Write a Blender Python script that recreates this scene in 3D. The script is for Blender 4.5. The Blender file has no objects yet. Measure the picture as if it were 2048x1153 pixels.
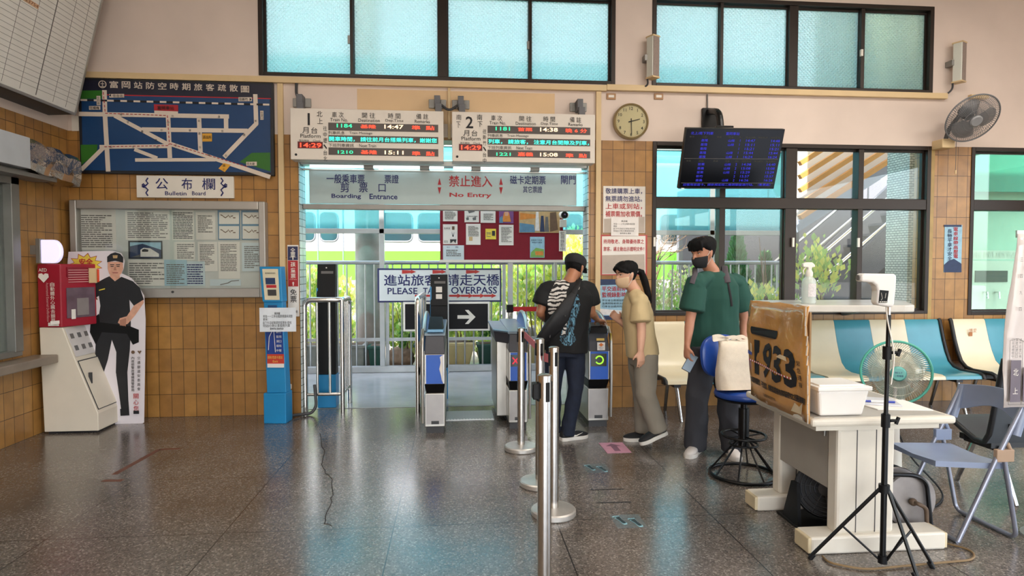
import bpy, bmesh, math, random
from mathutils import Vector as V, Matrix as M, noise
random.seed(7)
S = bpy.context.scene
C = S.collection
PI = math.pi
# ---------------------------------------------------------------- camera, sky, sun, lamps, exposure
EYE = 1.55; FPX = 1249.0
YAW = math.atan(113/1249); PITCH = math.atan(46/1249)
sy, cy, sp, cp = math.sin(YAW), math.cos(YAW), math.sin(PITCH), math.cos(PITCH)
FW = V((sy*cp, cy*cp, -sp)); RT = V((cy, -sy, 0)); UP = V((sy*sp, cy*sp, cp))
cam = bpy.data.cameras.new('camera'); cam.sensor_width = 36; cam.lens = 36*FPX/2048; cam.clip_end = 300; cam.clip_start = .05
co = bpy.data.objects.new('camera', cam); C.objects.link(co); S.camera = co
mw = M.Identity(4)
for i in range(3): mw[i][0], mw[i][1], mw[i][2] = RT[i], UP[i], -FW[i]
mw[2][3] = EYE; co.matrix_world = mw

def ray(x, y): return FW + RT*((x-1024)/FPX) + UP*((576.5-y)/FPX)
def at(x, y, Y):            # the point of the photograph's ray (x, y) at depth Y in the room
    r = ray(x, y); t = Y/r.y; return V((r.x*t, Y, EYE+r.z*t))
def gr(x, y, z=0.0):        # the same on a horizontal plane
    r = ray(x, y); t = (z-EYE)/r.z; return V((r.x*t, r.y*t, z))
def rect(x0, y0, x1, y1, Y):
    a, b, c, d = at(x0, y0, Y), at(x1, y0, Y), at(x0, y1, Y), at(x1, y1, Y)
    return (a.x+c.x)/2, (b.x+d.x)/2, (c.z+d.z)/2, (a.z+b.z)/2   # x0,x1,z0,z1

W = bpy.data.worlds.new('sky'); S.world = W; W.use_nodes = True
nt = W.node_tree; nt.nodes.clear()
sk = nt.nodes.new('ShaderNodeTexSky'); sk.sky_type = 'NISHITA'; sk.sun_disc = False
sk.sun_elevation = math.radians(56); sk.sun_rotation = math.radians(200); sk.air_density = 1.0; sk.dust_density = 2.0; sk.ozone_density = 1.0
bg = nt.nodes.new('ShaderNodeBackground'); bg.inputs[1].default_value = 1.15
ow = nt.nodes.new('ShaderNodeOutputWorld'); hs = nt.nodes.new('ShaderNodeHueSaturation'); hs.inputs['Saturation'].default_value = .55; nt.links.new(sk.outputs[0], hs.inputs['Color']); nt.links.new(hs.outputs[0], bg.inputs[0]); nt.links.new(bg.outputs[0], ow.inputs[0])
sun = bpy.data.lights.new('sun', 'SUN'); sun.energy = 19; sun.angle = math.radians(.6); sun.color = (1, .95, .86)
so = bpy.data.objects.new('sun', sun); C.objects.link(so)
so.rotation_euler = V((.22, .42, -.88)).to_track_quat('-Z', 'Y').to_euler()
for (x, y, e) in ((-1.4, 3.4, 42), (3.4, 4.2, 70), (-1.4, 0.6, 42), (3.4, 1.2, 68), (6.2, 3.4, 68), (1.6, -2.0, 62)):      # the ceiling's fluorescent fittings
    l = bpy.data.lights.new('fluorescent_lamp', 'AREA'); l.shape = 'RECTANGLE'; l.size = 1.25; l.size_y = .3; l.energy = e; l.color = (1, .93, .84)
    o = bpy.data.objects.new('fluorescent_lamp', l); C.objects.link(o); o.location = (x, y, 4.70)
vs = S.view_settings; vs.view_transform = 'Standard'; vs.look = 'None'; vs.gamma = 1; vs.use_curve_mapping = False; vs.exposure = 0.0
S.cycles.max_bounces = 10; S.cycles.transparent_max_bounces = 24; S.cycles.sample_clamp_indirect = 6; S.cycles.caustics_refractive = False; S.cycles.caustics_reflective = False
# ---------------------------------------------------------------- materials
def lin(c):
    if isinstance(c, str): c = tuple(int(c[i:i+2], 16)/255 for i in (0, 2, 4))
    return tuple((v/12.92 if v <= .04045 else ((v+.055)/1.055)**2.4) for v in c)+(1,)
MATS = {}
def N(m, t, **k):
    n = m.node_tree.nodes.new('ShaderNode'+t)
    for a, b in k.items():
        if a in n.inputs: n.inputs[a].default_value = b
        else: setattr(n, a, b)
    return n
def L(m, a, b): m.node_tree.links.new(a, b)
def mat(name, col, rough=.5, metal=0.0, var=.12, scale=6.0, bump=0.0, emit=0.0, spec=.5, coat=0.0, alpha=1.0, trans=0.0, aniso=0, sheen=0.0):
    """principled material with a procedural mottling of its colour and an optional bump"""
    if name in MATS: return MATS[name]
    m = bpy.data.materials.new(name); m.use_nodes = True; MATS[name] = m
    b = m.node_tree.nodes['Principled BSDF']; c = lin(col)
    b.inputs['Roughness'].default_value = rough; b.inputs['Metallic'].default_value = metal
    b.inputs['Specular IOR Level'].default_value = spec; b.inputs['Coat Weight'].default_value = coat; b.inputs['Alpha'].default_value = alpha
    b.inputs['Transmission Weight'].default_value = trans; b.inputs['Sheen Weight'].default_value = sheen
    tc = N(m, 'TexCoord'); nz = N(m, 'TexNoise', Scale=scale, Detail=4.0); L(m, tc.outputs['Object'], nz.inputs['Vector'])
    if var:
        r = N(m, 'ValToRGB'); L(m, nz.outputs[0], r.inputs[0])
        r.color_ramp.elements[0].position = .3; r.color_ramp.elements[1].position = .7
        r.color_ramp.elements[0].color = tuple(v*(1-var) for v in c[:3])+(1,); r.color_ramp.elements[1].color = tuple(min(1, v*(1+var*.6)) for v in c[:3])+(1,)
        L(m, r.outputs[0], b.inputs['Base Color'])
    else: b.inputs['Base Color'].default_value = c
    if bump:
        n2 = N(m, 'TexNoise', Scale=scale*6, Detail=3.0); L(m, tc.outputs['Object'], n2.inputs['Vector'])
        bp = N(m, 'Bump', Strength=bump, Distance=.01); L(m, n2.outputs[0], bp.inputs['Height']); L(m, bp.outputs[0], b.inputs['Normal'])
    if emit:
        b.inputs['Emission Color'].default_value = c; b.inputs['Emission Strength'].default_value = emit
    return m
def pane(name, tint, gloss=.06, milk=0.0, rough=.0):
    """thin clear sheet: tinted transmission, a little mirror, optional milky translucency"""
    m = bpy.data.materials.new(name); m.use_nodes = True; MATS[name] = m; t = m.node_tree; t.nodes.clear()
    out = N(m, 'OutputMaterial'); tr = N(m, 'BsdfTransparent'); tr.inputs[0].default_value = lin(tint)
    gl = N(m, 'BsdfGlossy', Roughness=rough); gl.inputs[0].default_value = (1, 1, 1, 1)
    lw = N(m, 'LayerWeight', Blend=.25); mu = N(m, 'Math', operation='MULTIPLY_ADD'); mu.inputs[1].default_value = .5; mu.inputs[2].default_value = gloss
    L(m, lw.outputs['Fresnel'], mu.inputs[0])
    s = tr.outputs[0]
    if milk:
        tl = N(m, 'BsdfTranslucent'); tl.inputs[0].default_value = lin(tint); df = N(m, 'BsdfDiffuse'); df.inputs[0].default_value = lin(tint)
        ad = N(m, 'MixShader'); ad.inputs[0].default_value = .45; L(m, tl.outputs[0], ad.inputs[1]); L(m, df.outputs[0], ad.inputs[2])
        mx = N(m, 'MixShader'); mx.inputs[0].default_value = milk; L(m, s, mx.inputs[1]); L(m, ad.outputs[0], mx.inputs[2]); s = mx.outputs[0]
    mx = N(m, 'MixShader'); L(m, mu.outputs[0], mx.inputs[0]); L(m, s, mx.inputs[1]); L(m, gl.outputs[0], mx.inputs[2]); L(m, mx.outputs[0], out.inputs[0])
    return m
def tiles(name, cols, grout, tw, th, gap=.02, rough=.35, offset=0.0, bump=.25, tw_var=1.0, spec=.5):
    """wall tiles laid out on (x+y, z)"""
    m = mat(name, 'ffffff', rough, var=0, spec=spec); b = m.node_tree.nodes['Principled BSDF']
    g = N(m, 'NewGeometry'); sx = N(m, 'SeparateXYZ'); L(m, g.outputs['Position'], sx.inputs[0])
    ad = N(m, 'Math', operation='ADD'); L(m, sx.outputs[0], ad.inputs[0]); L(m, sx.outputs[1], ad.inputs[1])
    cb = N(m, 'CombineXYZ'); L(m, ad.outputs[0], cb.inputs[0]); L(m, sx.outputs[2], cb.inputs[1])
    br = N(m, 'TexBrick', offset=offset, offset_frequency=2, squash=1.0); L(m, cb.outputs[0], br.inputs['Vector'])
    for k, v in (('Scale', 1.0), ('Mortar Size', gap*tw), ('Mortar Smooth', .1), ('Bias', 0.0), ('Brick Width', tw), ('Row Height', th)): br.inputs[k].default_value = v
    br.inputs['Color1'].default_value = lin(cols[0]); br.inputs['Color2'].default_value = lin(cols[1]); br.inputs['Mortar'].default_value = lin(grout)
    nz = N(m, 'TexNoise', Scale=9.0, Detail=5.0); L(m, g.outputs['Position'], nz.inputs['Vector'])
    mx = N(m, 'Mix', data_type='RGBA', blend_type='MULTIPLY'); mx.inputs[0].default_value = .55
    rp = N(m, 'ValToRGB'); rp.color_ramp.elements[0].color = (.55, .55, .55, 1); rp.color_ramp.elements[0].position = .3; rp.color_ramp.elements[1].position = .72; L(m, nz.outputs[0], rp.inputs[0])
    L(m, br.outputs[0], mx.inputs[6]); L(m, rp.outputs[0], mx.inputs[7]); L(m, mx.outputs[2], b.inputs['Base Color'])
    iv = N(m, 'Math', operation='SUBTRACT'); iv.inputs[0].default_value = 1; L(m, br.outputs['Fac'], iv.inputs[1])
    bp = N(m, 'Bump', Strength=bump, Distance=.004); L(m, iv.outputs[0], bp.inputs['Height']); L(m, bp.outputs[0], b.inputs['Normal'])
    return m
# ---------------------------------------------------------------- mesh helpers
class MB:
    """collects shapes in world coordinates (through an optional transform) and links them as one mesh object"""
    def __init__(s, xf=None): s.v, s.f, s.mi, s.m, s.xf, s.un, s.nu = [], [], [], 0, xf, [], 0
    def add(s, vs, fs):
        k = len(s.v)
        s.v += [tuple(s.xf @ V(p)) if s.xf else tuple(p) for p in vs]
        s.f += [tuple(i+k for i in f) for f in fs]; s.mi += [s.m]*len(fs); s.un += [s.nu]*len(fs); s.nu += 1; return s
    def box(s, x0, x1, y0, y1, z0, z1):
        return s.add([(x, y, z) for z in (z0, z1) for y in (y0, y1) for x in (x0, x1)], [(0, 2, 3, 1), (4, 5, 7, 6), (0, 1, 5, 4), (2, 6, 7, 3), (0, 4, 6, 2), (1, 3, 7, 5)])
    def hexa(s, p): return s.add(p, [(0, 3, 2, 1), (4, 5, 6, 7), (0, 1, 5, 4), (1, 2, 6, 5), (2, 3, 7, 6), (3, 0, 4, 7)])  # 4 bottom, 4 top
    def quad(s, *p): return s.add(p, [tuple(range(len(p)))])
    def ring_loft(s, rings, closed=False, caps=True):
        n = len(rings[0]); vs = [p for r in rings for p in r]; fs = []
        for a in range(len(rings) if closed else len(rings)-1):
            b = (a+1) % len(rings)
            for i in range(n): j = (i+1) % n; fs.append((a*n+i, a*n+j, b*n+j, b*n+i))
        if caps and not closed:
            for a, rv in ((0, True), (len(rings)-1, False)):
                c = sum((V(p) for p in rings[a]), V())/n; vs.append(tuple(c)); q = len(vs)-1
                for i in range(n):
                    j = (i+1) % n; fs.append((q, a*n+j, a*n+i) if rv else (q, a*n+i, a*n+j))
        return s.add(vs, fs)
    def tube(s, pts, r, n=8, closed=False, caps=True):
        pts = [V(p) for p in pts]; k = len(pts); rs = r if isinstance(r, (list, tuple)) else [r]*k
        rings, u = [], None
        for i in range(k):
            a = pts[(i-1) % k] if closed or i > 0 else pts[i]; b = pts[(i+1) % k] if closed or i < k-1 else pts[i]
            t = (b-a).normalized() if (b-a).length > 1e-9 else V((0, 0, 1))
            if u is None: u = t.cross(V((0, 0, 1)) if abs(t.z) < .9 else V((1, 0, 0))).normalized()
            u = (u-t*u.dot(t)).normalized(); w = t.cross(u)
            rings.append([tuple(pts[i]+(u*math.cos(2*PI*j/n)+w*math.sin(2*PI*j/n))*rs[i]) for j in range(n)])
        return s.ring_loft(rings, closed, caps)
    def cyl(s, a, b, r, r2=None, n=16): return s.tube([a, b], [r, r if r2 is None else r2], n)
    def lathe(s, o, prof, n=24, axis=None):
        o = V(o); q = V((0, 0, 1)).rotation_difference(V(axis)) if axis else None
        rings = []
        for (r, z) in prof:
            ring = [V((r*math.cos(2*PI*i/n), r*math.sin(2*PI*i/n), z)) for i in range(n)]
            rings.append([tuple(o+(q @ p if q else p)) for p in ring])
        return s.ring_loft(rings)
    def torus(s, o, R_, r, axis=(0, 0, 1), n=32, k=8, sx=1.0, sz=1.0):
        q = V((0, 0, 1)).rotation_difference(V(axis)); o = V(o)
        return s.tube([o+q @ V((R_*sx*math.cos(2*PI*i/n), R_*sz*math.sin(2*PI*i/n), 0)) for i in range(n)], r, k, closed=True)
    def prism(s, poly, plane, d0, d1):
        g = {'xz': lambda p, d: (p[0], d, p[1]), 'xy': lambda p, d: (p[0], p[1], d), 'yz': lambda p, d: (d, p[0], p[1])}[plane]
        n = len(poly); vs = [g(p, d0) for p in poly]+[g(p, d1) for p in poly]
        return s.add(vs, [tuple(range(n)), tuple(range(2*n-1, n-1, -1))]+[(i, i+n, (i+1) % n+n, (i+1) % n) for i in range(n)])
    def ball(s, o, rx, ry=None, rz=None, n=14):
        o = V(o); ry = ry or rx; rz = rz or rx; rings = []
        for a in range(1, n//2+1):
            t = PI*a/(n//2+1); rings.append([(o.x+rx*math.sin(t)*math.cos(2*PI*i/n), o.y+ry*math.sin(t)*math.sin(2*PI*i/n), o.z-rz*math.cos(t)) for i in range(n)])
        return s.ring_loft(rings)
    def text(s, st, x0, x1, z0, z1, y, plane='xz', keep=False, bold=0.0, align='c', frame=None):
        """lettering fitted into a box of the plane; keep=True keeps the letters' own proportions"""
        cu = bpy.data.curves.new('t', 'FONT'); cu.body = st; cu.resolution_u = 2; cjk = any(ord(c) > 0x2e80 for c in st); cu.offset = 0 if cjk else bold
        ob = bpy.data.objects.new('t', cu); me = ob.to_mesh()
        vs = [tuple(a.co) for a in me.vertices]; fs = [tuple(p.vertices) for p in me.polygons]
        ob.to_mesh_clear(); bpy.data.objects.remove(ob); bpy.data.curves.remove(cu)
        if not vs: return s
        a0, a1 = min(p[0] for p in vs), max(p[0] for p in vs); b0, b1 = min(p[1] for p in vs), max(p[1] for p in vs)
        if a1-a0 < .12: a0 -= .2; a1 += .2
        kx, kz = (x1-x0)/max(a1-a0, 1e-6), (z1-z0)/max(b1-b0, 1e-6)
        if keep:
            sg = 1 if kx > 0 else -1; k = min(abs(kx), kz); w = (a1-a0)*k*sg; x0 = x0 if align == 'l' else (x0+x1-w)/2; z0 = (z0+z1-(b1-b0)*k)/2; kx, kz = k*sg, k
        pt = [(x0+(p[0]-a0)*kx, z0+(p[1]-b0)*kz) for p in vs]; w = abs(kz)*bold*1.5
        for i, (dx, dz) in enumerate(((0, 0), (w, 0), (0, w), (w, w)) if cjk and bold else ((0, 0),)):   # strokes thickened by overlapping copies
            if frame: o, ux, uz = frame; q = o+ux.cross(uz)*.00025*i; s.add([tuple(q+ux*(a+dx)+uz*(b+dz)) for a, b in pt], fs)
            else:
                e = y+(-.00025 if plane == 'xz' else .00025)*i
                g = {'xz': lambda a, b: (a, e, b), 'xy': lambda a, b: (a, b, e), 'yz': lambda a, b: (e, a, b)}[plane]; s.add([g(a+dx, b+dz) for a, b in pt], fs)
            s.nu -= 1
        s.nu += 1; return s
    def ptext(s, st, a, b, c, d, Y, **k):      # lettering where the photograph shows it (pixel box) on the plane at depth Y
        x0, x1, z0, z1 = rect(a, b, c, d, Y); return s.text(st, x0, x1, z0, z1, Y, **k)
    def prect(s, a, b, c, d, Y, t=.003):
        x0, x1, z0, z1 = rect(a, b, c, d, Y); return s.box(x0, x1, Y-t, Y, z0, z1)
    def ppoly(s, pts, Y, t=.002):
        return s.prism([(at(x, y, Y).x, at(x, y, Y).z) for x, y in pts], 'xz', Y-t, Y)
    def groups(s):
        """the shapes sorted into clusters that lie close together"""
        us = {}
        for f, u in zip(s.f, s.un): us.setdefault(u, []).append(f)
        bb = {}
        for u, fs in us.items():
            ps = [s.v[i] for f in fs for i in f]; bb[u] = [(min(p[i] for p in ps), max(p[i] for p in ps)) for i in range(3)]
        par = {u: u for u in us}
        def find(a):
            while par[a] != a: a = par[a]
            return a
        ks = list(us)
        for i, a in enumerate(ks):
            for b in ks[:i]:
                gap = math.sqrt(sum(max(0, bb[a][k][0]-bb[b][k][1], bb[b][k][0]-bb[a][k][1])**2 for k in range(3))); size = min(max(h-l for l, h in bb[a]), max(h-l for l, h in bb[b]))
                if gap <= max(.02, .45*size): par[find(a)] = find(b)
        out = {}
        for u, fs in us.items(): out.setdefault(find(u), []).append(fs)
        res = []
        for grp in out.values():
            q = MB(); q.f = [f for fs in grp for f in fs]; idx = {}
            for f in q.f:
                for i in f: idx.setdefault(i, len(idx))
            q.v = [s.v[i] for i in idx]; q.f = [tuple(idx[i] for i in f) for f in q.f]; q.mi = [0]*len(q.f); res.append(q)
        return res
    def build(s, name, mats, parent=None, smooth=0, bev=0.0, seg=2, kind=None, label=None, sub=0, solid=0.0):
        if name.split('_')[-1] in ('lettering', 'characters', 'dash', 'line', 'lines', 'names', 'emblems', 'curve', 'tag', 'stripe', 'patch', 'ribs', 'stickers', 'numerals') and s.nu > 1:
            g = s.groups()
            if len(g) > 1: return [q.build(name, mats, parent, smooth, bev, seg, kind, label, sub, solid) for q in g][0]
        me = bpy.data.meshes.new(name); off = wloc(parent) if parent else V()
        me.from_pydata([(p[0]-off.x, p[1]-off.y, p[2]-off.z) for p in s.v], [], s.f)
        for m_ in (mats if isinstance(mats, (list, tuple)) else [mats]): me.materials.append(m_)
        me.polygons.foreach_set('material_index', s.mi)
        b = bmesh.new(); b.from_mesh(me); bmesh.ops.recalc_face_normals(b, faces=b.faces); b.to_mesh(me); b.free()
        if smooth:
            me.polygons.foreach_set('use_smooth', [True]*len(me.polygons))
            me.set_sharp_from_angle(angle=math.radians(smooth))
        me.update(); o = bpy.data.objects.new(name, me); C.objects.link(o)
        if parent: o.parent = parent
        if kind: o['kind'] = kind
        if label: o['label'] = label
        if solid: md = o.modifiers.new('thick', 'SOLIDIFY'); md.thickness = solid; md.offset = 0
        if bev: md = o.modifiers.new('bevel', 'BEVEL'); md.width = bev; md.segments = seg; md.limit_method = 'ANGLE'; md.angle_limit = math.radians(40)
        if sub: md = o.modifiers.new('sub', 'SUBSURF'); md.levels = sub; md.render_levels = sub
        return o
def wloc(o):
    p = V()
    while o: p += o.location; o = o.parent
    return p
def tag(o, label, cat, group=None, kind=None):
    o['label'] = label; o['category'] = cat
    if group: o['group'] = group
    if kind: o['kind'] = kind
    return o
def thing(name, label, cat, loc=(0, 0, 0), group=None):
    o = bpy.data.objects.new(name, None); C.objects.link(o); o.location = loc; o.empty_display_size = .1
    return tag(o, label, cat, group)
def dup(root, shift, label=None):
    r = root.copy(); C.objects.link(r); r.location = root.location+V(shift)
    if label: r['label'] = label
    for ch in list(root.children):
        c = ch.copy(); C.objects.link(c); c.parent = r
        for g in ch.children: d = g.copy(); C.objects.link(d); d.parent = c
    return r
def remeshed(mb, name, mt, parent, voxel, smooth=3, wr=0.0, wscale=9.0, stretch=(1, 1, .45), seed=0.0, kind=None):
    """one continuous surface out of overlapping closed shapes; wr adds cloth folds"""
    me = bpy.data.meshes.new('tmp'); me.from_pydata(mb.v, [], mb.f)
    b = bmesh.new(); b.from_mesh(me); bmesh.ops.recalc_face_normals(b, faces=b.faces); b.to_mesh(me); b.free()
    o = bpy.data.objects.new('tmp', me); C.objects.link(o)
    r = o.modifiers.new('r', 'REMESH'); r.mode = 'VOXEL'; r.voxel_size = voxel
    if smooth: q = o.modifiers.new('s', 'SMOOTH'); q.iterations = smooth; q.factor = .5
    dg = bpy.context.evaluated_depsgraph_get(); dg.update()
    new = bpy.data.meshes.new_from_object(o.evaluated_get(dg)); bpy.data.objects.remove(o); bpy.data.meshes.remove(me)
    off = wloc(parent) if parent else V()
    nrm = [v.normal.copy() for v in new.vertices] if wr else None; out = []
    for i, v in enumerate(new.vertices):
        c = v.co.copy()
        if wr:
            p = V((c.x*stretch[0], c.y*stretch[1], c.z*stretch[2]))*wscale+V((seed, seed, seed))
            c += nrm[i]*wr*((1-abs(noise.noise(p))*2)*.8+noise.noise(p*2.7)*.35-.3)
        out.extend(c-off)
    new.vertices.foreach_set('co', out)
    new.materials.clear()
    for m_ in (mt if isinstance(mt, (list, tuple)) else [mt]): new.materials.append(m_)
    new.polygons.foreach_set('use_smooth', [True]*len(new.polygons)); new.update()
    o = bpy.data.objects.new(name, new); C.objects.link(o)
    if parent: o.parent = parent
    if kind: o['kind'] = kind
    return o
def arc(c, r, a0, a1, n, plane='xz'):
    out = []
    for i in range(n+1):
        a = math.radians(a0+(a1-a0)*i/n); u, w = r*math.cos(a), r*math.sin(a)
        out.append({'xz': V((c[0]+u, c[1], c[2]+w)), 'xy': V((c[0]+u, c[1]+w, c[2])), 'yz': V((c[0], c[1]+u, c[2]+w))}[plane])
    return out
def fillet(pts, r, n=5):
    """round the corners of a polyline"""
    pts = [V(p) for p in pts]; out = [pts[0]]
    for i in range(1, len(pts)-1):
        a, b, c = pts[i-1], pts[i], pts[i+1]; d = min(r, (a-b).length*.48, (c-b).length*.48)
        p, q = b+(a-b).normalized()*d, b+(c-b).normalized()*d
        for k in range(n+1): t = k/n; out.append(p*(1-t)**2+b*2*t*(1-t)+q*t*t)
    return out+[pts[-1]]
# ---------------------------------------------------------------- shared materials
plaster = mat('plaster', 'dccbc0', .85, var=.07, scale=1.6, bump=.06)
cream_paint = mat('cream_patch', 'dcbd96', .8, var=.05, scale=3)
tile_m = tiles('brown_tile', ('b58548', '9f713c'), '47301a', .12, .232, gap=.022, rough=.3)
mosaic = tiles('mosaic_tile', ('e6eae2', 'd6ddd6'), '6f7d78', .062, .03, gap=.07, offset=.5, rough=.35)
mosaic_y = tiles('jamb_tile', ('dfe8e6', 'c8d6d6'), '55625f', .125, .075, gap=.035, rough=.3)
alu = mat('aluminium', 'b9b8b4', .38, .85, var=.05)
alu_d = mat('dull_aluminium', '8f8d89', .5, .7, var=.1)
steel = mat('stainless_steel', 'cfcac2', .22, 1.0, var=.06, scale=30)
chrome = mat('chrome', 'dcdcdc', .08, 1.0, var=0)
brownframe = mat('bronze_frame', '2b211b', .42, .3, var=.1)
raceway_m = mat('cream_raceway', 'd8bd91', .5, var=.04)
white_p = mat('white_plastic', 'e4ded4', .45, var=.04)
white_g = mat('white_gloss', 'ece8e2', .25, var=.02)
black_p = mat('black_plastic', '0b0b0d', .5, var=.2, spec=.25)
black_m = mat('black_metal', '0e0e0f', .35, .4, var=.1)
dark_fab = mat('black_fabric', '17171a', .9, var=.25, bump=.15, scale=20)
grey_d = mat('dark_grey', '3a3a3c', .5, var=.1)
ink = mat('ink_black', '16161a', .7, var=0)
ink_n = mat('ink_navy', '1b2262', .6, var=0)
ink_r = mat('ink_red', 'b3202a', .6, var=0)
ink_g = mat('ink_grey', '6f6b69', .8, var=0)
ink_w = mat('ink_white', 'ece6dc', .6, var=0)
paper = mat('white_paper', 'e9e3dc', .8, var=.03)
paper_b = mat('bluish_paper', 'cfdbe0', .8, var=.03)
blue_p = mat('sky_blue_paint', '1f86bd', .38, var=.08, scale=4)
royal = mat('royal_blue', '1c55b4', .4, var=.06)
clear = pane('clear_glass', 'fafcfb', .01)
teal_pane = pane('teal_glass', 'a6e4ea', .03, milk=.25)
# terrazzo floor
terrazzo = mat('terrazzo', '7c6f66', .24, var=0, spec=.8, coat=.25); terrazzo.node_tree.nodes['Principled BSDF'].inputs['Coat Roughness'].default_value = .17; tb = terrazzo.node_tree.nodes['Principled BSDF']
g_ = N(terrazzo, 'NewGeometry'); vo = N(terrazzo, 'TexVoronoi', Scale=120.0); L(terrazzo, g_.outputs['Position'], vo.inputs['Vector'])
vr = N(terrazzo, 'ValToRGB'); vr.color_ramp.interpolation = 'CONSTANT'
for i, (p_, c_) in enumerate(((0, '6b645d'), (.3, '746c65'), (.55, '5b544f'), (.72, '817871'), (.9, '9d948b'))):
    e_ = vr.color_ramp.elements[i] if i < 2 else vr.color_ramp.elements.new(p_)
    e_.position = p_; e_.color = lin(c_)
sx_ = N(terrazzo, 'SeparateColor'); L(terrazzo, vo.outputs['Color'], sx_.inputs[0]); L(terrazzo, sx_.outputs[0], vr.inputs[0])
bn = N(terrazzo, 'TexNoise', Scale=1.3, Detail=5.0); L(terrazzo, g_.outputs['Position'], bn.inputs['Vector'])
br_ = N(terrazzo, 'ValToRGB'); br_.color_ramp.elements[0].color = (.62, .6, .58, 1); br_.color_ramp.elements[0].position = .35; br_.color_ramp.elements[1].position = .7
L(terrazzo, bn.outputs[0], br_.inputs[0])
mx_ = N(terrazzo, 'Mix', data_type='RGBA', blend_type='MULTIPLY'); mx_.inputs[0].default_value = 1; L(terrazzo, vr.outputs[0], mx_.inputs[6]); L(terrazzo, br_.outputs[0], mx_.inputs[7])
jt = N(terrazzo, 'TexBrick', offset=0.0); mp_ = N(terrazzo, 'Mapping'); mp_.inputs[1].default_value = (.368+.97*8, -6.6+.97*12, 0); L(terrazzo, g_.outputs['Position'], mp_.inputs[0]); L(terrazzo, mp_.outputs[0], jt.inputs[0])
for k_, v_ in (('Scale', 1.0), ('Mortar Size', .004), ('Mortar Smooth', .2), ('Brick Width', .97), ('Row Height', .97)): jt.inputs[k_].default_value = v_
m2_ = N(terrazzo, 'Mix', data_type='RGBA'); L(terrazzo, jt.outputs['Fac'], m2_.inputs[0]); L(terrazzo, mx_.outputs[2], m2_.inputs[6]); m2_.inputs[7].default_value = lin('241d18')
L(terrazzo, m2_.outputs[2], tb.inputs['Base Color'])
rr = N(terrazzo, 'MapRange'); rr.inputs[3].default_value = .15; rr.inputs[4].default_value = .32; L(terrazzo, bn.outputs[0], rr.inputs[0]); L(terrazzo, rr.outputs[0], tb.inputs['Roughness'])
concrete = mat('platform_concrete', '9ea2a3', .2, var=.12, scale=3, bump=.1)
# patterned window glass: translucent with a woven relief
def patterned(name, tint):
    m = bpy.data.materials.new(name); m.use_nodes = True; t = m.node_tree; t.nodes.clear(); out = N(m, 'OutputMaterial')
    g = N(m, 'NewGeometry'); a = N(m, 'Mapping'); a.inputs[2].default_value = (0, math.radians(45), 0); a.inputs[3].default_value = (1, 0, 1); L(m, g.outputs['Position'], a.inputs[0])
    ck = N(m, 'TexVoronoi', Scale=34.0, distance='CHEBYCHEV'); ck.inputs['Randomness'].default_value = 0; L(m, a.outputs[0], ck.inputs['Vector'])
    bp = N(m, 'Bump', Strength=1.0, Distance=.02); L(m, ck.outputs['Distance'], bp.inputs['Height'])
    rf = N(m, 'BsdfRefraction', Roughness=.22, IOR=1.25); rf.inputs[0].default_value = lin(tint); L(m, bp.outputs[0], rf.inputs['Normal'])
    tl = N(m, 'BsdfTranslucent'); tl.inputs[0].default_value = lin(tint); L(m, bp.outputs[0], tl.inputs['Normal'])
    mx = N(m, 'MixShader'); mx.inputs[0].default_value = .62; L(m, rf.outputs[0], mx.inputs[1]); L(m, tl.outputs[0], mx.inputs[2])
    gl = N(m, 'BsdfGlossy', Roughness=.15); L(m, bp.outputs[0], gl.inputs['Normal']); m3 = N(m, 'MixShader'); m3.inputs[0].default_value = .05
    L(m, mx.outputs[0], m3.inputs[1]); L(m, gl.outputs[0], m3.inputs[2]); L(m, m3.outputs[0], out.inputs[0]); return m
pattern_glass = patterned('patterned_glass', 'eef6f0')
# ---------------------------------------------------------------- room shell
def struct(o, kind='structure'): o['kind'] = kind; return o
YB = 6.6; XL = -3.81; XR = 7.6; ZC = 4.85
def wall_panel(name, axis, a0, a1, z1, holes, d0, d1, zsplit, mats):
    """wall with openings: front and back faces in cells plus the reveals of each opening"""
    mb = MB(); us = sorted({a0, a1, *[h for q in holes for h in q[:2]]}); zs = sorted({0, z1, zsplit, *[h for q in holes for h in q[2:4]]})
    P = (lambda u, d, z: (u, d, z)) if axis == 'x' else (lambda u, d, z: (d, u, z))
    inh = lambda u, z: any(q[0] < u < q[1] and q[2] < z < q[3] for q in holes)
    for i in range(len(us)-1):
        for j in range(len(zs)-1):
            u0, u1, z0, z1_ = us[i], us[i+1], zs[j], zs[j+1]
            if inh((u0+u1)/2, (z0+z1_)/2): continue
            mb.m = 0 if (z0+z1_)/2 < zsplit else 1
            for d in (d0, d1): mb.quad(P(u0, d, z0), P(u1, d, z0), P(u1, d, z1_), P(u0, d, z1_))
    for q in holes:
        u0, u1, z0, z1_ = q[:4]; mb.m = 0 if z1_ <= zsplit+.01 else 1
        mb.quad(P(u0, d0, z0), P(u0, d1, z0), P(u0, d1, z1_), P(u0, d0, z1_)); mb.quad(P(u1, d0, z0), P(u1, d1, z0), P(u1, d1, z1_), P(u1, d0, z1_))
        mb.quad(P(u0, d0, z1_), P(u1, d0, z1_), P(u1, d1, z1_), P(u0, d1, z1_))
        if z0 > 0: mb.quad(P(u0, d0, z0), P(u1, d0, z0), P(u1, d1, z0), P(u0, d1, z0))
    return struct(mb.build(name, mats))
struct(MB().box(XL-.2, XR+.2, -5.2, 6.85, -.15, 0).build('floor', terrazzo))
struct(MB().box(XL-.2, XR+.2, -5.2, 6.85, ZC, ZC+.15).build('ceiling', mat('ceiling_paint', 'e4ddd2', .9, var=.03)))
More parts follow.
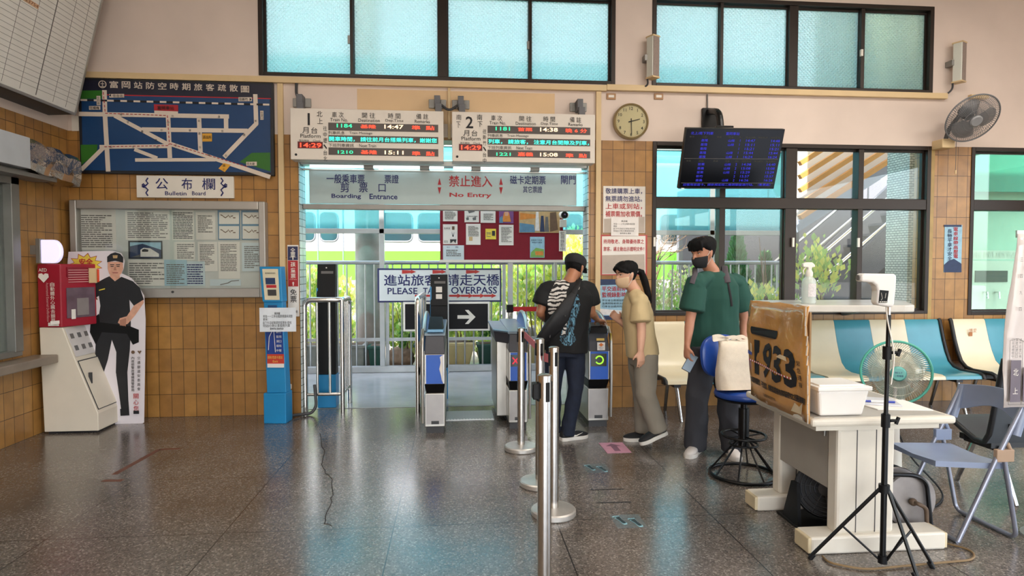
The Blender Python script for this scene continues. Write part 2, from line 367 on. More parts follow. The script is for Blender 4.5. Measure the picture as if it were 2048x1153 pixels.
struct(MB().box(-6, 5.3, 6.85, 7.75, ZC, ZC+.15).build('ceiling_shade_eave', mat('shade_eave_paint', 'dfe4da', .9, var=.03)))  # eave added over the platform, drawn out far enough to shade the red board
GATE = (-1.60, 1.42, 0, 2.85); W3 = (2.115, 5.315, 1.0, 2.88); W4 = (5.80, 7.4, .98, 2.88); W1 = (-1.975, 1.70, 3.47, 4.40); W2 = (2.10, 5.31, 3.465, 4.42)
wall_panel('wall_back', 'x', XL-.2, XR+.2, ZC, [GATE, W3, W4, W1, W2], YB, YB+.25, 2.88, [tile_m, plaster])
wall_panel('wall_left', 'y', -5.2, YB, ZC, [(3.2, 5.80, .76, 2.32, )], XL, XL-.2, 2.88, [tile_m, plaster])
wall_panel('wall_right', 'y', -5.2, YB, ZC, [(-3.5, 5.0, .0, 3.2)], XR, XR+.2, 2.88, [tile_m, plaster])
wall_panel('wall_rear', 'x', XL-.2, XR+.2, ZC, [(-2.6, 6.4, 0, 3.4)], -5.0, -5.2, .3, [plaster, plaster])
def frame_window(name, hole, y, fr, cols, rows, glass, mid=None, proud=.03, depth=.07):
    """window frame with sashes; cols/rows are the inner edges of the panes"""
    x0, x1, z0, z1 = hole[:4]; root = bpy.data.objects.new(name, None); C.objects.link(root); root.location = ((x0+x1)/2, y, z0); root['kind'] = 'structure'
    f = MB(); f.box(x0, x0+fr, y-proud, y+depth, z0, z1); f.box(x1-fr, x1, y-proud, y+depth, z0, z1); f.box(x0+fr, x1-fr, y-proud, y+depth, z0, z0+fr*.8); f.box(x0+fr, x1-fr, y-proud, y+depth, z1-fr, z1)
    if mid:
        for a, b in mid[0]: f.box(a, b, y-proud*.8, y+depth*.95, z0+fr*.8, z1-fr)
        for a, b in mid[1]: f.box(x0+fr, x1-fr, y-proud*.9, y+depth*.9, a, b)
    f.build('window_frame', brownframe, root, bev=.004)
    for a, b in cols:
        for c, d in rows:
            s = .02; e = MB(); e.box(a, a+s, y, y+.035, c, d); e.box(b-s, b, y, y+.035, c, d); e.box(a+s, b-s, y, y+.035, c, c+s); e.box(a+s, b-s, y, y+.035, d-s, d)
            sash = e.build('sash', brownframe, root)
            MB().box(a+s*.5, b-s*.5, y+.012, y+.020, c+s*.5, d-s*.5).build('pane', glass, sash)
    return root
w = frame_window('window_1', W1, YB+.05, .045, [(-1.93, -1.05), (-1.05, -.16), (-.085, .79), (.79, 1.655)], [(3.50, 4.36)], pattern_glass, mid=([(-1.068, -1.035), (-.175, -.075), (.775, .808)], []), proud=.06)
for x, z in ((-1.075, 3.86), (.765, 3.86)): MB().box(x-.012, x+.012, YB-.025, YB+.0, z-.05, z+.03).build('latch', alu_d, w)
w = frame_window('window_2', W2, YB+.05, .045, [(2.145, 2.87), (2.87, 3.645), (3.725, 4.48), (4.48, 5.265)], [(3.50, 4.37)], pattern_glass, mid=([(2.855, 2.89), (3.635, 3.735), (4.462, 4.505)], []), proud=.06)
MB().box(4.445, 4.47, YB-.025, YB, 3.85, 3.92).build('latch', white_p, w)
w = frame_window('window_3', W3, YB+.05, .045, [(2.16, 2.9), (2.9, 3.63), (3.74, 4.495), (4.495, 5.27)], [(1.035, 2.19), (2.275, 2.835)], clear, mid=([(2.87, 2.935), (3.62, 3.75), (4.465, 4.525)], [(2.17, 2.285)]), proud=.06)
for x in (2.135, 3.70, 4.46): MB().box(x-.01, x+.012, YB-.03, YB-.01, 1.75, 1.85).build('latch', white_p, w)
w = frame_window('window_4', W4, YB+.05, .045, [(5.845, 6.62), (6.62, 7.36)], [(1.02, 2.19), (2.275, 2.835)], pane('green_glass', 'cfe6da', .05, milk=.08), mid=([(6.6, 6.64)], [(2.17, 2.285)]), proud=.06)
# ticket window in the side wall
r = bpy.data.objects.new('window_5', None); C.objects.link(r); r.location = (XL, 4.5, .76); r['kind'] = 'structure'
f = MB()
for a, b in ((3.2, 3.26), (5.70, 5.80), (4.9, 4.94)): f.box(XL-.08, XL+.05, a, b, .8, 2.32)
f.box(XL-.08, XL+.05, 3.2, 5.8, 2.24, 2.32); f.box(XL-.08, XL+.04, 3.2, 5.8, .76, .81); f.build('window_frame', alu_d, r, bev=.004)
MB().box(XL-.03, XL-.02, 3.26, 5.7, .81, 2.24).build('pane', pane('office_glass', '8f968f', .12, milk=.25), r)
MB().box(XL-.1, XL+.2, 3.2, 6.02, .66, .735).build('window_sill', mat('stone_sill', '8a7d70', .4, var=.15), r, bev=.01)
struct(MB().box(XL-2.2, XL-2.1, 2.5, 6.4, 0, 3).build('wall_office', mat('office_paint', 'b0a690', .9)))
# cable ducts along the wall
n = 0
def trim(*b, m=raceway_m):
    global n; n += 1; return struct(MB().box(*b).build('trim_%d' % n, m, bev=.004))
trim(-3.72, 1.60, YB-.045, YB, 3.392, 3.452); trim(1.60, 5.46, YB-.05, YB, 3.40, 3.462)
trim(-1.79, -1.735, YB-.03, YB, 0, 3.39); trim(1.49, 1.545, YB-.03, YB, 0.0, 3.39); trim(-.075, -.045, YB-.02, YB, 2.86, 3.39)
trim(-1.60, -1.588, YB, YB+.25, 0, 2.85, m=mosaic_y); trim(1.408, 1.42, YB, YB+.25, 0, 2.85, m=mosaic_y)
trim(-1.0, 1.05, YB-.002, YB, 3.02, 3.36, m=cream_paint)
trim(5.315, 5.36, YB-.004, YB, .9, 2.88, m=mat('worn_edge_tile', 'a98a4c', .4, var=.2))
trim(-1.6, 1.42, YB+.22, YB+.25, -.001, .004, m=alu_d)
# ---------------------------------------------------------------- outside the gates
struct(MB().box(-9, 14, 6.85, 9.25, -.2, -.002).build('platform_floor', concrete))
struct(MB().box(-40, 40, 9.25, 60, -.35, -.12).build('ground', mat('track_ballast', '8d8478', .95, var=.3, scale=8, bump=.4)))
struct(MB().box(-40, 40, -40, -5.2, -.2, -.02).build('street_pavement', mat('pavement', 'a8a49c', .9, var=.1)))
galv = mat('galvanised_steel', 'aeb2b4', .45, .6, var=.1)
scr = thing('platform_screen', 'tall steel framed screen with teal glazing along the platform edge', 'screen', (-1.02, 9.12, 0))
f = MB(); f.box(-7, 5.06, 9.07, 9.17, 0, .09); f.build('base_rail', galv, scr, bev=.005)
for z in (2.0, 3.25): MB().box(-7, 5.06, 9.08, 9.16, z, z+.07 if z < 3 else z+.06).build('beam', galv, scr, bev=.004)
px = [-6.6, -4.7, -2.85, -1.05, .8, 2.62, 3.84, 5.02]
for i, x in enumerate(px):
    MB().box(x-.035, x+.035, 9.08, 9.16, .09, 4.52).build('post', galv, scr, bev=.004)
    if i+1 < len(px):
        for z0, z1 in ((2.07, 3.25), (3.31, 4.5)): MB().box(x+.035, px[i+1]-.035, 9.115, 9.125, z0, z1).build('glass_panel', teal_pane, scr)
rl = thing('platform_railing', 'waist high grey steel railing of upright bars along the planting bed', 'railing', (1.2, 9.3, 0))
a, b = -2.9, 5.02; MB().tube([(a, 9.3, 1.585), (b, 9.3, 1.585)], .03, 12).build('top_rail', galv, rl, smooth=40); MB().box(a, b, 9.28, 9.32, .43, .475).build('bottom_rail', galv, rl)
bar = MB().cyl((a, 9.3, .0), (a, 9.3, 1.57), .012, n=8).build('baluster', galv, rl, smooth=40)
for i in range(1, 61):
    c = bar.copy(); C.objects.link(c); c.parent = rl; c.location.x = bar.location.x+.132*i
for x in (-2.9, -1.0, .72, 2.1, 5.0):
    MB().box(x-.025, x+.025, 9.275, 9.325, -.05, 1.56).build('post', galv, rl)
# concrete pole, train, hedge
struct(MB().cyl((-1.36, 9.95, -.2), (-1.36, 9.95, 7), .20, n=28).build('pillar_platform', mat('pole_concrete', '9a8f86', .85, var=.2, scale=5, bump=.25), smooth=40))
tr = thing('train', 'white commuter train with a lime green stripe standing at the platform', 'train', (-3, 14, .3))
tw = mat('train_white', 'e9e6ea', .35, var=.02); tg = mat('train_green', '5cb52e', .4, var=.03); tgl = mat('train_glass', '22343a', .08, var=.05, spec=.8); tk = mat('train_seam', '6a6d72', .5, var=0)
x0, x1 = -14, 6.4; MB().box(x0, x1, 14, 16.8, .95, 3.9).build('body', tw, tr, bev=.12, seg=4)
MB().box(x0+.1, x1-.1, 13.985, 14.02, 1.22, 1.86).build('stripe', tg, tr)
MB().box(x0+.3, x1-.3, 14.1, 16.7, .25, .96).build('underframe', mat('underframe_grey', '8a8a8a', .7), tr); MB().box(x0+.2, x1-.2, 14.3, 16.5, 3.88, 4.1).build('roof', mat('train_roof', '9fa4a8', .6), tr, bev=.08)
def rrect(x0, x1, z0, z1, r, n=5):
    return [(p.x, p.z) for c, a in (((x1-r, 0, z1-r), 0), ((x0+r, 0, z1-r), 90), ((x0+r, 0, z0+r), 180), ((x1-r, 0, z0+r), 270)) for p in arc(c, r, a, a+90, n)]
for (a, b, k) in ((-3.42, -3.07, 1), (-2.92, -2.58, 1), (-1.62, -.97, 0), (-.8, .35, 0), (.55, 1.6, 0), (2.0, 2.35, 1), (2.5, 2.84, 1), (3.4, 4.5, 0), (4.7, 5.8, 0), (-5.4, -4.3, 0), (-6.8, -5.7, 0)):
    wd = MB().prism(rrect(a, b, 2.09, 2.68, .1), 'xz', 13.975, 14.01).build('window', tgl, tr)
    MB().tube([(p[0], 13.985, p[1]) for p in rrect(a-.02, b+.02, 2.07, 2.70, .11)], .018, 6, closed=True).build('window_seal', tk, wd)
for x in (-2.99, -3.6, -2.45, 1.85, 3.0, 2.42): MB().box(x-.012, x+.012, 13.975, 14.01, 1.1, 3.0).build('door_seam', tk, tr)
def leafmat(name, c, rough, var, scale):
    m = mat(name, c, rough, var=var, scale=scale); b = m.node_tree.nodes['Principled BSDF']; o = m.node_tree.nodes['Material Output']
    tl = N(m, 'BsdfTranslucent'); tl.inputs[0].default_value = lin(c); mx = N(m, 'MixShader'); mx.inputs[0].default_value = .5
    L(m, b.outputs[0], mx.inputs[1]); L(m, tl.outputs[0], mx.inputs[2]); L(m, mx.outputs[0], o.inputs[0]); return m
leafs = [leafmat('leaf_%s' % k, c, .55, var=.35, scale=3) for k, c in (('lime', 'e0e070'), ('pale', 'efeeb4'), ('green', 'a9c96c'), ('deep', '568a48'), ('dry', 'd6c49c'), ('conifer', '6ba06a'))]
bark = mat('bark', '7a6350', .9, var=.3, bump=.3)
def shrub(name, label, cat, x, y, z0, rx, ry, h, n, size, mats_, group=None, shape='round', seed=1, stems=5):
    rnd = random.Random(seed); root = thing(name, label, cat, (x, y, z0), group); f, s = MB(), MB()
    cl = [(rnd.uniform(-.75, .75)*rx, rnd.uniform(-.75, .75)*ry, h*rnd.uniform(.25, .92)) for _ in range(max(6, int(12*rx)))]
    for i in range(n):
        if shape == 'cone':
            t = rnd.random()**.8; rr_ = (1-t)*.95+.05; a = rnd.uniform(0, 2*PI); q = rnd.random()**.5
            p = V((x+rx*rr_*q*math.cos(a), y+ry*rr_*q*math.sin(a), z0+.06+h*t)); up = V((math.cos(a)*.6, math.sin(a)*.6, 1))
        else:
            c = rnd.choice(cl); d = V((rnd.gauss(0, 1), rnd.gauss(0, 1), rnd.gauss(0, 1))).normalized()*rnd.uniform(.3, 1)*min(.34, h*.3)
            p = V((x+c[0]+d.x, y+c[1]+d.y, max(z0+.02, z0+c[2]+d.z))); up = d+V((0, 0, .5))
        up.normalize(); sd = up.cross(V((rnd.gauss(0, 1), rnd.gauss(0, 1), rnd.gauss(0, 1)))).normalized(); l = size*rnd.uniform(.6, 1.3); w_ = l*(.16 if shape == 'cone' else .34)
        nrm = sd.cross(up)*w_*.5; f.m = rnd.randrange(len(mats_))
        f.add([p, p+up*l*.5+sd*w_+nrm, p+up*l, p+up*l*.5-sd*w_+nrm], [(0, 1, 2), (0, 2, 3)])
    f.build('foliage', mats_, root)
    for i in range(stems):
        a = rnd.uniform(0, 2*PI); e = V((x+rx*.6*math.cos(a), y+ry*.6*math.sin(a), z0+h*rnd.uniform(.6, .95))) if shape != 'cone' else V((x, y, z0+h*.9))
        s.tube([(x+.03*i-.06, y, z0-.2), V((x, y, z0)).lerp(e, .5)+V((.03, .02, 0)), e], [.018, .012, .004], 6)
        if shape == 'cone': break
    s.build('stem', bark, root, smooth=40); return root
G3 = 'shrubs in the bed behind the railing'
shrub('shrub', 'lime shrub behind the railing between the concrete pole and the gate edge', 'shrub', -2.35, 10.6, -.1, .6, .5, 1.75, 2600, .095, [leafs[0], leafs[1], leafs[2]], G3, seed=2)
shrub('shrub', 'low lime shrub at the foot of the concrete pole', 'shrub', -.80, 10.35, -.1, .4, .35, 1.15, 1700, .085, [leafs[0], leafs[1], leafs[2]], G3, seed=3)
shrub('shrub', 'dark green shrub showing just below the black arrow sign', 'shrub', -.35, 10.3, -.1, .6, .45, 1.0, 1800, .08, [leafs[2], leafs[0], leafs[1]], G3, seed=4)
shrub('shrub', 'broad green shrub behind the overpass sign', 'shrub', .45, 10.6, -.1, .8, .5, 1.3, 2300, .09, [leafs[2], leafs[0], leafs[1]], G3, seed=5)
shrub('shrub', 'tall yellow green shrub behind the railing beside the man in the cap', 'shrub', 1.35, 10.5, -.1, .75, .5, 1.85, 2900, .095, [leafs[0], leafs[1], leafs[0], leafs[2]], G3, seed=6)
shrub('shrub', 'bushy lime shrub hidden partly by the man in the cap', 'shrub', 2.1, 11.2, -.1, .6, .5, 2.2, 2200, .095, [leafs[0], leafs[1]], G3, seed=7)
shrub('shrub', 'loose dry shrub seen through the window beside the ponytailed woman', 'shrub', 3.5, 10.6, -.1, .6, .5, 1.9, 1700, .085, [leafs[4], leafs[1], leafs[2]], G3, seed=8, stems=12)
shrub('shrub', 'low glossy dark shrub with pale blossom below the window railing', 'shrub', 3.55, 9.85, -.1, .5, .3, 1.0, 1900, .065, [leafs[3], leafs[3], leafs[2]], G3, seed=9)
shrub('conifer', 'pointed green conifer growing behind the railing outside the window', 'tree', 4.75, 10.2, -.1, .55, .5, 2.05, 3600, .11, [leafs[5], leafs[3]], shape='cone', seed=10)
shrub('conifer', 'second smaller conifer close beside the pointed one', 'tree', 5.35, 10.4, -.1, .5, .45, 1.75, 2600, .11, [leafs[5], leafs[3]], shape='cone', seed=11)
# bare branching bush above the rail
bb = MB(); rnd = random.Random(5)
def twig(p, d, l, r_, k):
    q = p+d*l; bb.tube([p, p.lerp(q, .5)+V((rnd.gauss(0, .02), rnd.gauss(0, .02), 0)), q], [r_, r_*.85, r_*.6], 5)
    if k:
        for _ in range(3): twig(p.lerp(q, rnd.uniform(.5, 1)), (d+V((rnd.gauss(0, .6), rnd.gauss(0, .5), rnd.gauss(.1, .3)))).normalized(), l*.62, r_*.6, k-1)
for dx in (-.1, .12): twig(V((3.15+dx, 10.9, -.1)), V((dx, 0, 1)).normalized(), 1.25, .03, 4)
tag(bb.build('bare_bush', bark, smooth=60), 'leafless branching bush behind the railing outside the window', 'bush')
# planters along the foot of the screen
def planter(x0, x1, y0, y1, z1, m, label, taper=.03):
    r = thing('planter', label, 'planter', ((x0+x1)/2, (y0+y1)/2, 0), 'planters along the railing'); b = MB(); t = taper
    b.hexa([(x0+t, y0+t, 0), (x1-t, y0+t, 0), (x1-t, y1-t, 0), (x0+t, y1-t, 0), (x0, y0, z1), (x1, y0, z1), (x1, y1, z1), (x0, y1, z1)]); b.build('tub', m, r, bev=.015)
    b = MB(); b.box(x0-.015, x1+.015, y0-.015, y0+.02, z1-.045, z1); b.box(x0-.015, x1+.015, y1-.02, y1+.015, z1-.045, z1); b.box(x0-.015, x0+.02, y0, y1, z1-.045, z1); b.box(x1-.02, x1+.015, y0, y1, z1-.045, z1); b.build('rim', m, r, bev=.008)
    MB().box(x0+.03, x1-.03, y0+.03, y1-.03, z1-.03, z1+.005).build('soil', mat('soil', '5a4a3c', .95, var=.3, bump=.4), r); return r
gp = mat('green_planter', '1d4f43', .5, var=.15); yp = mat('yellow_planter', 'e3d49a', .5, var=.08); cpl = mat('concrete_planter', '8d928c', .9, var=.2, bump=.3)
planter(-2.6, -1.36, 9.4, 9.75, .36, cpl, 'long grey concrete planter beside the blue pillar', 0)
planter(-1.30, -1.1, 9.4, 9.7, .34, gp, 'narrow dark green planter next to the long concrete planter')
planter(-.62, -.28, 9.4, 9.75, .36, gp, 'dark green planter just beside the tall blue gate post')
planter(-.22, .29, 9.38, 9.8, .38, yp, 'rounded cream yellow planter between two dark green ones', .09)
planter(.33, .80, 9.4, 9.75, .35, gp, 'dark green planter standing beside the yellow one')
planter(.98, 1.5, 9.4, 9.75, .35, yp, 'cream planter half hidden behind the middle ticket gate', .05)
rk = MB()
rk.ball((-.85, 9.62, .1), .22, .16, .22, 10); tag(remeshed(rk, 'rock', mat('rock', '97806a', .9, var=.3, bump=.4), None, .02, 1, wr=.03, wscale=8, stretch=(1, 1, 1)), 'weathered brown rock lying between the planters', 'rock')
shrub('bedding_plant', 'small leafy plant over the brown rock between the planters', 'plant', -.72, 9.6, .25, .18, .1, .28, 160, .09, [leafs[2], leafs[3]], 'plants in the planters', seed=21, stems=3)
shrub('bedding_plant', 'sparse plant growing in the cream yellow planter', 'plant', .05, 9.58, .36, .25, .12, .3, 220, .08, [leafs[2], leafs[0]], 'plants in the planters', seed=22, stems=3)
shrub('bedding_plant', 'low plant growing in the green planter beside the yellow one', 'plant', .56, 9.58, .33, .22, .12, .25, 200, .08, [leafs[3], leafs[2]], 'plants in the planters', seed=23, stems=3)
# overpass stairs and dark building beyond the other windows
slate = mat('slate_cladding', '77747e', .7, var=.1, scale=2); char = mat('charcoal_panel', '323238', .7, var=.1)
bd = thing('annex_building', 'grey panelled building standing behind the conifers', 'building', (7.5, 11.5, 0)); MB().box(5.0, 13, 11.4, 13.8, -.2, 3.2).build('wall', slate, bd)
for x in (5.9, 6.9, 7.9): MB().box(x-.012, x+.012, 11.385, 11.41, -.1, 3.2).build('seam', grey_d, bd)
tw_ = thing('stair_tower', 'pale tiled column of the overpass stairs outside the window', 'column', (5.6, 7.4, 0)); MB().box(5.56, 5.95, 7.25, 7.65, -.1, 4.8).build('shaft', mosaic, tw_)
MB().box(4.7, 9, 7.8, 7.9, 3.3, 6.4).build('upper_wall', mat('olive_panel', 'c9caa4', .8, var=.1), tw_)
st = thing('overpass_stairs', 'dark steel stairs climbing to the overpass behind the window', 'stairs', (6.0, 9.0, 0))
an = math.atan2(2.0, 2.9)
sm = MB(); sm.prism([(4.6, 0), (5.05, 0), (8.4, 2.75), (8.4, 3.25), (8.1, 3.25)], 'xz', 9.5, 9.58); sm.build('stringer', char, st)
sm = MB(); sm.prism([(4.6, 0), (5.05, 0), (8.4, 2.75), (8.4, 3.25), (8.1, 3.25)], 'xz', 10.7, 10.78); sm.build('stringer', char, st)
for i in range(14): MB().box(4.85+i*.235, 5.13+i*.235, 9.58, 10.7, .16+i*.19, .2+i*.19).build('step', char, st)
for yy in (9.54, 10.74):
    for dz in (.55, .95): MB().tube(fillet([(4.75, yy, dz-.1), (5.0, yy, dz+.08), (8.3, yy, dz+2.78)], .1), .024, 8).build('handrail', steel, st, smooth=40)
MB().box(5.35, 5.5, 9.6, 9.75, 0, 4.4).build('pillar', char, st)
cn = thing('stair_canopy', 'orange timber ribs under the white roof over the stairs', 'canopy', (5.5, 9.3, 3))
th = math.atan2(.62, 1.0); u = V((math.cos(th), 0, math.sin(th))); wv = V((-math.sin(th), 0, math.cos(th)))
rib_m = mat('orange_timber', 'c98f4e', .6, var=.12)
for k in range(5):
    o0 = at(1604, 330+k*27, 9.0)-u*.02; e0 = o0+u*2.9
    MB().hexa([o0+V((0, -.04, 0)), e0+V((0, -.04, 0)), e0+V((0, .04, 0)), o0+V((0, .04, 0)), o0+V((0, -.04, 0))+wv*.07, e0+V((0, -.04, 0))+wv*.07, e0+V((0, .04, 0))+wv*.07, o0+V((0, .04, 0))+wv*.07]).build('rib', rib_m, cn)
o0 = at(1600, 455, 9.3)-u*.05; e0 = o0+u*4.2
MB().hexa([o0, e0, e0+V((0, .06, 0)), o0+V((0, .06, 0)), o0+wv*1.6, e0+wv*1.6, e0+wv*1.6+V((0, .06, 0)), o0+wv*1.6+V((0, .06, 0))]).build('roof_sheet', mat('canopy_white', 'e8e4e0', .5, var=.03), cn)
o0 = at(1600, 462, 9.2)-u*.05; e0 = o0+u*4.2
MB().hexa([o0, e0, e0+V((0, .1, 0)), o0+V((0, .1, 0)), o0+wv*.14, e0+wv*.14, e0+wv*.14+V((0, .1, 0)), o0+wv*.14+V((0, .1, 0))]).build('edge_beam', mat('beam_bluegrey', '8d97ad', .5, var=.05), cn)
MB().box(4.1, 10.2, 11.0, 11.2, -.1, 2.6).build('stair_screen', char, st)
shrub('reflection_tree', 'yellow leaved tree added outside for plants reflected in the glass behind the spray bottle', 'tree', 4.3, 8.2, -.1, .26, .25, 2.15, 520, .1, [leafs[0], leafs[2]], 'added trees in place of reflected plants', seed=31)  # added trees imitate the reflection of plants in the window glass
shrub('reflection_tree', 'thin sparse tree added before the stairs for plants reflected in the glass', 'tree', 4.95, 8.15, -.1, .2, .2, 2.05, 330, .1, [leafs[0], leafs[2]], 'added trees in place of reflected plants', seed=32)
# the room seen through the green window
mint = mat('mint_paint', 'b4cfc0', .8, var=.05)
struct(MB().box(7.75, 13, 9.8, 9.9, 0, 5).build('wall_mint', mint)); 
struct(MB().box(7.75, 13, 9.5, 9.55, 2.75, 5).build('wall_teal_awning', mat('awning_teal', '3f9483', .6, var=.05)))
vm = thing('drinking_machine', 'white water dispenser cabinet standing behind the green window', 'machine', (8.5, 9.45, 0)); MB().box(8.05, 9.0, 9.2, 9.75, 0, 1.62).build('body', white_p, vm, bev=.02)
MB().box(8.2, 8.75, 9.185, 9.205, 1.28, 1.46).build('panel', grey_d, vm)
for x in (8.35, 8.55): MB().tube([(x, 9.2, 1.12), (x, 9.12, 1.12), (x, 9.11, 1.02)], .015, 8).build('tap', chrome, vm, smooth=40)
MB().box(8.1, 8.95, 9.19, 9.2, 1.64, 1.78).text('富岡車站', 8.14, 8.9, 1.66, 1.76, 9.185).build('sign', [white_p], vm)
t_ = MB().text('富岡車站', 8.14, 8.9, 1.66, 1.76, 9.186); t_.build('lettering', ink_n, vm)
tag(MB().box(7.4, 8.0, 9.5, 9.56, .75, 1.6).build('notice_board', mat('grey_green_board', '5c7568', .7), bev=.01), 'dull grey green board behind the green window', 'board')
shrub('potted_plant', 'dark leafy plant at the corner of the green window', 'plant', 6.55, 8.0, .75, .2, .2, .55, 260, .15, [leafs[3], mat('leaf_red', '5a3a2a', .5, var=.3)], seed=41, stems=4)
MB().box(6.3, 6.8, 7.8, 8.2, -.1, .77).build('plant_stand', mint)
tag(bpy.data.objects['plant_stand'], 'pale green plinth carrying the dark leafy plant', 'plinth')
# ---------------------------------------------------------------- signs and fittings above the gates
led_r = mat('led_red', 'ff4a30', .5, var=0, emit=1.6); led_g = mat('led_green', '30e0a0', .5, var=0, emit=1.2); led_c = mat('led_cyan', '40f0d8', .5, var=0, emit=1.2); led_o = mat('led_amber', 'ffd9b0', .5, var=0, emit=1.4)
tube_m = mat('lit_tube', 'e6fbff', .4, var=0, emit=3.0); led_k = mat('led_panel', '4b4340', .4, var=.05); red_led_bg = mat('clock_panel', '5a0a12', .3, var=0)
D1 = 6.33
def train_board(x0, x1, z0, z1, label, num, nx, rows, vert, dirt, msg, c0):
    r = thing('departure_sign', label, 'sign', ((x0+x1)/2, 6.4, z0), 'platform departure signs over the gates')
    MB().box(x0, x1, D1, 6.50, z0, z1).build('housing', mat('sign_white', 'ded6cc', .45, var=.03), r, bev=.006)
    return r
def tsign(lbl, bx, num, vtop, vdest, rows, clock, msg, extra=None):
    x0, x1, z0, z1 = bx; r = train_board(x0, x1, z0, z1, lbl, 0, 0, 0, 0, 0, 0, 0); w, h = x1-x0, z1-z0; y = D1-.004
    X = lambda u: x0+w*u; Z = lambda v: z1-h*v
    k = MB(); T = lambda s_, a, b, c, d, **q: k.text(s_, X(a), X(b), Z(d), Z(c), y, **q)
    T(num, .085, .155, .095, .33, keep=True, bold=.012); T('月', .078, .118, .37, .49); T('台', .135, .175, .37, .49)
    T('Platform', .065, .195, .50, .575); T('現在時刻', .055, .12, .61, .65); T('Clock', .145, .195, .61, .65)
    T(vtop[0], .172, .208, .05, .165); T(vtop[1], .175, .21, .19, .30)
    for i, c in enumerate(vdest): T(c, .212, .236, .34+i*.118, .435+i*.118)
    for (a, b, zh, en, a2, b2) in ((.27, .345, '車 次', 'Train No.', .258, .372), (.465, .55, '開 往', 'Destination', .44, .58), (.635, .715, '時 間', 'Dep.Time', .617, .735), (.82, .90, '備 註', 'Remarks', .81, .91)):
        T(zh, a, b, .06, .17); T(en, a2, b2, .18, .245)
    T('列車訊息', .245, .35, .435, .50); T('Train Message', .38, .53, .44, .50); T('下班列車資訊', .245, .41, .675, .745); T('Next Train', .445, .555, .68, .74)
    k.build('lettering', ink, r)
    for (c, d) in ((.27, .42), (.515, .65), (.755, .90)): MB().box(X(.245), X(.965), D1-.003, D1+.01, Z(d), Z(c)).build('led_strip', led_k, r)
    MB().box(X(.047), X(.208), D1-.004, D1+.01, Z(.78), Z(.65)).build('clock_window', red_led_bg, r)
    y = D1-.006
    for name, m_, items in (('green_characters', led_g, [(rows[0][0], .30, .40, .29, .365), (rows[1][0], .305, .405, .81, .875)]), ('red_characters', led_r, [(rows[0][1], .455, .555, .30, .37), (rows[0][3], .79, .94, .30, .38), (rows[1][1], .455, .56, .80, .875), (rows[1][3], .79, .94, .81, .89), (clock, .062, .2, .675, .765)]),
                            ('amber_characters', led_o, [(rows[0][2], .61, .735, .29, .37), (rows[1][2], .61, .735, .80, .875)]), ('message_characters', led_c, [(msg, .25, .955, .545, .635)])):
        k = MB(); [k.text(t_, X(a), X(b), Z(d), Z(c), y, bold=.015) for t_, a, b, c, d in items]; k.build(name, m_, r)
    k = MB(); k.cyl((X(.035), D1-.003, Z(.905)), (X(.035), D1+.01, Z(.905)), .012); k.build('key_lock', ink, r)
    if extra: k = MB(); k.text(extra[0], X(.03), X(.065), Z(.17), Z(.06), y); k.text(extra[1], X(.03), X(.058), Z(.33), Z(.20), y); k.build('worn_characters', ink_g, r)
    return r
B1 = (-1.605, -.115, 2.585, 3.085); B2 = (-.03, 1.425, 2.59, 3.085)
s1 = tsign('white departure sign numbered 1 for northbound trains over the gates', B1, '1', '北上', '往中壢、台北', (('1184', '基隆', '14:47', '準  點'), ('1210', '基隆', '15:11', '準  點')), '14:29', '開車時間， 請往前月台搭乘列車，謝謝您')
s2 = tsign('white departure sign numbered 2 for southbound trains over the gates', B2, '2', '南下', '往新竹、台中', (('1181', '苗栗', '14:38', '晚 6 分'), ('1221', '嘉義', '15:08', '準  點')), '14:29', '列車， 請旅客， 注意月台間隙及列車，', ('南', '下'))
def hanger(x, z, ztop, label):
    h = thing('sign_bracket', label, 'bracket', (x, YB, z)); MB().box(x-.09, x-.03, YB-.02, YB, z-.045, z+.045).build('wall_plate', alu_d, h, bev=.004); MB().box(x+.03, x+.09, YB-.02, YB, z-.045, z+.045).build('wall_plate', alu_d, h, bev=.004)
    b = MB(); b.box(x-.03, x+.03, YB-.13, YB, z-.06, z+.06); b.box(x-.02, x+.045, YB-.16, YB-.10, ztop, z-.03); b.build('arm', mat('bracket_grey', '66666a', .6), h, bev=.004)
for x, lb in ((-1.55, 'grey bracket above the corner of departure sign 1 by the map'), (-.18, 'grey bracket holding the inner end of the northbound sign beside the gap'), (.06, 'grey bracket holding the inner end of the southbound sign beside the gap'), (1.30, 'grey bracket above departure sign 2 next to the clock')):
    hanger(x, 3.22 if x > -1 else 3.20, 3.085, lb)
tag(MB().tube(fillet([(-1.60, YB-.03, 3.39), (-1.60, YB-.04, 3.27), (-1.54, YB-.05, 3.20)], .06), .014, 8).build('cable', grey_d, smooth=40), 'short black cable from the duct to the bracket by the map', 'cable')
tag(MB().tube(fillet([(-.14, YB-.1, 3.19), (-.06, YB-.1, 3.13), (.03, YB-.1, 3.19)], .06), .013, 8).build('cable', grey_d, smooth=40), 'black cable looping between the two middle sign brackets', 'cable')
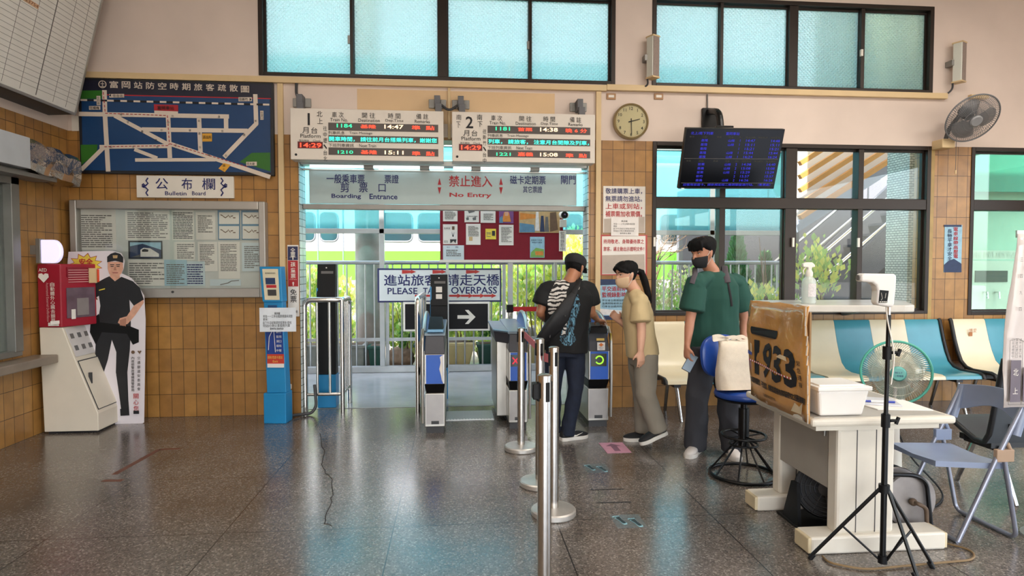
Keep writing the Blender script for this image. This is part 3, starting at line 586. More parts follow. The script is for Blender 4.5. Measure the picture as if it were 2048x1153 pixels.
# fluorescent strip and glass sign across the opening
ft = thing('fluorescent_strip', 'lit fluorescent strip in a white trough under the departure signs', 'lamp', (-.1, 6.66, 2.5)); MB().box(-1.585, 1.405, 6.62, 6.78, 2.585, 2.64).build('housing', alu, ft, bev=.004)
for a, b in ((-1.5, -.12), (-.02, 1.35)): MB().cyl((a, 6.68, 2.575), (b, 6.68, 2.575), .014, n=10).build('tube', tube_m, ft, smooth=40)
for x in (-.9, -.32, .22, .85): MB().box(x-.05, x+.05, 6.66, 6.72, 2.555, 2.60).build('tube_holder', alu_d, ft)
hs = thing('boarding_sign', 'long pale blue sign marking the boarding entrance and the no entry lane', 'sign', (-.1, 6.75, 2.19))
hx0, hx1, hz0, hz1 = -1.525, 1.317, 2.196, 2.547
MB().box(hx0, hx1, 6.745, 6.765, hz0, hz1).build('panel', mat('pale_blue_panel', 'aebfc0', .35, var=.04), hs)
MB().box(-1.585, 1.405, 6.715, 6.80, 2.135, 2.19).build('bottom_rail', alu_d, hs, bev=.004); MB().box(-1.585, 1.405, 6.73, 6.79, 2.545, 2.56).build('top_rail', alu, hs)
k = MB(); yy = 6.742
for s_, b in (('一般乘車票', (653, 349, 729, 367)), ('票證', (769, 350, 797, 367)), ('剪', (681, 366, 698, 385)), ('票', (718, 366, 735, 385)), ('口', (757, 369, 771, 384)), ('磁卡定期票', (1020, 352, 1091, 369)), ('其它票證', (1046, 373, 1084, 386)), ('閘門', (1122, 352, 1151, 369))): k.ptext(s_, *b, yy, bold=.012)
for s_, b in (('Boarding', (663, 388, 722, 399)), ('Entrance', (739, 388, 795, 399))): k.ptext(s_, *b, yy, bold=.02)
k.build('navy_lettering', ink_n, hs)
k = MB(); k.ptext('禁止進入', 898, 352, 984, 374, yy, bold=.012); k.ptext('No Entry', 899, 386, 983, 397, yy, bold=.02)
for x in (879, 1002):
    k.ppoly([(x, 356), (x-3.5, 370), (x+3.5, 370)], yy); k.ppoly([(x, 389), (x-3.5, 375), (x+3.5, 375)], yy)
k.build('red_lettering', ink_r, hs)
# ---------------------------------------------------------------- signs on the railing beyond
ys = 9.03
ob = thing('overpass_sign', 'white sign with navy frame and red arrows sending passengers over the overpass', 'sign', (-.2, ys, 1.0))
a = rect(755, 537, 1003, 605, ys); MB().box(a[0], a[1], ys, ys+.03, a[2], a[3]).build('panel', mat('sign_blue_frame', '242c60', .5), ob, bev=.004)
MB().box(a[0]+.025, a[1]-.025, ys-.004, ys, a[2]+.025, a[3]-.025).build('face', mat('sign_face', 'dfe6e8', .4, var=.02), ob)
k = MB(); y = ys-.006
for s_, b in (('進站旅客', (768, 550, 874, 572)), ('請走天橋', (893, 549, 998, 572))): k.ptext(s_, *b, y, bold=.015)
for s_, b in (('PLEASE', (775, 576, 835, 589)), ('TAKE', (846, 576, 884, 588)), ('OVERPASS', (902, 574, 994, 588))): k.ptext(s_, *b, y, bold=.015)
k.build('lettering', ink_n, ob); k = MB()
for x in (804, 865, 932): k.ppoly([(x, 540.5), (x+18, 541.5), (x+18, 540), (x+28, 544), (x+18, 548), (x+18, 546.5), (x, 548)], y)
for i in range(7): x = 830+23*i; k.ppoly([(x, 590), (x+16, 590), (x+14, 587), (x+25, 592), (x+14, 597), (x+16, 594), (x, 594)], y)
k.build('arrow', mat('arrow_red', 'c2342e', .5, var=0), ob)
sb = thing('arrow_sign', 'black lightbox sign with a white arrow hung below the overpass sign', 'sign', (-.1, ys, .6)); a = rect(806, 604, 980, 663, 8.98)
MB().box(a[0], a[1], 8.98, 9.03, a[2], a[3]).build('frame', alu, sb, bev=.006); MB().box(a[0]+.03, a[1]-.03, 8.974, 8.99, a[2]+.03, a[3]-.03).build('face', mat('sign_black', '0f0d12', .45, var=.1, spec=.2), sb)
k = MB(); y = 8.972
k.ppoly([(915, 631), (939, 631), (930, 620.5), (937, 620.5), (951, 634.5), (937, 648.5), (930, 648.5), (939, 638), (915, 638)], y); k.build('arrow', ink_w, sb)
# red notice board with papers
yr = 8.9; nb = thing('notice_board', 'dark red felt notice board standing beyond the gates', 'board', (.65, yr, 1.6)); a = rect(880, 405, 1126, 520, yr)
MB().box(a[0], a[1], yr, yr+.03, a[2], a[3]).build('felt_panel', mat('red_felt', '7e1224', .85, var=.08), nb); MB().box(a[0]-.01, a[1]+.01, yr-.005, yr+.035, a[2]-.035, a[2]).build('bottom_rail', white_p, nb)
for x in (a[0]+.1, a[1]-.1): MB().box(x-.02, x+.02, yr+.03, yr+.08, 0, a[3]).build('post', galv, nb)
def sheet(name, label, cat, box, Y, bg_, cols, group=None, texts=(), lines=None, shapes=(), t=.004):
    """a sheet of paper on a wall: printed lines stand for rows too small to read, texts and shapes carry what can be read"""
    x0, x1, z0, z1 = rect(*box, Y); r = thing(name, label, cat, ((x0+x1)/2, Y, z0), group); MB().box(x0, x1, Y-t, Y, z0, z1).build('sheet', bg_, r)
    y = Y-t-.0015; yt = y-.0006*len(shapes)-.0004
    if lines:
        c, u0, u1, v0, v1, n_, m_ = lines; k = MB(); rnd = random.Random(int(box[0]*7+box[1])); w, h = x1-x0, z1-z0
        for i in range(n_):
            z = z1-h*(v0+(v1-v0)*(i+.5)/n_); x = x0+w*u0; th = h*(v1-v0)/n_*.24; e = x0+w*(u1-(rnd.random()*.35 if rnd.random() < .4 else 0))
            while x < e: q = min(e, x+w*rnd.uniform(.05, .22)); k.box(x, q, y-.0005, y, z-th, z+th); x = q+w*.018
        k.build('printed_lines', c, r)
    by = {}
    for tx in texts: by.setdefault(tx[-1].name, [tx[-1], MB()])[1].ptext(tx[0], *tx[1], yt, bold=tx[2] if len(tx) > 3 else 0)
    for m_, k in by.values(): k.build('lettering', m_, r)
    for i, (nm, pts, m_) in enumerate(shapes): MB().ppoly(pts, y+.0005-.0006*i, t=.0005).build(nm, m_, r)
    return r
GP = 'papers on the red notice board'; Yp = yr-.001
photo = {k: mat('print_'+k, c, .6, var=.15, scale=20) for k, c in dict(blue='5d89a8', navy='2a3a5c', grey='6b6a6a', tan='c9a878', green='7fae5a', skin='d9a58c', orange='d98a3c', purple='7a4a84', white='e8e4e0', sky='9cc4d8', dark='2b2b2e', red='b8383a', yellow='ecd34c', brown='6e5642').items()}
P = photo
sheet('notice', 'white notice in the top row at the corner of the red board', 'paper', (886, 418, 915, 443), Yp, paper, 1, GP, lines=(ink_g, .12, .9, .2, .85, 7, 0))
sheet('notice', 'white notice with round diagrams second along the red board', 'paper', (929, 418, 958, 445), Yp, paper, 1, GP, lines=(ink_g, .15, .9, .5, .6, 1, 0), shapes=[('diagram', [(935, 421), (946, 419), (950, 424), (938, 427)], P['grey']), ('diagram', [(932, 436), (937, 434), (938, 440), (933, 441)], P['grey']), ('diagram', [(945, 436), (952, 434), (952, 440), (946, 441)], P['grey'])])
sheet('notice', 'white notice with dense grey text third along the red board', 'paper', (961, 421, 991, 446), Yp, paper, 1, GP, lines=(ink_g, .2, .85, .25, .8, 6, 0))
sheet('poster', 'small purple poster of dancers on the red board', 'poster', (998, 421, 1027, 447), Yp, P['purple'], 1, GP, shapes=[('print', [(1008, 425), (1018, 425), (1022, 444), (1004, 444)], P['orange']), ('print', [(1009, 424), (1017, 424), (1016, 432), (1010, 432)], P['skin']), ('print', [(999, 436), (1005, 432), (1006, 446), (999, 446)], P['blue'])])
sheet('poster', 'white poster of a martial arts fighter on the red board', 'poster', (886, 449, 915, 489), Yp, paper, 1, GP, texts=[('跆拳道', (888, 455, 900, 459), P['dark']), ('招生', (888, 481, 896, 486), P['dark'])], shapes=[('head', [(904, 453), (909, 453), (909, 460), (904, 460)], P['brown']), ('suit', [(899, 463), (913, 463), (913, 480), (900, 480)], P['white']), ('belt', [(903, 463), (906, 471), (909, 463), (907, 474), (905, 474)], P['dark']), ('belt', [(900, 479), (913, 479), (911, 487), (907, 482), (901, 487)], P['dark'])])
sheet('notice', 'white text notice with a small picture below in the second row', 'paper', (932, 448, 961, 490), Yp, paper, 1, GP, lines=(ink_g, .15, .88, .1, .6, 9, 0), shapes=[('print', [(938, 474), (945, 474), (945, 482), (938, 482)], P['tan'])])
sheet('card', 'small yellow card with a portrait on the red board', 'card', (971, 458, 992, 479), Yp, P['yellow'], 1, GP, lines=(ink_g, .1, .5, .3, .8, 4, 0), shapes=[('portrait', [(984, 462), (990, 462), (990, 472), (984, 472)], P['dark'])])
sheet('notice', 'white text notice in the second row under the purple poster', 'paper', (998, 450, 1027, 491), Yp, paper, 1, GP, lines=(ink_g, .15, .88, .1, .85, 13, 0))
sheet('photo_poster', 'wide photo poster of school children at a train on the red board', 'poster', (1038, 418, 1120, 466), Yp, P['tan'], 1, GP, shapes=[('train', [(1040, 426), (1078, 430), (1078, 436), (1040, 440)], P['orange']), ('child', [(1072, 424), (1077, 424), (1079, 462), (1070, 462)], P['white']), ('child', [(1082, 432), (1087, 432), (1089, 464), (1080, 464)], P['navy']), ('child', [(1091, 434), (1096, 434), (1098, 464), (1089, 464)], P['grey']), ('child', [(1100, 426), (1112, 424), (1116, 460), (1100, 464)], P['brown']), ('ground', [(1039, 446), (1068, 450), (1070, 465), (1039, 465)], P['blue'])])
sheet('poster', 'light blue cartoon poster alone at the bottom of the red board', 'poster', (1060, 474, 1089, 516), Yp, P['sky'], 1, GP, texts=[('家園第三年號', (1062, 479, 1084, 482.5), P['navy']), ('轉動千萬個', (1064, 484, 1084, 487), P['navy'])], shapes=[('print', [(1062, 505), (1072, 496), (1088, 499), (1088, 515), (1061, 515)], P['green']), ('print', [(1070, 503), (1086, 503), (1087, 511), (1071, 511)], P['orange'])])
sheet('notice', 'bluish official notice at the lower corner of the red board', 'paper', (886, 491, 928, 520), Yp, paper_b, 1, GP, texts=[('公     告', (893, 493, 917, 496.5), ink_n)], lines=(ink_g, .15, .85, .28, .78, 4, 0))
sheet('camera_notice', 'narrow vertical notice of video recording on the red board edge', 'sign', (1118, 462, 1132, 503), Yp-.006, paper, 1, None, texts=[(c, (1121, 464+i*7.7, 1129, 471+i*7.7), ink_g) for i, c in enumerate('監視錄影中')])
cc = thing('security_camera', 'white dome security camera at the top of the red board', 'camera', tuple(at(1128, 424, 8.8))); p_ = at(1128, 430, 8.8)
MB().ball(p_, .075, .06, .06).build('body', white_p, cc, smooth=60); MB().lathe(p_+V((0, -.075, -.005)), [(.0, 0), (.045, .0), (.05, .03), (.05, .05)], 20, (0, 1, 0)).build('lens_ring', black_p, cc, smooth=40)
MB().ball(p_+V((0, -.07, -.005)), .016).build('lens', mat('lens', '4a3a52', .05), cc, smooth=60); MB().tube([p_+V((.02, .03, .05)), p_+V((.05, .09, .09)), p_+V((.05, .1, .2))], .02, 8).build('mount', white_p, cc, smooth=40)
a = at(1126, 448, 8.89); tag(MB().box(a.x-.05, a.x+.05, 8.87, 8.89, a.z-.05, a.z+.06).build('wall_plate', white_p, bev=.006), 'blank white plate under the dome camera', 'plate')
# ---------------------------------------------------------------- evacuation map, bulletin sign and board
ym = 6.55; mp = thing('evacuation_map', 'large blue painted street map of evacuation routes above the bulletin board', 'map', (-2.75, ym, 2.45))
mx0, mx1, mz0, mz1 = -3.68, -1.825, 2.455, 3.385
MB().box(mx0, mx1, ym, YB, mz0, mz1).build('frame', mat('map_frame', '14151c', .5), mp, bev=.004)
m_blue = mat('map_blue', '0d3c6b', .45, var=.08); m_green = mat('map_green', '2b6b1e', .5, var=.08); road = mat('map_road', 'd9cbbd', .55, var=.03); m_nav = mat('map_navy', '16182e', .45)
UX = lambda x: mx0+(x-440)/(1525-440)*(mx1-mx0)                   # the map's own drawing grid
def UZ(x, y): t = (x-440)/1085; top = 430+33*t; bot = 950+28*t; return mz1-(y-top)/(bot-top)*(mz1-mz0)
MB().box(mx0+.03, mx1-.03, ym-.004, ym, mz0+.03, mz1-.16).build('field', m_blue, mp); MB().box(mx0+.02, mx1-.02, ym-.004, ym, mz1-.155, mz1-.02).build('title_band', m_nav, mp)
MB().box(mx0+.02, mx1-.02, ym-.005, ym, mz1-.165, mz1-.155).build('red_line', ink_r, mp)
def mpoly(nm, pts, m_, d=0.0): return MB().prism([(UX(x), UZ(x, y)) for x, y in pts], 'xz', ym-.006-d, ym-.003-d).build(nm, m_, mp)
for pts in ([(455, 500), (570, 500), (570, 545), (455, 545)], [(448, 795), (540, 795), (535, 840), (450, 905)], [(1400, 850), (1505, 850), (1505, 955), (1330, 900)]): mpoly('green_area', pts, m_green)
k = MB()
RC = [0]
def rd(w, *pts):
    for (a, b), (c, d) in zip(pts, pts[1:]):
        p, q = V((UX(a), 0, UZ(a, b))), V((UX(c), 0, UZ(c, d))); t = (q-p).normalized(); nn = V((-t.z, 0, t.x))*w; p -= t*w*.3; q += t*w*.3
        RC[0] += 1; k.prism([((p+nn).x, (p+nn).z), ((q+nn).x, (q+nn).z), ((q-nn).x, (q-nn).z), ((p-nn).x, (p-nn).z)], 'xz', ym-.007-.0001*RC[0], ym-.004)
R1 = .021
rd(R1, (585, 502), (585, 640), (595, 940)); rd(R1, (445, 627), (1270, 648)); rd(R1*.8, (860, 620), (985, 622)); rd(R1, (1257, 640), (1257, 715)); rd(R1, (790, 715), (1375, 728))
rd(R1, (932, 640), (938, 870)); rd(R1, (1105, 660), (1110, 840)); rd(R1*.9, (640, 640), (935, 800)); rd(R1*.9, (555, 808), (940, 808)); rd(R1*.9, (450, 930), (570, 815)); rd(R1*.8, (745, 825), (865, 872))
rd(R1*.8, (748, 882), (1190, 886)); rd(R1, (940, 795), (1500, 985)); rd(R1, (1425, 530), (1428, 690), (1245, 870)); k.build('roads', road, mp)
k = MB(); k2 = MB()
for i in range(29):
    a, b = 455+i*36.2, 455+(i+1)*36.2; (k if i % 2 == 0 else k2).prism([(UX(a), UZ(a, 546+a*.032-14)), (UX(b), UZ(b, 546+b*.032-14)), (UX(b), UZ(b, 556+b*.032-14)), (UX(a), UZ(a, 556+a*.032-14))], 'xz', ym-.011, ym-.009)
k.build('railway_dash', road, mp); k2.build('railway_line', ink, mp)
mpoly('station_block', [(856, 578), (990, 583), (990, 618), (856, 612)], mat('map_red', 'a8202c', .5), .003)
for pts in ([(1122, 740), (1176, 740), (1176, 785), (1122, 785)], [(1240, 905), (1280, 915), (1245, 955), (1210, 935)]): mpoly('yellow_block', pts, mat('map_yellow', 'd9a032', .5), .003)
k = MB()
for (x, y_, w, h) in ((612, 520, 80, 20), (1330, 543, 75, 22), (500, 585, 60, 20), (542, 530, 20, 50), (1452, 618, 18, 50), (1368, 900, 60, 22)): k.prism([(UX(a), UZ(a, b)) for a, b in ((x, y_), (x+w, y_), (x+w, y_+h), (x, y_+h))], 'xz', ym-.0098, ym-.004)
k.build('direction_tag', road, mp)
def mt(k, s_, x, y_, w, h, **q): k.text(s_, UX(x), UX(x+w), UZ(x, y_+h), UZ(x, y_), ym-.013, **q)
k = MB()
for s_, x, y_, w, h in (('往台北', 632, 522, 56, 16), ('往新竹', 1334, 546, 50, 16), ('往楊梅', 504, 587, 52, 16), ('往大坡', 1372, 903, 44, 16), ('富岡車站', 876, 588, 92, 20), ('派出所', 1126, 752, 48, 18)): mt(k, s_, x, y_, w, h, bold=.01)
for i, c in enumerate('往四湖'): mt(k, c, 545, 534+i*15, 14, 13)
for i, c in enumerate('往湖口'): mt(k, c, 1455, 622+i*15, 13, 13)
for c, x, y_ in (('成', 668, 625), ('功', 952, 637), ('路', 1213, 643), ('中', 890, 714), ('華', 1048, 717), ('街', 1230, 722), ('富', 1099, 664), ('週', 1100, 734), ('街', 1103, 810), ('民', 609, 803), ('生', 731, 804), ('街', 865, 805), ('信', 705, 667), ('義', 783, 720), ('路', 858, 768), ('新', 1420, 668), ('明', 1352, 745), ('街', 1248, 858), ('正', 968, 797), ('路', 1152, 853), ('中', 928, 672), ('圓', 1236, 913), ('小', 1234, 933)): mt(k, c, x, y_, 13, 13)
k.prism([(UX(x), UZ(x, y_)) for x, y_ in ((612, 528), (622, 520), (622, 536))], 'xz', ym-.013, ym-.012); k.prism([(UX(x), UZ(x, y_)) for x, y_ in ((1404, 556), (1394, 546), (1394, 564))], 'xz', ym-.013, ym-.012)
k.build('street_names', ink, mp)
k = MB()
def dash(*pts):
    for (a, b), (c, d) in zip(pts, pts[1:]):
        n_ = max(1, int(math.hypot(c-a, d-b)/22))
        for i in range(n_):
            t0, t1 = i/n_, (i+.6)/n_; p, q = (a+(c-a)*t0, b+(d-b)*t0), (a+(c-a)*t1, b+(d-b)*t1); k.tube([(UX(p[0]), ym-.011, UZ(*p)), (UX(q[0]), ym-.011, UZ(*q))], .0035, 4)
dash((580, 510), (588, 625), (930, 640), (938, 795), (930, 805), (570, 808)); dash((940, 795), (1380, 930)); k.build('route_dashes', ink_r, mp)
k = MB()
for i, c in enumerate('富岡站防空時期旅客疏散'): mt(k, c, 616+i*66.5, 451+i*2.35, 46, 37, bold=.014)
mt(k, '圖', 1345, 481, 46, 36, bold=.014)
c_ = V((UX(577), ym-.013, UZ(577, 468))); k.torus(c_, .034, .004, (0, 1, 0), 24, 6); k.text('士', c_.x-.018, c_.x+.018, c_.z-.025, c_.z+.025, ym-.013, bold=.02); k.build('title', road, mp)
bs = thing('bulletin_sign', 'white sign reading bulletin board with navy scroll ornaments', 'sign', (-2.7, 6.57, 2.24)); a = rect(273, 352, 467, 396, 6.57)
MB().box(a[0], a[1], 6.57, YB, a[2], a[3]).build('panel', white_p, bs, bev=.002); k = MB(); y = 6.567
for s_, b in (('公', (311, 357, 336, 379)), ('布', (363, 357, 384, 380)), ('欄', (404, 357, 430, 380))): k.ptext(s_, *b, y, bold=.008)
for s_, b in (('Bulletin', (330, 383, 373, 391)), ('Board', (384, 383, 411, 391))): k.ptext(s_, *b, y, bold=.01)
for m_ in (0, 1):
    X = lambda x: 738-x if m_ else x
    for pts in ([(296, 356), (292, 362), (296, 367), (291, 372), (286, 372)], [(286, 374), (291, 375), (296, 380), (292, 386), (296, 392)], [(284, 371), (287, 368), (290, 371), (287, 375), (284, 373)]):
        k.tube([at(X(x), q, y) for x, q in pts], .007, 6)
k.build('lettering', ink_n, bs)
bb_ = thing('bulletin_board', 'wide aluminium framed bulletin case with glass front full of papers', 'board', (-2.87, 6.52, 1.22))
bx0, bx1, bz0, bz1 = -3.76, -1.905, 1.222, 2.188; fw = .085
f = MB(); f.box(bx0, bx0+fw*.75, 6.49, YB, bz0, bz1); f.box(bx1-fw*.75, bx1, 6.49, YB, bz0, bz1); f.box(bx0+fw*.75, bx1-fw*.75, 6.49, YB, bz1-fw, bz1); f.box(bx0+fw*.75, bx1-fw*.75, 6.49, YB, bz0, bz0+fw*1.1); f.build('frame', mat('frame_aluminium', 'aaa6a0', .4, .55, var=.05), bb_, bev=.008)
MB().box(bx0+.06, bx1-.06, 6.575, 6.59, bz0+.08, bz1-.08).build('backing', mat('backing_grey', 'cfd0cc', .8, var=.05), bb_)
MB().box(bx0+.06, (bx0+bx1)/2+.05, 6.515, 6.519, bz0+.09, bz1-.08).build('glass_door', clear, bb_); MB().box((bx0+bx1)/2-.0, bx1-.06, 6.503, 6.507, bz0+.09, bz1-.08).build('glass_door', clear, bb_)
MB().lathe(((bx0+bx1)/2+.03, 6.50, bz0+.06), [(.0, 0), (.012, 0), (.012, .02)], 12, (0, -1, 0)).build('lock', grey_d, bb_)
GB = 'papers inside the bulletin case'; yb = 6.574
for lab, b, bgm, ln in (('long printed notice at the hinge end of the bulletin case', (157, 418, 232, 500), paper, (ink_g, .08, .9, .14, .95, 16, 0)), ('wide faint printed sheet in the upper row of the bulletin case', (251, 422, 340, 480), paper, (ink_g, .05, .95, .05, .95, 14, 0)), ('narrow dense timetable sheet in the bulletin case', (344, 421, 388, 481), paper, (ink, .05, .95, .06, .96, 17, 0)),
                        ('plain short notice to one side of the blue framed charts', (392, 425, 431, 480), paper, (ink_g, .1, .85, .1, .75, 9, 0)), ('text sheet under the dense timetable', (348, 484, 390, 520), paper, (ink_g, .15, .95, .1, .95, 8, 0)), ('text sheet hanging under the plain short notice', (396, 484, 435, 543), paper, (ink_g, .1, .85, .08, .8, 13, 0)),
                        ('long text sheet below the first blue framed chart', (437, 484, 480, 558), paper, (ink_g, .1, .85, .06, .8, 17, 0)), ('bluish text sheet below the second blue framed chart', (484, 486, 525, 543), paper_b, (ink_g, .12, .85, .1, .9, 12, 0)), ('cream lower sheet partly behind the cutout policeman', (256, 520, 335, 572), paper, (ink_g, .04, .92, .1, .95, 10, 0)), ('bluish table sheet beside the plastic pocket', (371, 523, 410, 572), paper_b, (ink_n, .05, .9, .1, .95, 9, 0))):
    yb -= .0009; sheet('notice', lab, 'paper', b, yb, bgm, 1, GB, lines=ln, t=.002)
sheet('notice', 'pale blue notice in a plastic pocket low in the bulletin case', 'paper', (329, 520, 374, 572), yb-.012, mat('pocket_blue', 'a9c8d6', .4, var=.03), 1, GB, lines=(ink_g, .1, .9, .15, .95, 10, 0), t=.004)
for lab, b in (('blue framed chart of fares in the top row of the bulletin case', (436, 421, 480, 480)), ('second blue framed chart at the end of the bulletin case', (483, 421, 527, 480))):
    m1, m2 = (b[0]+b[2])/2, (b[1]+b[3])/2
    sheet('chart', lab, 'chart', b, yb, photo['blue'], 1, GB, shapes=[('sheet_half', [(b[0]+2, b[1]+4), (b[2]-2, b[1]+4), (b[2]-2, m2-2), (b[0]+2, m2-2)], paper), ('sheet_half', [(b[0]+2, m2+2), (b[2]-2, m2+2), (b[2]-2, b[3]-2), (b[0]+2, b[3]-2)], paper)]
          + [('curve', [(b[0]+5+i*5, q+6+(i % 3)*3), (b[0]+10+i*5, q+8+(i % 2)*4), (b[0]+10+i*5, q+10+(i % 2)*4), (b[0]+5+i*5, q+8+(i % 3)*3)], P['brown']) for i in range(6) for q in (b[1]+2, m2+2)])
sheet('route_sketch', 'line drawing of a route at the bottom of the bulletin case', 'paper', (420, 559, 482, 572), yb-.003, paper_b, 1, GB, shapes=[('route_line', [(440, 569), (455, 566), (462, 562), (478, 560.5), (478, 562), (463, 563.5), (456, 567.5), (441, 570.5)], ink_g)], t=.002)
tph = sheet('train_photo', 'framed colour photo of a white express train in the bulletin case', 'photo', (257, 482, 325, 518), yb, ink, 1, None, shapes=[('sky', [(260, 485), (322, 485), (322, 500), (260, 500)], P['sky']), ('hills', [(260, 493), (285, 488), (322, 500), (322, 516), (260, 516)], P['navy']), ('train_body', [(281, 500), (287, 496), (300, 497), (318, 508), (318, 514), (281, 514)], P['white']), ('train_window', [(284, 500), (289, 498), (297, 500), (296, 504), (284, 504)], P['dark']), ('tracks', [(262, 515), (281, 509), (281, 515)], P['grey'])], t=.003)
# ---------------------------------------------------------------- clock, sockets, column speakers, wall fan, screen, pillar posters
ck = thing('wall_clock', 'round cream wall clock showing half past two on the wall over the pillar', 'clock', (1.865, YB, 3.08)); c_ = V((1.865, YB, 3.077)); Rc = .19
MB().lathe(c_, [(.0, 0), (Rc, 0), (Rc, .05), (Rc-.012, .06), (Rc-.022, .05), (Rc-.022, .04)], 48, (0, -1, 0)).build('rim', mat('brass_rim', 'a8946c', .35, .6), ck, smooth=40)
MB().lathe(c_+V((0, -.035, 0)), [(0, 0), (Rc-.02, 0), (Rc-.02, .006)], 48, (0, -1, 0)).build('face', mat('clock_cream', 'd9c69a', .6, var=.04), ck, smooth=40)
k = MB()
for i in range(1, 13): a = math.radians(90-30*i); x, z = c_.x+math.cos(a)*.137, c_.z+math.sin(a)*.137; k.text(str(i), x-.022, x+.022, z-.017, z+.017, YB-.043, keep=True, bold=.01)
for i in range(60): a = 2*PI*i/60; d = V((math.cos(a), 0, math.sin(a))); k.tube([c_+d*.155+V((0, -.043, 0)), c_+d*(.163)+V((0, -.043, 0))], .0012, 4)
k.build('numerals', ink, ck)
for nm, a, l, w_ in (('hour_hand', math.radians(90-75), .095, .006), ('minute_hand', math.radians(-88), .14, .005)):
    d = V((math.cos(a), 0, math.sin(a))); MB().tube([c_-d*.03+V((0, -.05, 0)), c_+d*l+V((0, -.05, 0))], [w_, w_*.6], 6).build(nm, ink, ck)
MB().lathe(c_+V((0, -.062, 0)), [(0, 0), (Rc-.025, 0), (Rc-.025, .002)], 48, (0, -1, 0)).build('cover_glass', clear, ck)
for px_, lb in ((1222, 'small brown socket plate on the plaster above the clock'), (1317, 'small brown socket plate under the duct away from the clock')):
    a = at(px_, 193, YB); r = thing('wall_socket', lb, 'socket', tuple(a)); MB().box(a.x-.05, a.x+.05, YB-.012, YB, a.z-.035, a.z+.03).build('plate', mat('tan_plate', 'a57c55', .5), r, bev=.004); MB().box(a.x-.03, a.x+.03, YB-.015, YB-.01, a.z-.015, a.z+.012).build('outlet', white_p, r)
for px_, py_, lb in ((1290, 121, 'slim white column loudspeaker on the wall between the two upper windows'), (1895, 131, 'slim white column loudspeaker beyond the end of the second upper window')):
    a = at(px_, py_, YB); r = thing('column_speaker', lb, 'loudspeaker', tuple(a)); xf = M.Translation(a) @ M.Rotation(math.radians(28), 4, 'Z') @ M.Translation(-a)
    b = MB(xf); b.box(a.x-.05, a.x+.05, YB-.16, YB-.07, a.z-.215, a.z+.215); b.build('body', mat('speaker_white', 'dcdcd2', .5, var=.03), r, bev=.006)
    b = MB(xf); b.box(a.x-.043, a.x+.043, YB-.165, YB-.15, a.z-.205, a.z+.205); b.build('grille', mat('speaker_cloth', '97877f', .9, var=.1, bump=.3, scale=60), r)
    b = MB(xf); b.box(a.x-.052, a.x+.052, YB-.168, YB-.06, a.z+.205, a.z+.22); b.box(a.x-.052, a.x+.052, YB-.168, YB-.06, a.z-.22, a.z-.205); b.build('end_cap', raceway_m, r)
    MB().box(a.x-.03, a.x+.03, YB-.10, YB, a.z-.03, a.z+.03).build('mount', alu_d, r)
    MB().tube(fillet([(a.x, YB-.08, a.z-.2), (a.x+.02, YB-.06, a.z-.28), (a.x-.05, YB-.02, a.z-.35 if px_ > 1500 else a.z-.30)], .05), .010, 8).build('cable', grey_d, r, smooth=40)
# oscillating wall fan
wf = thing('wall_fan', 'grey caged wall fan mounted over the second tiled pillar', 'fan', (5.83, YB, 3.21)); c_ = V(at(1945, 237, 6.22)); ax = V((-.10, -.80, -.58)).normalized(); q = V((0, 0, 1)).rotation_difference(ax)
cage = mat('fan_cage_grey', '7c7d80', .5, .3, var=.1); Rf = .262
def fan_cage(R_, dpt, n_, rw, thr=.0022):
    k = MB()
    for sgn, dd in ((1, dpt), (-1, dpt)):
        for i in range(n_):
            a = 2*PI*i/n_; k.tube([c_+q @ V((math.cos(a+.25*t_)*R_*rr_, math.sin(a+.25*t_)*R_*rr_, sgn*dd*(1-rr_**2.2))) for rr_, t_ in ((.24, 1), (.5, .7), (.78, .3), (1, 0))], thr, 4, caps=False)
        for rr_ in (.45, .72): k.torus(c_+q @ V((0, 0, sgn*dd*(1-rr_**2.2))), R_*rr_, thr, q @ V((0, 0, 1)), 40, 4)
    return k
fan_cage(Rf, .075, 72, 0).build('cage', cage, wf); MB().torus(c_, Rf, .008, ax, 48, 8).build('rim', cage, wf, smooth=60)
bm_ = mat('fan_blade', '86888c', .4, var=.05, alpha=.55)
for i in range(3):
    b = MB(); pts = []
    for j in range(9): t = j/8; a = 2*PI*i/3+(t-.5)*1.5; pts.append((a, .86*math.sin(PI*(.15+.7*t))**.3))
    b.add([tuple(c_+q @ V((math.cos(a)*Rf*.2, math.sin(a)*Rf*.2, .02*math.sin(a*1.5)))) for a, r_ in pts]+[tuple(c_+q @ V((math.cos(a)*Rf*r_, math.sin(a)*Rf*r_, .03*((k_/8)-.5)*2))) for k_, (a, r_) in enumerate(pts)], [(j, j+1, j+10, j+9) for j in range(8)]); b.build('blade', bm_, wf, smooth=60, solid=.003)
MB().lathe(c_+ax*.075, [(0, .012), (.05, .012), (.062, .0), (.06, -.02)], 24, ax).build('hub_badge', mat('fan_hub', '96979a', .4), wf, smooth=40)
MB().lathe(c_-ax*.06, [(.05, 0), (.06, -.05), (.05, -.14), (0, -.15)], 20, ax).build('motor', grey_d, wf, smooth=40)
p_ = c_-ax*.19; MB().box(p_.x-.17, p_.x-.02, YB-.16, YB, c_.z-.27, c_.z-.17).build('switch_box', raceway_m, wf, bev=.01); MB().tube(fillet([p_, (p_.x-.05, YB-.1, c_.z-.05), (p_.x-.08, YB-.08, c_.z-.2)], .05), .022, 8).build('arm', grey_d, wf, smooth=40)
MB().box(5.74, 5.95, YB-.05, YB, 3.415, 3.455).build('top_plate', raceway_m, wf)
a = at(1913, 268, 6.5); MB().tube([(a.x, 6.5, a.z+.03), (a.x, 6.5, a.z-.4)], .003, 5).build('pull_cord', ink_g, wf); MB().cyl((a.x, 6.5, a.z-.44), (a.x, 6.5, a.z-.40), .009).build('cord_end', raceway_m, wf, smooth=40)
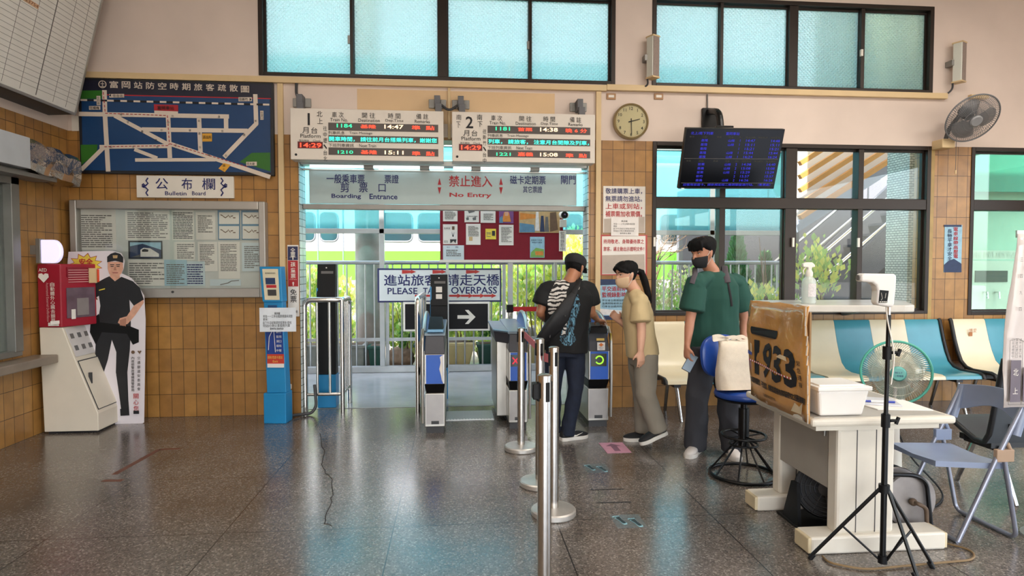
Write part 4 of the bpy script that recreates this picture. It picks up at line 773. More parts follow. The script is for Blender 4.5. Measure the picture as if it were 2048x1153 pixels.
# hanging timetable screen
tv = thing('timetable_screen', 'black flat screen of train times hanging tilted before the window', 'screen', (2.9, 6.2, 2.8)); tc = at(1461, 318, 6.15)
ext = M.Translation(tc) @ M.Rotation(math.radians(20), 4, 'X') @ M.Rotation(math.radians(2.5), 4, 'Z')
b = MB(ext); b.box(-.52, .52, -.02, .03, -.305, .305); b.build('bezel', mat('screen_black', '0b0b0d', .3), tv, bev=.006)
b = MB(ext); b.box(-.508, .508, -.023, -.015, -.285, .295); b.build('display', mat('display_black', '07080d', .15, var=0), tv)
blue_l = mat('screen_blue', '2e2ed0', .5, var=0, emit=.45); dim_l = mat('screen_dim', '3f3f38', .5, var=0, emit=.05)
k = MB(ext); k3 = MB(ext)
TX = lambda s_, u0, u1, v0, v1, kk=None: (kk or k).text(s_, -.508+1.016*u0, -.508+1.016*u1, .295-.58*v1, .295-.58*v0, -.0245)
TX('北上/南下列車', .04, .27, .045, .095); TX('富岡車站', .40, .54, .045, .095)
for v in (.115, .525):
    for s_, u0, u1 in (('車次', .03, .08), ('終點', .16, .21), ('車種', .31, .36), ('經由', .43, .48), ('月台', .54, .58), ('預定時間', .61, .71), ('準點狀況', .74, .84), ('發車時間', .87, .97)): TX(s_, u0, u1, v, v+.03, k3)
for i, (d_, via, pf, t0, t1) in enumerate((('基隆', 1, '1', '14:47', '14:48'), ('基隆', 1, '1', '15:11', '15:11'), ('基隆', 0, '1', '15:21', '15:21'), ('基隆', 1, '1', '15:44', '15:44'), ('基隆', 1, '1', '16:24', '16:24'), ('苗栗', 1, '2', '14:38', '14:40'), ('嘉義', 1, '2', '15:08', '15:08'), ('苗栗', 1, '2', '15:29', '15:29'), ('新竹', 0, '2', '15:57', '15:57'), ('嘉義', 1, '2', '16:26', '16:26'))):
    v = .165+i*.07+(.06 if i > 4 else 0)
    TX(d_, .155, .225, v, v+.045)
    if via: TX('山線', .435, .50, v, v+.045)
    TX(pf, .55, .565, v, v+.042); TX(t0, .62, .715, v, v+.042); TX(t1, .885, .975, v, v+.042)
TX('迎使用悠遊卡，請依規定經二維碼驗證通行站。（售票處）', .03, .96, .935, .978); k.build('blue_characters', blue_l, tv); k3.build('dim_characters', dim_l, tv)
k = MB(ext); k.box(-.5, .5, -.0245, -.023, .004, .007); k.box(-.5, .5, -.0245, -.023, -.245, -.242); k.build('divider', ink_g, tv)
MB(ext).box(-.49, -.46, -.025, -.02, -.302, -.295).build('maker_badge', ink_w, tv)
b = MB(); b.tube([(tc.x-.07, YB-.01, 3.39), (tc.x-.07, YB-.02, 3.2)], .008, 6); b.build('cable', ink_g, tv); b = MB()
b.box(tc.x-.13, tc.x+.03, YB-.04, YB, 2.9, 3.24); b.tube(fillet([(tc.x-.06, YB-.03, 3.2), (tc.x-.06, YB-.3, 3.14), (tc.x-.06, tc.y+.06, tc.z+.12)], .1), .035, 10); b.box(tc.x-.14, tc.x+.04, tc.y+.02, tc.y+.2, tc.z+.30, tc.z+.34); b.build('wall_mount', black_m, tv, bev=.006)
# pillar posters by the gate
y = YB-.001
sheet('fare_notice', 'white notice in navy and red asking riders to buy tickets first, on the pillar', 'sign', (1206, 373, 1290, 466), y, paper, 1, None, texts=[(t_, (1211, 377+i*15.2, 1284, 388.5+i*15.2), .012, c_) for i, (t_, c_) in enumerate((('敬請購票上車，', ink_n), ('無票請勿進站。', ink_n), ('上車或到站，', ink_r), ('補票需加收票價。', ink_r)))], t=.008,
      shapes=[('grey_tape', [(1208, 438), (1289, 434), (1289, 465), (1208, 466)], mat('old_tape', 'b9aa9d', .5, var=.1))])
sheet('travel_notice', 'small white bulletin taped over the joint of the two pillar notices', 'paper', (1222, 434, 1277, 472), y-.012, mat('taped_paper', 'e6dfda', .35), 1, None, texts=[('新訊報', (1243, 441, 1255, 444.5), ink), ('本站一一三年台鐵票價調整', (1227, 446.5, 1270, 450), ink_g), ('更新', (1227, 451, 1234, 454.5), ink_g), ('自下午日起生效敬請旅客', (1227, 456, 1270, 459.5), ink_g), ('何站0小時火車服務到再', (1227, 460.5, 1268, 464), ink_g), ('富岡車站 謹啟', (1240, 465.5, 1262, 468.5), ink)], t=.002)
fr_ = sheet('concession_notice', 'red bordered notice about concession tickets on the pillar', 'sign', (1201, 470, 1294, 551), y, mat('notice_red', 'b5463f', .5), 1, None, shapes=[('face', [(1204, 473), (1291, 472), (1291, 548), (1204, 549)], paper), ('grey_tape', [(1204, 511), (1289, 509), (1290, 547), (1204, 548)], mat('old_tape', 'b9aa9d', .5))], t=.006)
k = MB(); k.ptext('持用敬老、身障優待票之', 1207, 479, 1288, 488, y-.010, bold=.01); k.ptext('旅客，請主動出示證明文件！', 1207, 494, 1288, 503, y-.010, bold=.01); k.build('lettering', ink_r, fr_)
cp_ = sheet('crossing_poster', 'blue and white level crossing safety poster low on the pillar', 'poster', (1199, 559, 1262, 640), y, photo['sky'], 1, None, t=.004,
      texts=[('平交道前停', (1204, 573, 1252, 583), .014, ink_r), ('監視錄影時', (1204, 585, 1252, 595), .014, ink_r), ('平交道全面裝設錄影', (1204, 599, 1255, 603.5), ink), ('違規闖越者依法舉發', (1204, 605, 1255, 609.5), ink), ('行車安全請共同維護', (1204, 611, 1255, 615.5), ink)],
      shapes=[('blue_band', [(1199, 559), (1262, 559), (1262, 569), (1199, 571)], photo['navy']), ('street_drawing', [(1200, 618), (1261, 623), (1261, 632), (1200, 630)], photo['white']), ('blue_foot', [(1199, 632), (1262, 632), (1262, 640), (1199, 640)], photo['navy'])])
sheet('overhead_wire_poster', 'narrow poster of red characters warning of live wires on the second pillar', 'poster', (1888, 450, 1923, 545), y, photo['sky'], 1, None, t=.004,
      texts=[(c, (1907, 455+i*9, 1916, 463+i*9), .01, ink_r) for i, c in enumerate('電車線帶高壓電')]+[(c, (1895, 459+i*9, 1904, 467+i*9), .01, photo['navy']) for i, c in enumerate('長物平拿才安全')],
      shapes=[('top_band', [(1888, 450), (1923, 450), (1923, 454), (1888, 454)], photo['navy']), ('night_city', [(1888, 530), (1897, 522), (1908, 518), (1923, 528), (1923, 545), (1888, 545)], photo['navy'])])
# fare category strip beside the opening
fs = thing('fare_strip', 'tall narrow navy, red and white fare category strip beside the gates', 'sign', (-1.66, YB, 1.1)); xa, xb = -1.715, -1.605
MB().box(xa, xb, YB-.008, YB, 1.02, 1.755).build('panel', paper, fs); a = [(1.745, 1.60, mat('strip_navy', '20244f', .5)), (1.60, 1.33, mat('strip_red', 'b02428', .5))]
for z1, z0, m_ in a: MB().box(xa+.004, xb-.006, YB-.011, YB-.006, z0, z1-.004).build('band', m_, fs)
k = MB(); xm = (xa+xb)/2
for c, z in (('全', 1.70), ('票', 1.65), ('孩', 1.555), ('童', 1.495), ('票', 1.435)): k.text(c, xm-.024, xm+.024, z-.022, z+.026, YB-.013, bold=.01)
for z in (1.605, 1.338): k.prism([(xm-.005, z), (xm+.005, z), (xm+.005, z+.025), (xm+.012, z+.025), (xm, z+.04), (xm-.012, z+.025), (xm-.005, z+.025)], 'xz', YB-.013, YB-.012)
k.text('Adult fare', xm-.035, xm+.035, 1.627, 1.634, YB-.013); k.text('Child fare', xm-.035, xm+.035, 1.398, 1.405, YB-.013); k.build('white_lettering', ink_w, fs)
k = MB(); k.text('免', xm-.032, xm+.032, 1.24, 1.30, YB-.011, bold=.01); k.text('票', xm-.032, xm+.032, 1.165, 1.23, YB-.011, bold=.01); k.text('Free', xm-.04, xm+.04, 1.06, 1.095, YB-.011); k.build('black_lettering', ink, fs)
tag(MB().box(-1.735, -1.69, YB-.03, YB, .27, .32).build('outlet_box', white_p, bev=.004), 'little white outlet box low on the tiles behind the blue reader', 'socket')
# ---------------------------------------------------------------- ticket gates
gate_side = mat('gate_steel', 'b5b0a8', .32, .85, var=.08, scale=8); gate_grey = mat('gate_dark_grey', '44444a', .45, var=.08); gate_blue = mat('gate_blue', '2a5fc0', .4, var=.06)
gate_lt = mat('gate_light_blue', '6fa3c8', .3, var=.06); gate_top = mat('gate_top_steel', '93a5b5', .28, .6, var=.1); fin_b = mat('fin_blue', '2f6fb5', .3, var=.05)
def gate(label, x0, x1, y0, y1, side, mark=None):
    """automatic ticket gate: steel foot, grey band, blue panel, head, slanted top, arched guard on one side"""
    r = thing('ticket_gate', label, 'ticket gate', ((x0+x1)/2, (y0+y1)/2, 0), 'automatic ticket gates'); w = x1-x0
    MB().box(x0+.012, x1-.012, y0+.012, y1-.012, 0, .06).build('plinth', grey_d, r)
    MB().box(x0, x1, y0, y1, .06, .37).build('lower_cabinet', gate_side, r, bev=.006)
    b = MB(); b.box(x0+.012, x1-.012, y0-.004, y0+.004, .085, .36); b.build('service_door', mat('door_grey', '9f9a97', .4, .5), r)
    MB().box(x0+w*.32, x0+w*.70, y0-.007, y0, .085, .115).build('maker_plate', grey_d, r)
    b = MB(); b.hexa([(x0+.012, y0+.03, .37), (x1-.012, y0+.03, .37), (x1-.012, y1, .37), (x0+.012, y1, .37), (x0, y0-.03, .46), (x1, y0-.03, .46), (x1, y1, .46), (x0, y1, .46)]); b.build('ledge', black_p, r, bev=.006)
    MB().box(x0, x1, y0-.03, y1, .46, .735).build('middle_cabinet', gate_side, r, bev=.006)
    MB().box(x0+.014, x1-.014, y0-.036, y0-.026, .465, .73).build('blue_panel', gate_blue, r)
    b = MB(); b.hexa([(x0, y0-.03, .735), (x1, y0-.03, .735), (x1, y1, .735), (x0, y1, .735), (x0+.01, y0+.03, .90), (x1-.01, y0+.03, .90), (x1-.01, y1, .92), (x0+.01, y1, .92)]); b.build('head', gate_grey, r, bev=.008)
    MB().hexa([(x0-.005, y0+.02, .90), (x1+.005, y0+.02, .90), (x1+.005, y1, .92), (x0-.005, y1, .92), (x0-.002, y0+.04, .925), (x1+.002, y0+.04, .925), (x1+.002, y1, .945), (x0-.002, y1, .945)]).build('top_plate', gate_top, r, bev=.006)
    xs = x0-.02 if side < 0 else x1-.005
    pr = [(y0+.16, .74), (y0+.10, .93)]+[(y0+.10+(y1-y0-.25)*t/8, .93+.14*math.sin(PI*t/8)**.7) for t in range(1, 9)]+[(y1-.05, .90), (y1-.05, .74)]
    MB().prism(pr, 'yz', xs, xs+.025).build('guard_fin', fin_b, r, bev=.006)
    MB().tube([(xs+.012, p[0], p[1]) for p in pr[1:-1]], .016, 8).build('fin_edge', gate_side, r, smooth=50)
    xs = x0-.018 if side < 0 else x1+.018
    MB().tube(fillet([(xs, y0-.012, .10), (xs, y0-.035, .5), (xs, y0-.01, .86), (xs, y0+.10, .95)], .15), .014, 8).build('side_rail', gate_side, r, smooth=50)
    return r
g = gate('ticket gate with torn sticker on its blue panel, before the black post', -.285, -.10, 5.74, 7.0, -1)
b = MB(); x, y, z = -.10, 5.70, .46
b.prism([(-.117, .73), (-.145, .71), (-.138, .66), (-.15, .6), (-.135, .54), (-.128, .5), (-.117, .47)], 'xz', 5.701, 5.703); b.build('torn_sticker', white_p, g)
b = MB(); b.hexa([(-.262, 5.79, .94), (-.112, 5.79, .94), (-.112, 6.02, .945), (-.262, 6.02, .945), (-.25, 5.84, .95), (-.125, 5.84, .95), (-.125, 6.04, 1.055), (-.25, 6.04, 1.055)]); b.build('card_reader', black_p, g, bev=.01)
MB().box(-.262, -.112, 5.76, 5.80, .93, .955).build('reader_lip', gate_lt, g, bev=.006)
g = gate('ticket gate showing a red cross, between two lanes', .495, .675, 5.82, 7.0, 1)
MB().box(.51, .60, 5.782, 5.79, .60, .71).build('display', mat('gate_display', '17181c', .2), g)
b = MB(); b.tube([(.528, 5.78, .685), (.582, 5.78, .625)], .007, 6); b.tube([(.582, 5.779, .685), (.528, 5.779, .625)], .007, 6); b.build('red_cross', mat('cross_lit', 'e04050', .5, var=0, emit=.6), g)
MB().hexa([(.36, 6.05, .905), (.50, 5.86, .905), (.50, 6.98, .905), (.36, 6.98, .905), (.36, 6.05, .925), (.50, 5.86, .925), (.50, 6.98, .925), (.36, 6.98, .925)]).build('side_table', gate_top, g, bev=.005)
MB().hexa([(.39, 6.08, .80), (.50, 5.92, .80), (.50, 6.94, .80), (.39, 6.94, .80), (.37, 6.06, .905), (.50, 5.88, .905), (.50, 6.96, .905), (.37, 6.96, .905)]).build('side_housing', gate_grey, g)
MB().box(.40, .50, 6.1, 6.95, .06, .80).build('side_cabinet', gate_side, g, bev=.006)
g = gate('ticket gate showing a green circle, used by the man in the cap', 1.255, 1.455, 5.83, 7.0, 1)
MB().box(1.275, 1.425, 5.792, 5.80, .59, .71).build('display', mat('gate_display2', '3c3f36', .25), g)
b = MB(); b.tube(arc((1.355, 5.788, .65), .036, -150, 160, 20), .007, 6); b.build('green_ring', mat('ring_lit', '9be03a', .5, var=0, emit=1.0), g, smooth=40)
b = MB(); b.hexa([(1.262, 5.79, .90), (1.44, 5.79, .90), (1.44, 5.84, .93), (1.262, 5.84, .93), (1.275, 5.82, .97), (1.43, 5.82, .97), (1.41, 6.0, .99), (1.29, 6.0, .99)]); b.build('card_reader', black_p, g, bev=.01)
MB().box(1.325, 1.40, 5.782, 5.79, .835, .857).build('ticket_slot', mat('slot_yellow', 'd9b45a', .4), g); MB().box(1.33, 1.405, 5.772, 5.775, .745, .82).build('arrow_sticker', paper, g)
b = MB(); b.prism([(1.367, .815), (1.395, .793), (1.378, .793), (1.378, .782), (1.356, .782), (1.356, .793), (1.339, .793)], 'xz', 5.769, 5.771); b.build('orange_arrow', mat('arrow_orange', 'e0782e', .5), g)
b = MB(); b.text('車票插入口', 1.345, 1.39, .765, .774, 5.770); b.text('TICKET IN', 1.35, 1.385, .752, .760, 5.770); b.build('sticker_text', ink_n, g)
MB().box(1.468, 1.476, 5.81, 5.86, .42, .9).build('yellow_edge', mat('edge_yellow', 'd8b640', .4), g)
# ---------------------------------------------------------------- stainless barriers and black card posts
bt = thing('pipe_barrier', 'stainless pipe barrier wrapped round the black card post in the opening', 'barrier', (-1.4, 6.75, 0)); b = MB()
xa, xb, ya, yb_ = -1.575, -1.19, 6.68, 7.12; ztop = 1.185
b.tube(fillet([(xa, ya, 0), (xa, ya, ztop), (xb, ya, ztop), (xb, yb_, ztop), (xb, yb_, 0)], .08), .029, 12); b.tube([(xb, ya, 0), (xb, ya, ztop)], .024, 12); b.tube([(xa, ya, .19), (xb, ya, .19), (xb, yb_, .19)], .018, 10); b.build('pipe_frame', steel, bt, smooth=45)
for i in (1, 2): MB().cyl((xa+(xb-xa)*i/3, ya, .19), (xa+(xb-xa)*i/3, ya, ztop), .013).build('upright', steel, bt, smooth=45)
for i in (1, 2, 3, 4): MB().cyl((xb, ya+(yb_-ya)*i/5, .19), (xb, ya+(yb_-ya)*i/5, ztop), .012).build('upright', steel, bt, smooth=45)
bt = thing('pipe_barrier', 'stainless pipe barrier seen end on just beside the torn sticker gate', 'barrier', (-.38, 6.9, 0)); b = MB()
b.tube(fillet([(-.40, 6.62, 0), (-.40, 6.62, 1.20), (-.385, 7.7, 1.20), (-.385, 7.7, 0)], .08), .027, 12); b.tube([(-.40, 6.62, .25), (-.385, 7.7, .25)], .018, 10); b.build('pipe_frame', steel, bt, smooth=45)
for i in range(1, 5): MB().cyl((-.395, 6.62+.216*i, .25), (-.395, 6.62+.216*i, 1.19), .012).build('upright', steel, bt, smooth=45)
def card_post(label, x, y, h, w):
    r = thing('card_post', label, 'card reader', (x, y, 0), 'card reader posts'); MB().box(x-w, x+w, y-.09, y+.09, 0, .36).build('base', royal if False else blue_p, r, bev=.006); MB().box(x-w-.004, x-w+.012, y-.07, y+.095, .36, 1.3).build('blue_edge', blue_p, r)
    MB().box(x-w, x+w, y-.075, y+.06, .36, h-.36).build('column', black_p, r, bev=.006); b = MB(); b.hexa([(x-w, y-.08, h-.36), (x+w, y-.08, h-.36), (x+w, y+.05, h-.36), (x-w, y+.05, h-.36), (x-w, y-.03, h), (x+w, y-.03, h), (x+w, y+.07, h), (x-w, y+.07, h)]); b.build('reader_head', black_p, r, bev=.006)
    q = lambda z: y-.08+.05*(z-h+.36)/.36-.003
    b = MB(); z = h-.09; b.box(x-w*.55, x+w*.75, q(z)-.002, q(z)+.004, z-.014, z+.014); b.build('slot', ink_g, r); b = MB(); z = h-.04; b.ball((x, q(z), z), .008, .004, .008, 8); b.build('sensor', ink_w, r); return r, q
card_post('tall black card post with blue foot behind the stainless barrier', -1.395, 6.97, 1.56, .098)
r, q = card_post('tall black card post rising behind the torn sticker gate', -.19, 7.3, 1.44, .098)
for z0, z1 in ((1.235, 1.30), (1.16, 1.215)): MB().box(-.225, -.155, q((z0+z1)/2)-.004, q((z0+z1)/2)+.002, z0, z1).build('sticker', paper, r)
MB().box(-.225, -.16, 6.93, 6.95, .05, .36) 
# blue reader in front of the tiled wall
rb = thing('card_reader_post', 'sky blue card reader post with a taped paper notice by the bulletin case', 'card reader', (-1.75, 6.3, 0)); sh = M.Translation((-1.75, 6.3, 0)) @ M.Rotation(math.radians(-6), 4, 'Z')
def lb(): return MB(sh)
b = lb(); b.box(-.112, .108, -.075, .10, 0, .30); b.build('base', blue_p, rb, bev=.008)
b = lb(); b.hexa([(-.085, -.055, .30), (.105, -.055, .30), (.105, .07, .30), (-.085, .07, .30), (-.115, -.03, 1.20), (.07, -.03, 1.20), (.07, .07, 1.20), (-.115, .07, 1.20)]); b.build('column', blue_p, rb, bev=.006)
b = lb(); b.hexa([(-.118, -.05, 1.19), (.078, -.05, 1.19), (.078, .08, 1.19), (-.118, .08, 1.19), (-.165, .00, 1.535), (.045, .00, 1.535), (.045, .12, 1.535), (-.165, .12, 1.535)]); b.build('head', blue_p, rb, bev=.008)
fr3 = lambda: None
def head_pt(u, v, d=.004): return (-.118-.047*v+(.196+.014*v)*u, -.05+.05*v-d, 1.19+.345*v)
def hq(nm, u0, u1, v0, v1, m_, d=.004): b = lb(); b.quad(head_pt(u0, v0, d), head_pt(u1, v0, d), head_pt(u1, v1, d), head_pt(u0, v1, d)); return b.build(nm, m_, rb, solid=.003)
hq('face_panel', .14, .88, .06, .93, mat('ivory', 'd8cfb4', .45), .004); hq('screen', .26, .72, .50, .68, mat('reader_screen', '2a3f63', .2), .008); hq('red_label', .28, .76, .40, .48, ink_r, .008); hq('card_picture', .32, .74, .18, .35, grey_d, .008)
b = lb(); b.text('臺灣鐵路管理局', -.10, .0, 1.463, 1.478, -.02); b.build('lettering', ink, rb); b = lb(); b.box(-.07, .02, -.045, -.03, 1.13, 1.16); b.build('coin_slot', mat('slot_blue', '1a4a78', .5), rb, bev=.006)
rp = [(-.105, -.048, .92), (.075, -.048, .92), (.085, -.056, .585), (-.095, -.056, .585)]
b = lb(); b.hexa([(-.078, -.052, .64), (.085, -.052, .64), (.085, -.04, .64), (-.078, -.04, .64), (-.095, -.046, .93), (.07, -.046, .93), (.07, -.034, .93), (-.095, -.034, .93)]); b.build('route_sticker', mat('route_blue', '1e3f8c', .45), rb)
b = lb(); b.hexa([(-.076, -.057, .585), (.088, -.057, .585), (.088, -.045, .585), (-.076, -.045, .585), (-.078, -.055, .68), (.085, -.055, .68), (.085, -.043, .68), (-.078, -.043, .68)]); b.build('red_sticker', mat('sticker_red', 'c23a2a', .5), rb)
b = lb(); b.box(-.074, .087, -.060, -.054, .55, .588); b.build('white_sticker', paper, rb)
b = lb(); b.text('請刷/悠遊卡進站', -.07, .075, .635, .665, -.060); b.text('Exit', -.02, .03, .60, .622, -.060); b.build('sticker_text', mat('text_yellow', 'ecc25a', .5), rb)
b = lb(); b.tube([(-.01, -.053, .92), (.005, -.056, .70)], .003, 5); b.tube([(-.065, -.053, .72), (-.055, -.053, .85), (-.02, -.051, .92)], .003, 5)
for i, c in enumerate(('新竹', '富岡', '湖口', '楊梅', '中壢')): b.text(c, .015, .065, .885-i*.045, .910-i*.045, -.058)
b.build('route_lines', ink_w, rb)
k = MB(); nx = rect(519, 616, 592, 664, 6.19); k.box(nx[0], nx[1], 6.19, 6.193, nx[2], nx[3]); pn = thing('paper_notice', 'white paper notice taped across the blue reader post', 'paper', (nx[0], 6.19, nx[2])); k.build('sheet', mat('notice_white', 'dde3ea', .7), pn)
k = MB()
for s_, b_, bo in (('新訊報', (549, 625, 560, 630), .01), ('本站一一三年台鐵票價重新調整', (526, 630, 585, 636), 0), ('更新：', (526, 637, 537, 642), 0), ('自下午日起敬請旅客更新/查核', (526, 643, 583, 649), 0), ('何站0小時火車服務列車', (526, 649, 580, 655), 0), ('富岡車站‧謹啟敬啟', (540, 656, 567, 660), .01)): k.ptext(s_, *b_, 6.188, bold=bo)
k.build('lettering', ink, pn)
tag(MB().tube(fillet([(-1.66, 6.42, .03), (-1.60, 6.5, .02), (-1.48, 6.55, .02), (-1.44, 6.58, .09), (-1.47, 6.64, .3)], .1), .016, 8).build('cable', grey_d, smooth=40), 'grey cable lying on the floor behind the blue reader post', 'cable')
# red lane belt beyond the middle gate, with its post
bp_ = thing('belt_post', 'short belt post with a red belt behind the middle gate', 'stanchion', (.64, 7.35, 0)); MB().cyl((.64, 7.35, 0), (.64, 7.35, 1.02), .03).build('pole', steel, bp_, smooth=40); MB().cyl((.64, 7.35, .99), (.64, 7.35, 1.08), .042).build('belt_head', black_p, bp_, smooth=40)
MB().box(.68, 1.25, 7.347, 7.353, 1.0, 1.055).build('belt', mat('belt_red', 'c8202a', .6), bp_); MB().cyl((.64, 7.35, 0), (.64, 7.35, .02), .15, n=28).build('base', steel, bp_, smooth=40)
MB().box(1.25, 1.27, 7.33, 7.37, .98, 1.07).build('belt_clip', black_p, bp_)
# ---------------------------------------------------------------- queue stanchions
def stanchion(label, x, y, h, pole=.031, first=None):
    r = thing('stanchion', label, 'stanchion', (x, y, 0), 'stainless queue stanchions')
    MB().lathe((x, y, 0), [(.0, 0), (.135, 0), (.14, .006), (.14, .032), (.132, .040), (.05, .047), (.0, .048)], 40).build('base', mat('brushed_steel', 'd2cdc6', .42, .75, var=.06, scale=30), r, smooth=35)
    MB().cyl((x, y, .04), (x, y, h), pole, n=24).build('pole', steel, r, smooth=40)
    MB().lathe((x, y, h-.005), [(0, 0), (pole+.001, 0), (pole+.001, .008), (pole*.7, .014), (0, .014)], 24).build('cap', steel, r, smooth=40)
    for i in range(4):
        a = PI*i/2+.3; c, s_ = math.cos(a), math.sin(a); b = MB(M.Translation((x+c*pole, y+s_*pole, h-.11)) @ M.Rotation(a, 4, 'Z')); b.box(-.004, .003, -.009, .009, 0, .085); b.build('belt_slot', black_p, r)
    return r
sA = stanchion('farthest of the row of stainless stanchions, with a pink belt at its top', .543, 5.16, 1.02)
sB = stanchion('second stainless stanchion of the row, next after the one with the belt', .585, 4.31, 1.03)
sC = stanchion('third stainless stanchion of the row, its base widest in view', .602, 3.79, 1.04)
sD = stanchion('big near stainless stanchion whose base is out of the picture', .391, 2.72, 1.06)
MB().box(.391-.055, .391-.03, 2.69, 2.75, .96, 1.03).build('belt_clip', black_p, sD, bev=.004)
MB().prism([(5.13, 1.0), (5.13, .945), (4.34, .945), (4.34, 1.0)], 'yz', .566, .570).build('belt', mat('belt_pink', 'd8707c', .6), sA)
MB().hexa([(.61, 4.28, .88), (.615, 3.83, .93), (.617, 3.83, .93), (.612, 4.28, .88), (.61, 4.28, .94), (.615, 3.83, .98), (.617, 3.83, .98), (.612, 4.28, .94)]).build('belt', MATS['belt_pink'], sB)
# ---------------------------------------------------------------- things on the floor
tp = thing('floor_plate', 'ribbed metal floor plate between the two gates', 'plate', (.13, 6.38, 0)); MB().box(-.1, .38, 6.2, 6.58, .0, .006).build('plate', alu, tp)
k = MB()
for i in range(15): x = -.08+i*.031; k.box(x, x+.014, 6.22, 6.56, .006, .010)
k.build('ribs', alu, tp)
pk = thing('floor_arrow', 'pink paper arrow sheet stuck to the floor in front of the gate', 'floor sign', (1.34, 5.14, 0)); MB().add([(1.234, 5.29, .002), (1.445, 5.287, .002), (1.443, 4.996, .002), (1.239, 4.99, .002)], [(0, 1, 2, 3)]).build('sheet', mat('pink_paper', 'd89cb0', .5), pk, solid=.002)
MB().prism([(1.335, 5.25), (1.40, 5.18), (1.365, 5.18), (1.365, 5.04), (1.315, 5.04), (1.315, 5.18), (1.275, 5.18)], 'xy', .0035, .005).build('arrow', mat('arrow_mauve', '8a5f72', .5), pk)
def foot(k, x, y, s_, a, z):
    f = lambda u, v: (x+s_*(u*math.cos(a)-v*math.sin(a)), y+s_*(u*math.sin(a)+v*math.cos(a)))
    k.prism([f(.5*w_*.62, v) for w_, v in ((.5, -1), (.75, -.8), (.72, -.4), (.6, 0), (.8, .4), (1, .7), (.7, .85))]+[f(-.5*w_*.62, v) for w_, v in ((.7, .85), (1, .7), (.8, .4), (.6, 0), (.72, -.4), (.75, -.8), (.5, -1))], 'xy', z, z+.001)
    for i in range(5): c = f(-.3+.15*i, 1.05-.03*abs(i-1)); k.prism([(c[0]+s_*.075*math.cos(t), c[1]+s_*.11*math.sin(t)) for t in [2*PI*j/8 for j in range(8)]], 'xy', z, z+.001)
stk = mat('clear_sticker', '8c9a9c', .15, var=.05, alpha=.5); ft_l = mat('foot_pale', '9fd0dc', .4); ft_d = mat('foot_dark', '20343a', .4)
for x, y, w_, d_, lb_ in ((1.065, 4.63, .09, .10, 'clear footprint sticker on the floor near the pink arrow sheet'), (1.035, 3.645, .09, .095, 'clear footprint sticker on the floor closest to the camera')):
    r = thing('footprint_sticker', lb_, 'floor sticker', (x, y, 0), 'footprint stickers'); MB().box(x-w_, x+w_, y-d_, y+d_, 0, .0015).build('sheet', stk, r)
    for dx in (-.042, .042):
        k = MB(); foot(k, x+dx, y-dx*.5-.01, .062, .25, .002); k.build('outline', ft_l, r); k = MB(); foot(k, x+dx, y-dx*.5-.01, .05, .25, .0035); k.build('footprint', ft_d, r)
for p, q_, lb_ in (((1180, 981), (1247, 979), 'thin dark tape strip on the floor, the one farther off'), ((1192, 1007), (1262, 1005), 'thin dark tape strip on the floor, the one nearer the camera')):
    a, b_ = gr(*p), gr(*q_); tag(MB().hexa([(a.x, a.y-.006, 0), (b_.x, b_.y-.006, 0), (b_.x, b_.y+.006, 0), (a.x, a.y+.006, 0), (a.x, a.y-.006, .0015), (b_.x, b_.y-.006, .0015), (b_.x, b_.y+.006, .0015), (a.x, a.y+.006, .0015)]).build('floor_tape', ink), lb_, 'tape', 'tape strips on the floor')
k = MB(); cr = [gr(*p) for p in ((641, 868), (644, 890), (648, 905), (643, 930), (652, 947), (663, 960), (665, 990), (660, 1012), (650, 1035), (648, 1048), (668, 1056))]
rnd = random.Random(3); pts = []
for a, b_ in zip(cr, cr[1:]):
    for t in (0, .33, .66): p = a.lerp(b_, t); pts.append((p.x+rnd.uniform(-.008, .008), p.y+rnd.uniform(-.01, .01), .0004))
for a, b_ in zip(pts, pts[1:]): k.tube([a, b_], .003, 4)
tag(k.build('floor_crack', mat('crack', '2c241f', .9)), 'long jagged crack running through the terrazzo floor', 'crack')
k = MB(); rd_ = mat('faded_red_mark', '6f4636', .5, var=.2)
for p, q_ in (((205, 962), (245, 962)), ((228, 950), (318, 900)), ((318, 900), (360, 898))):
    a, b_ = gr(*p), gr(*q_); t = (b_-a).normalized(); n_ = V((-t.y, t.x, 0))*.022; k.add([a-n_, b_-n_, b_+n_, a+n_, *[v+V((0, 0, .001)) for v in (a-n_, b_-n_, b_+n_, a+n_)]], [(0, 1, 2, 3), (4, 5, 6, 7), (0, 1, 5, 4), (1, 2, 6, 5), (2, 3, 7, 6), (3, 0, 4, 7)])
tag(k.build('floor_mark', rd_), 'faded red painted mark on the floor in front of the white pedestal', 'marking')
# ---------------------------------------------------------------- defibrillator stand, cutout policeman, side wall fittings
ad = thing('defibrillator_stand', 'white pedestal with a red defibrillator cabinet on top in the corner', 'defibrillator', (-3.5, 6.2, 0)); aw = mat('pedestal_white', 'e2d8c6', .4, var=.03)
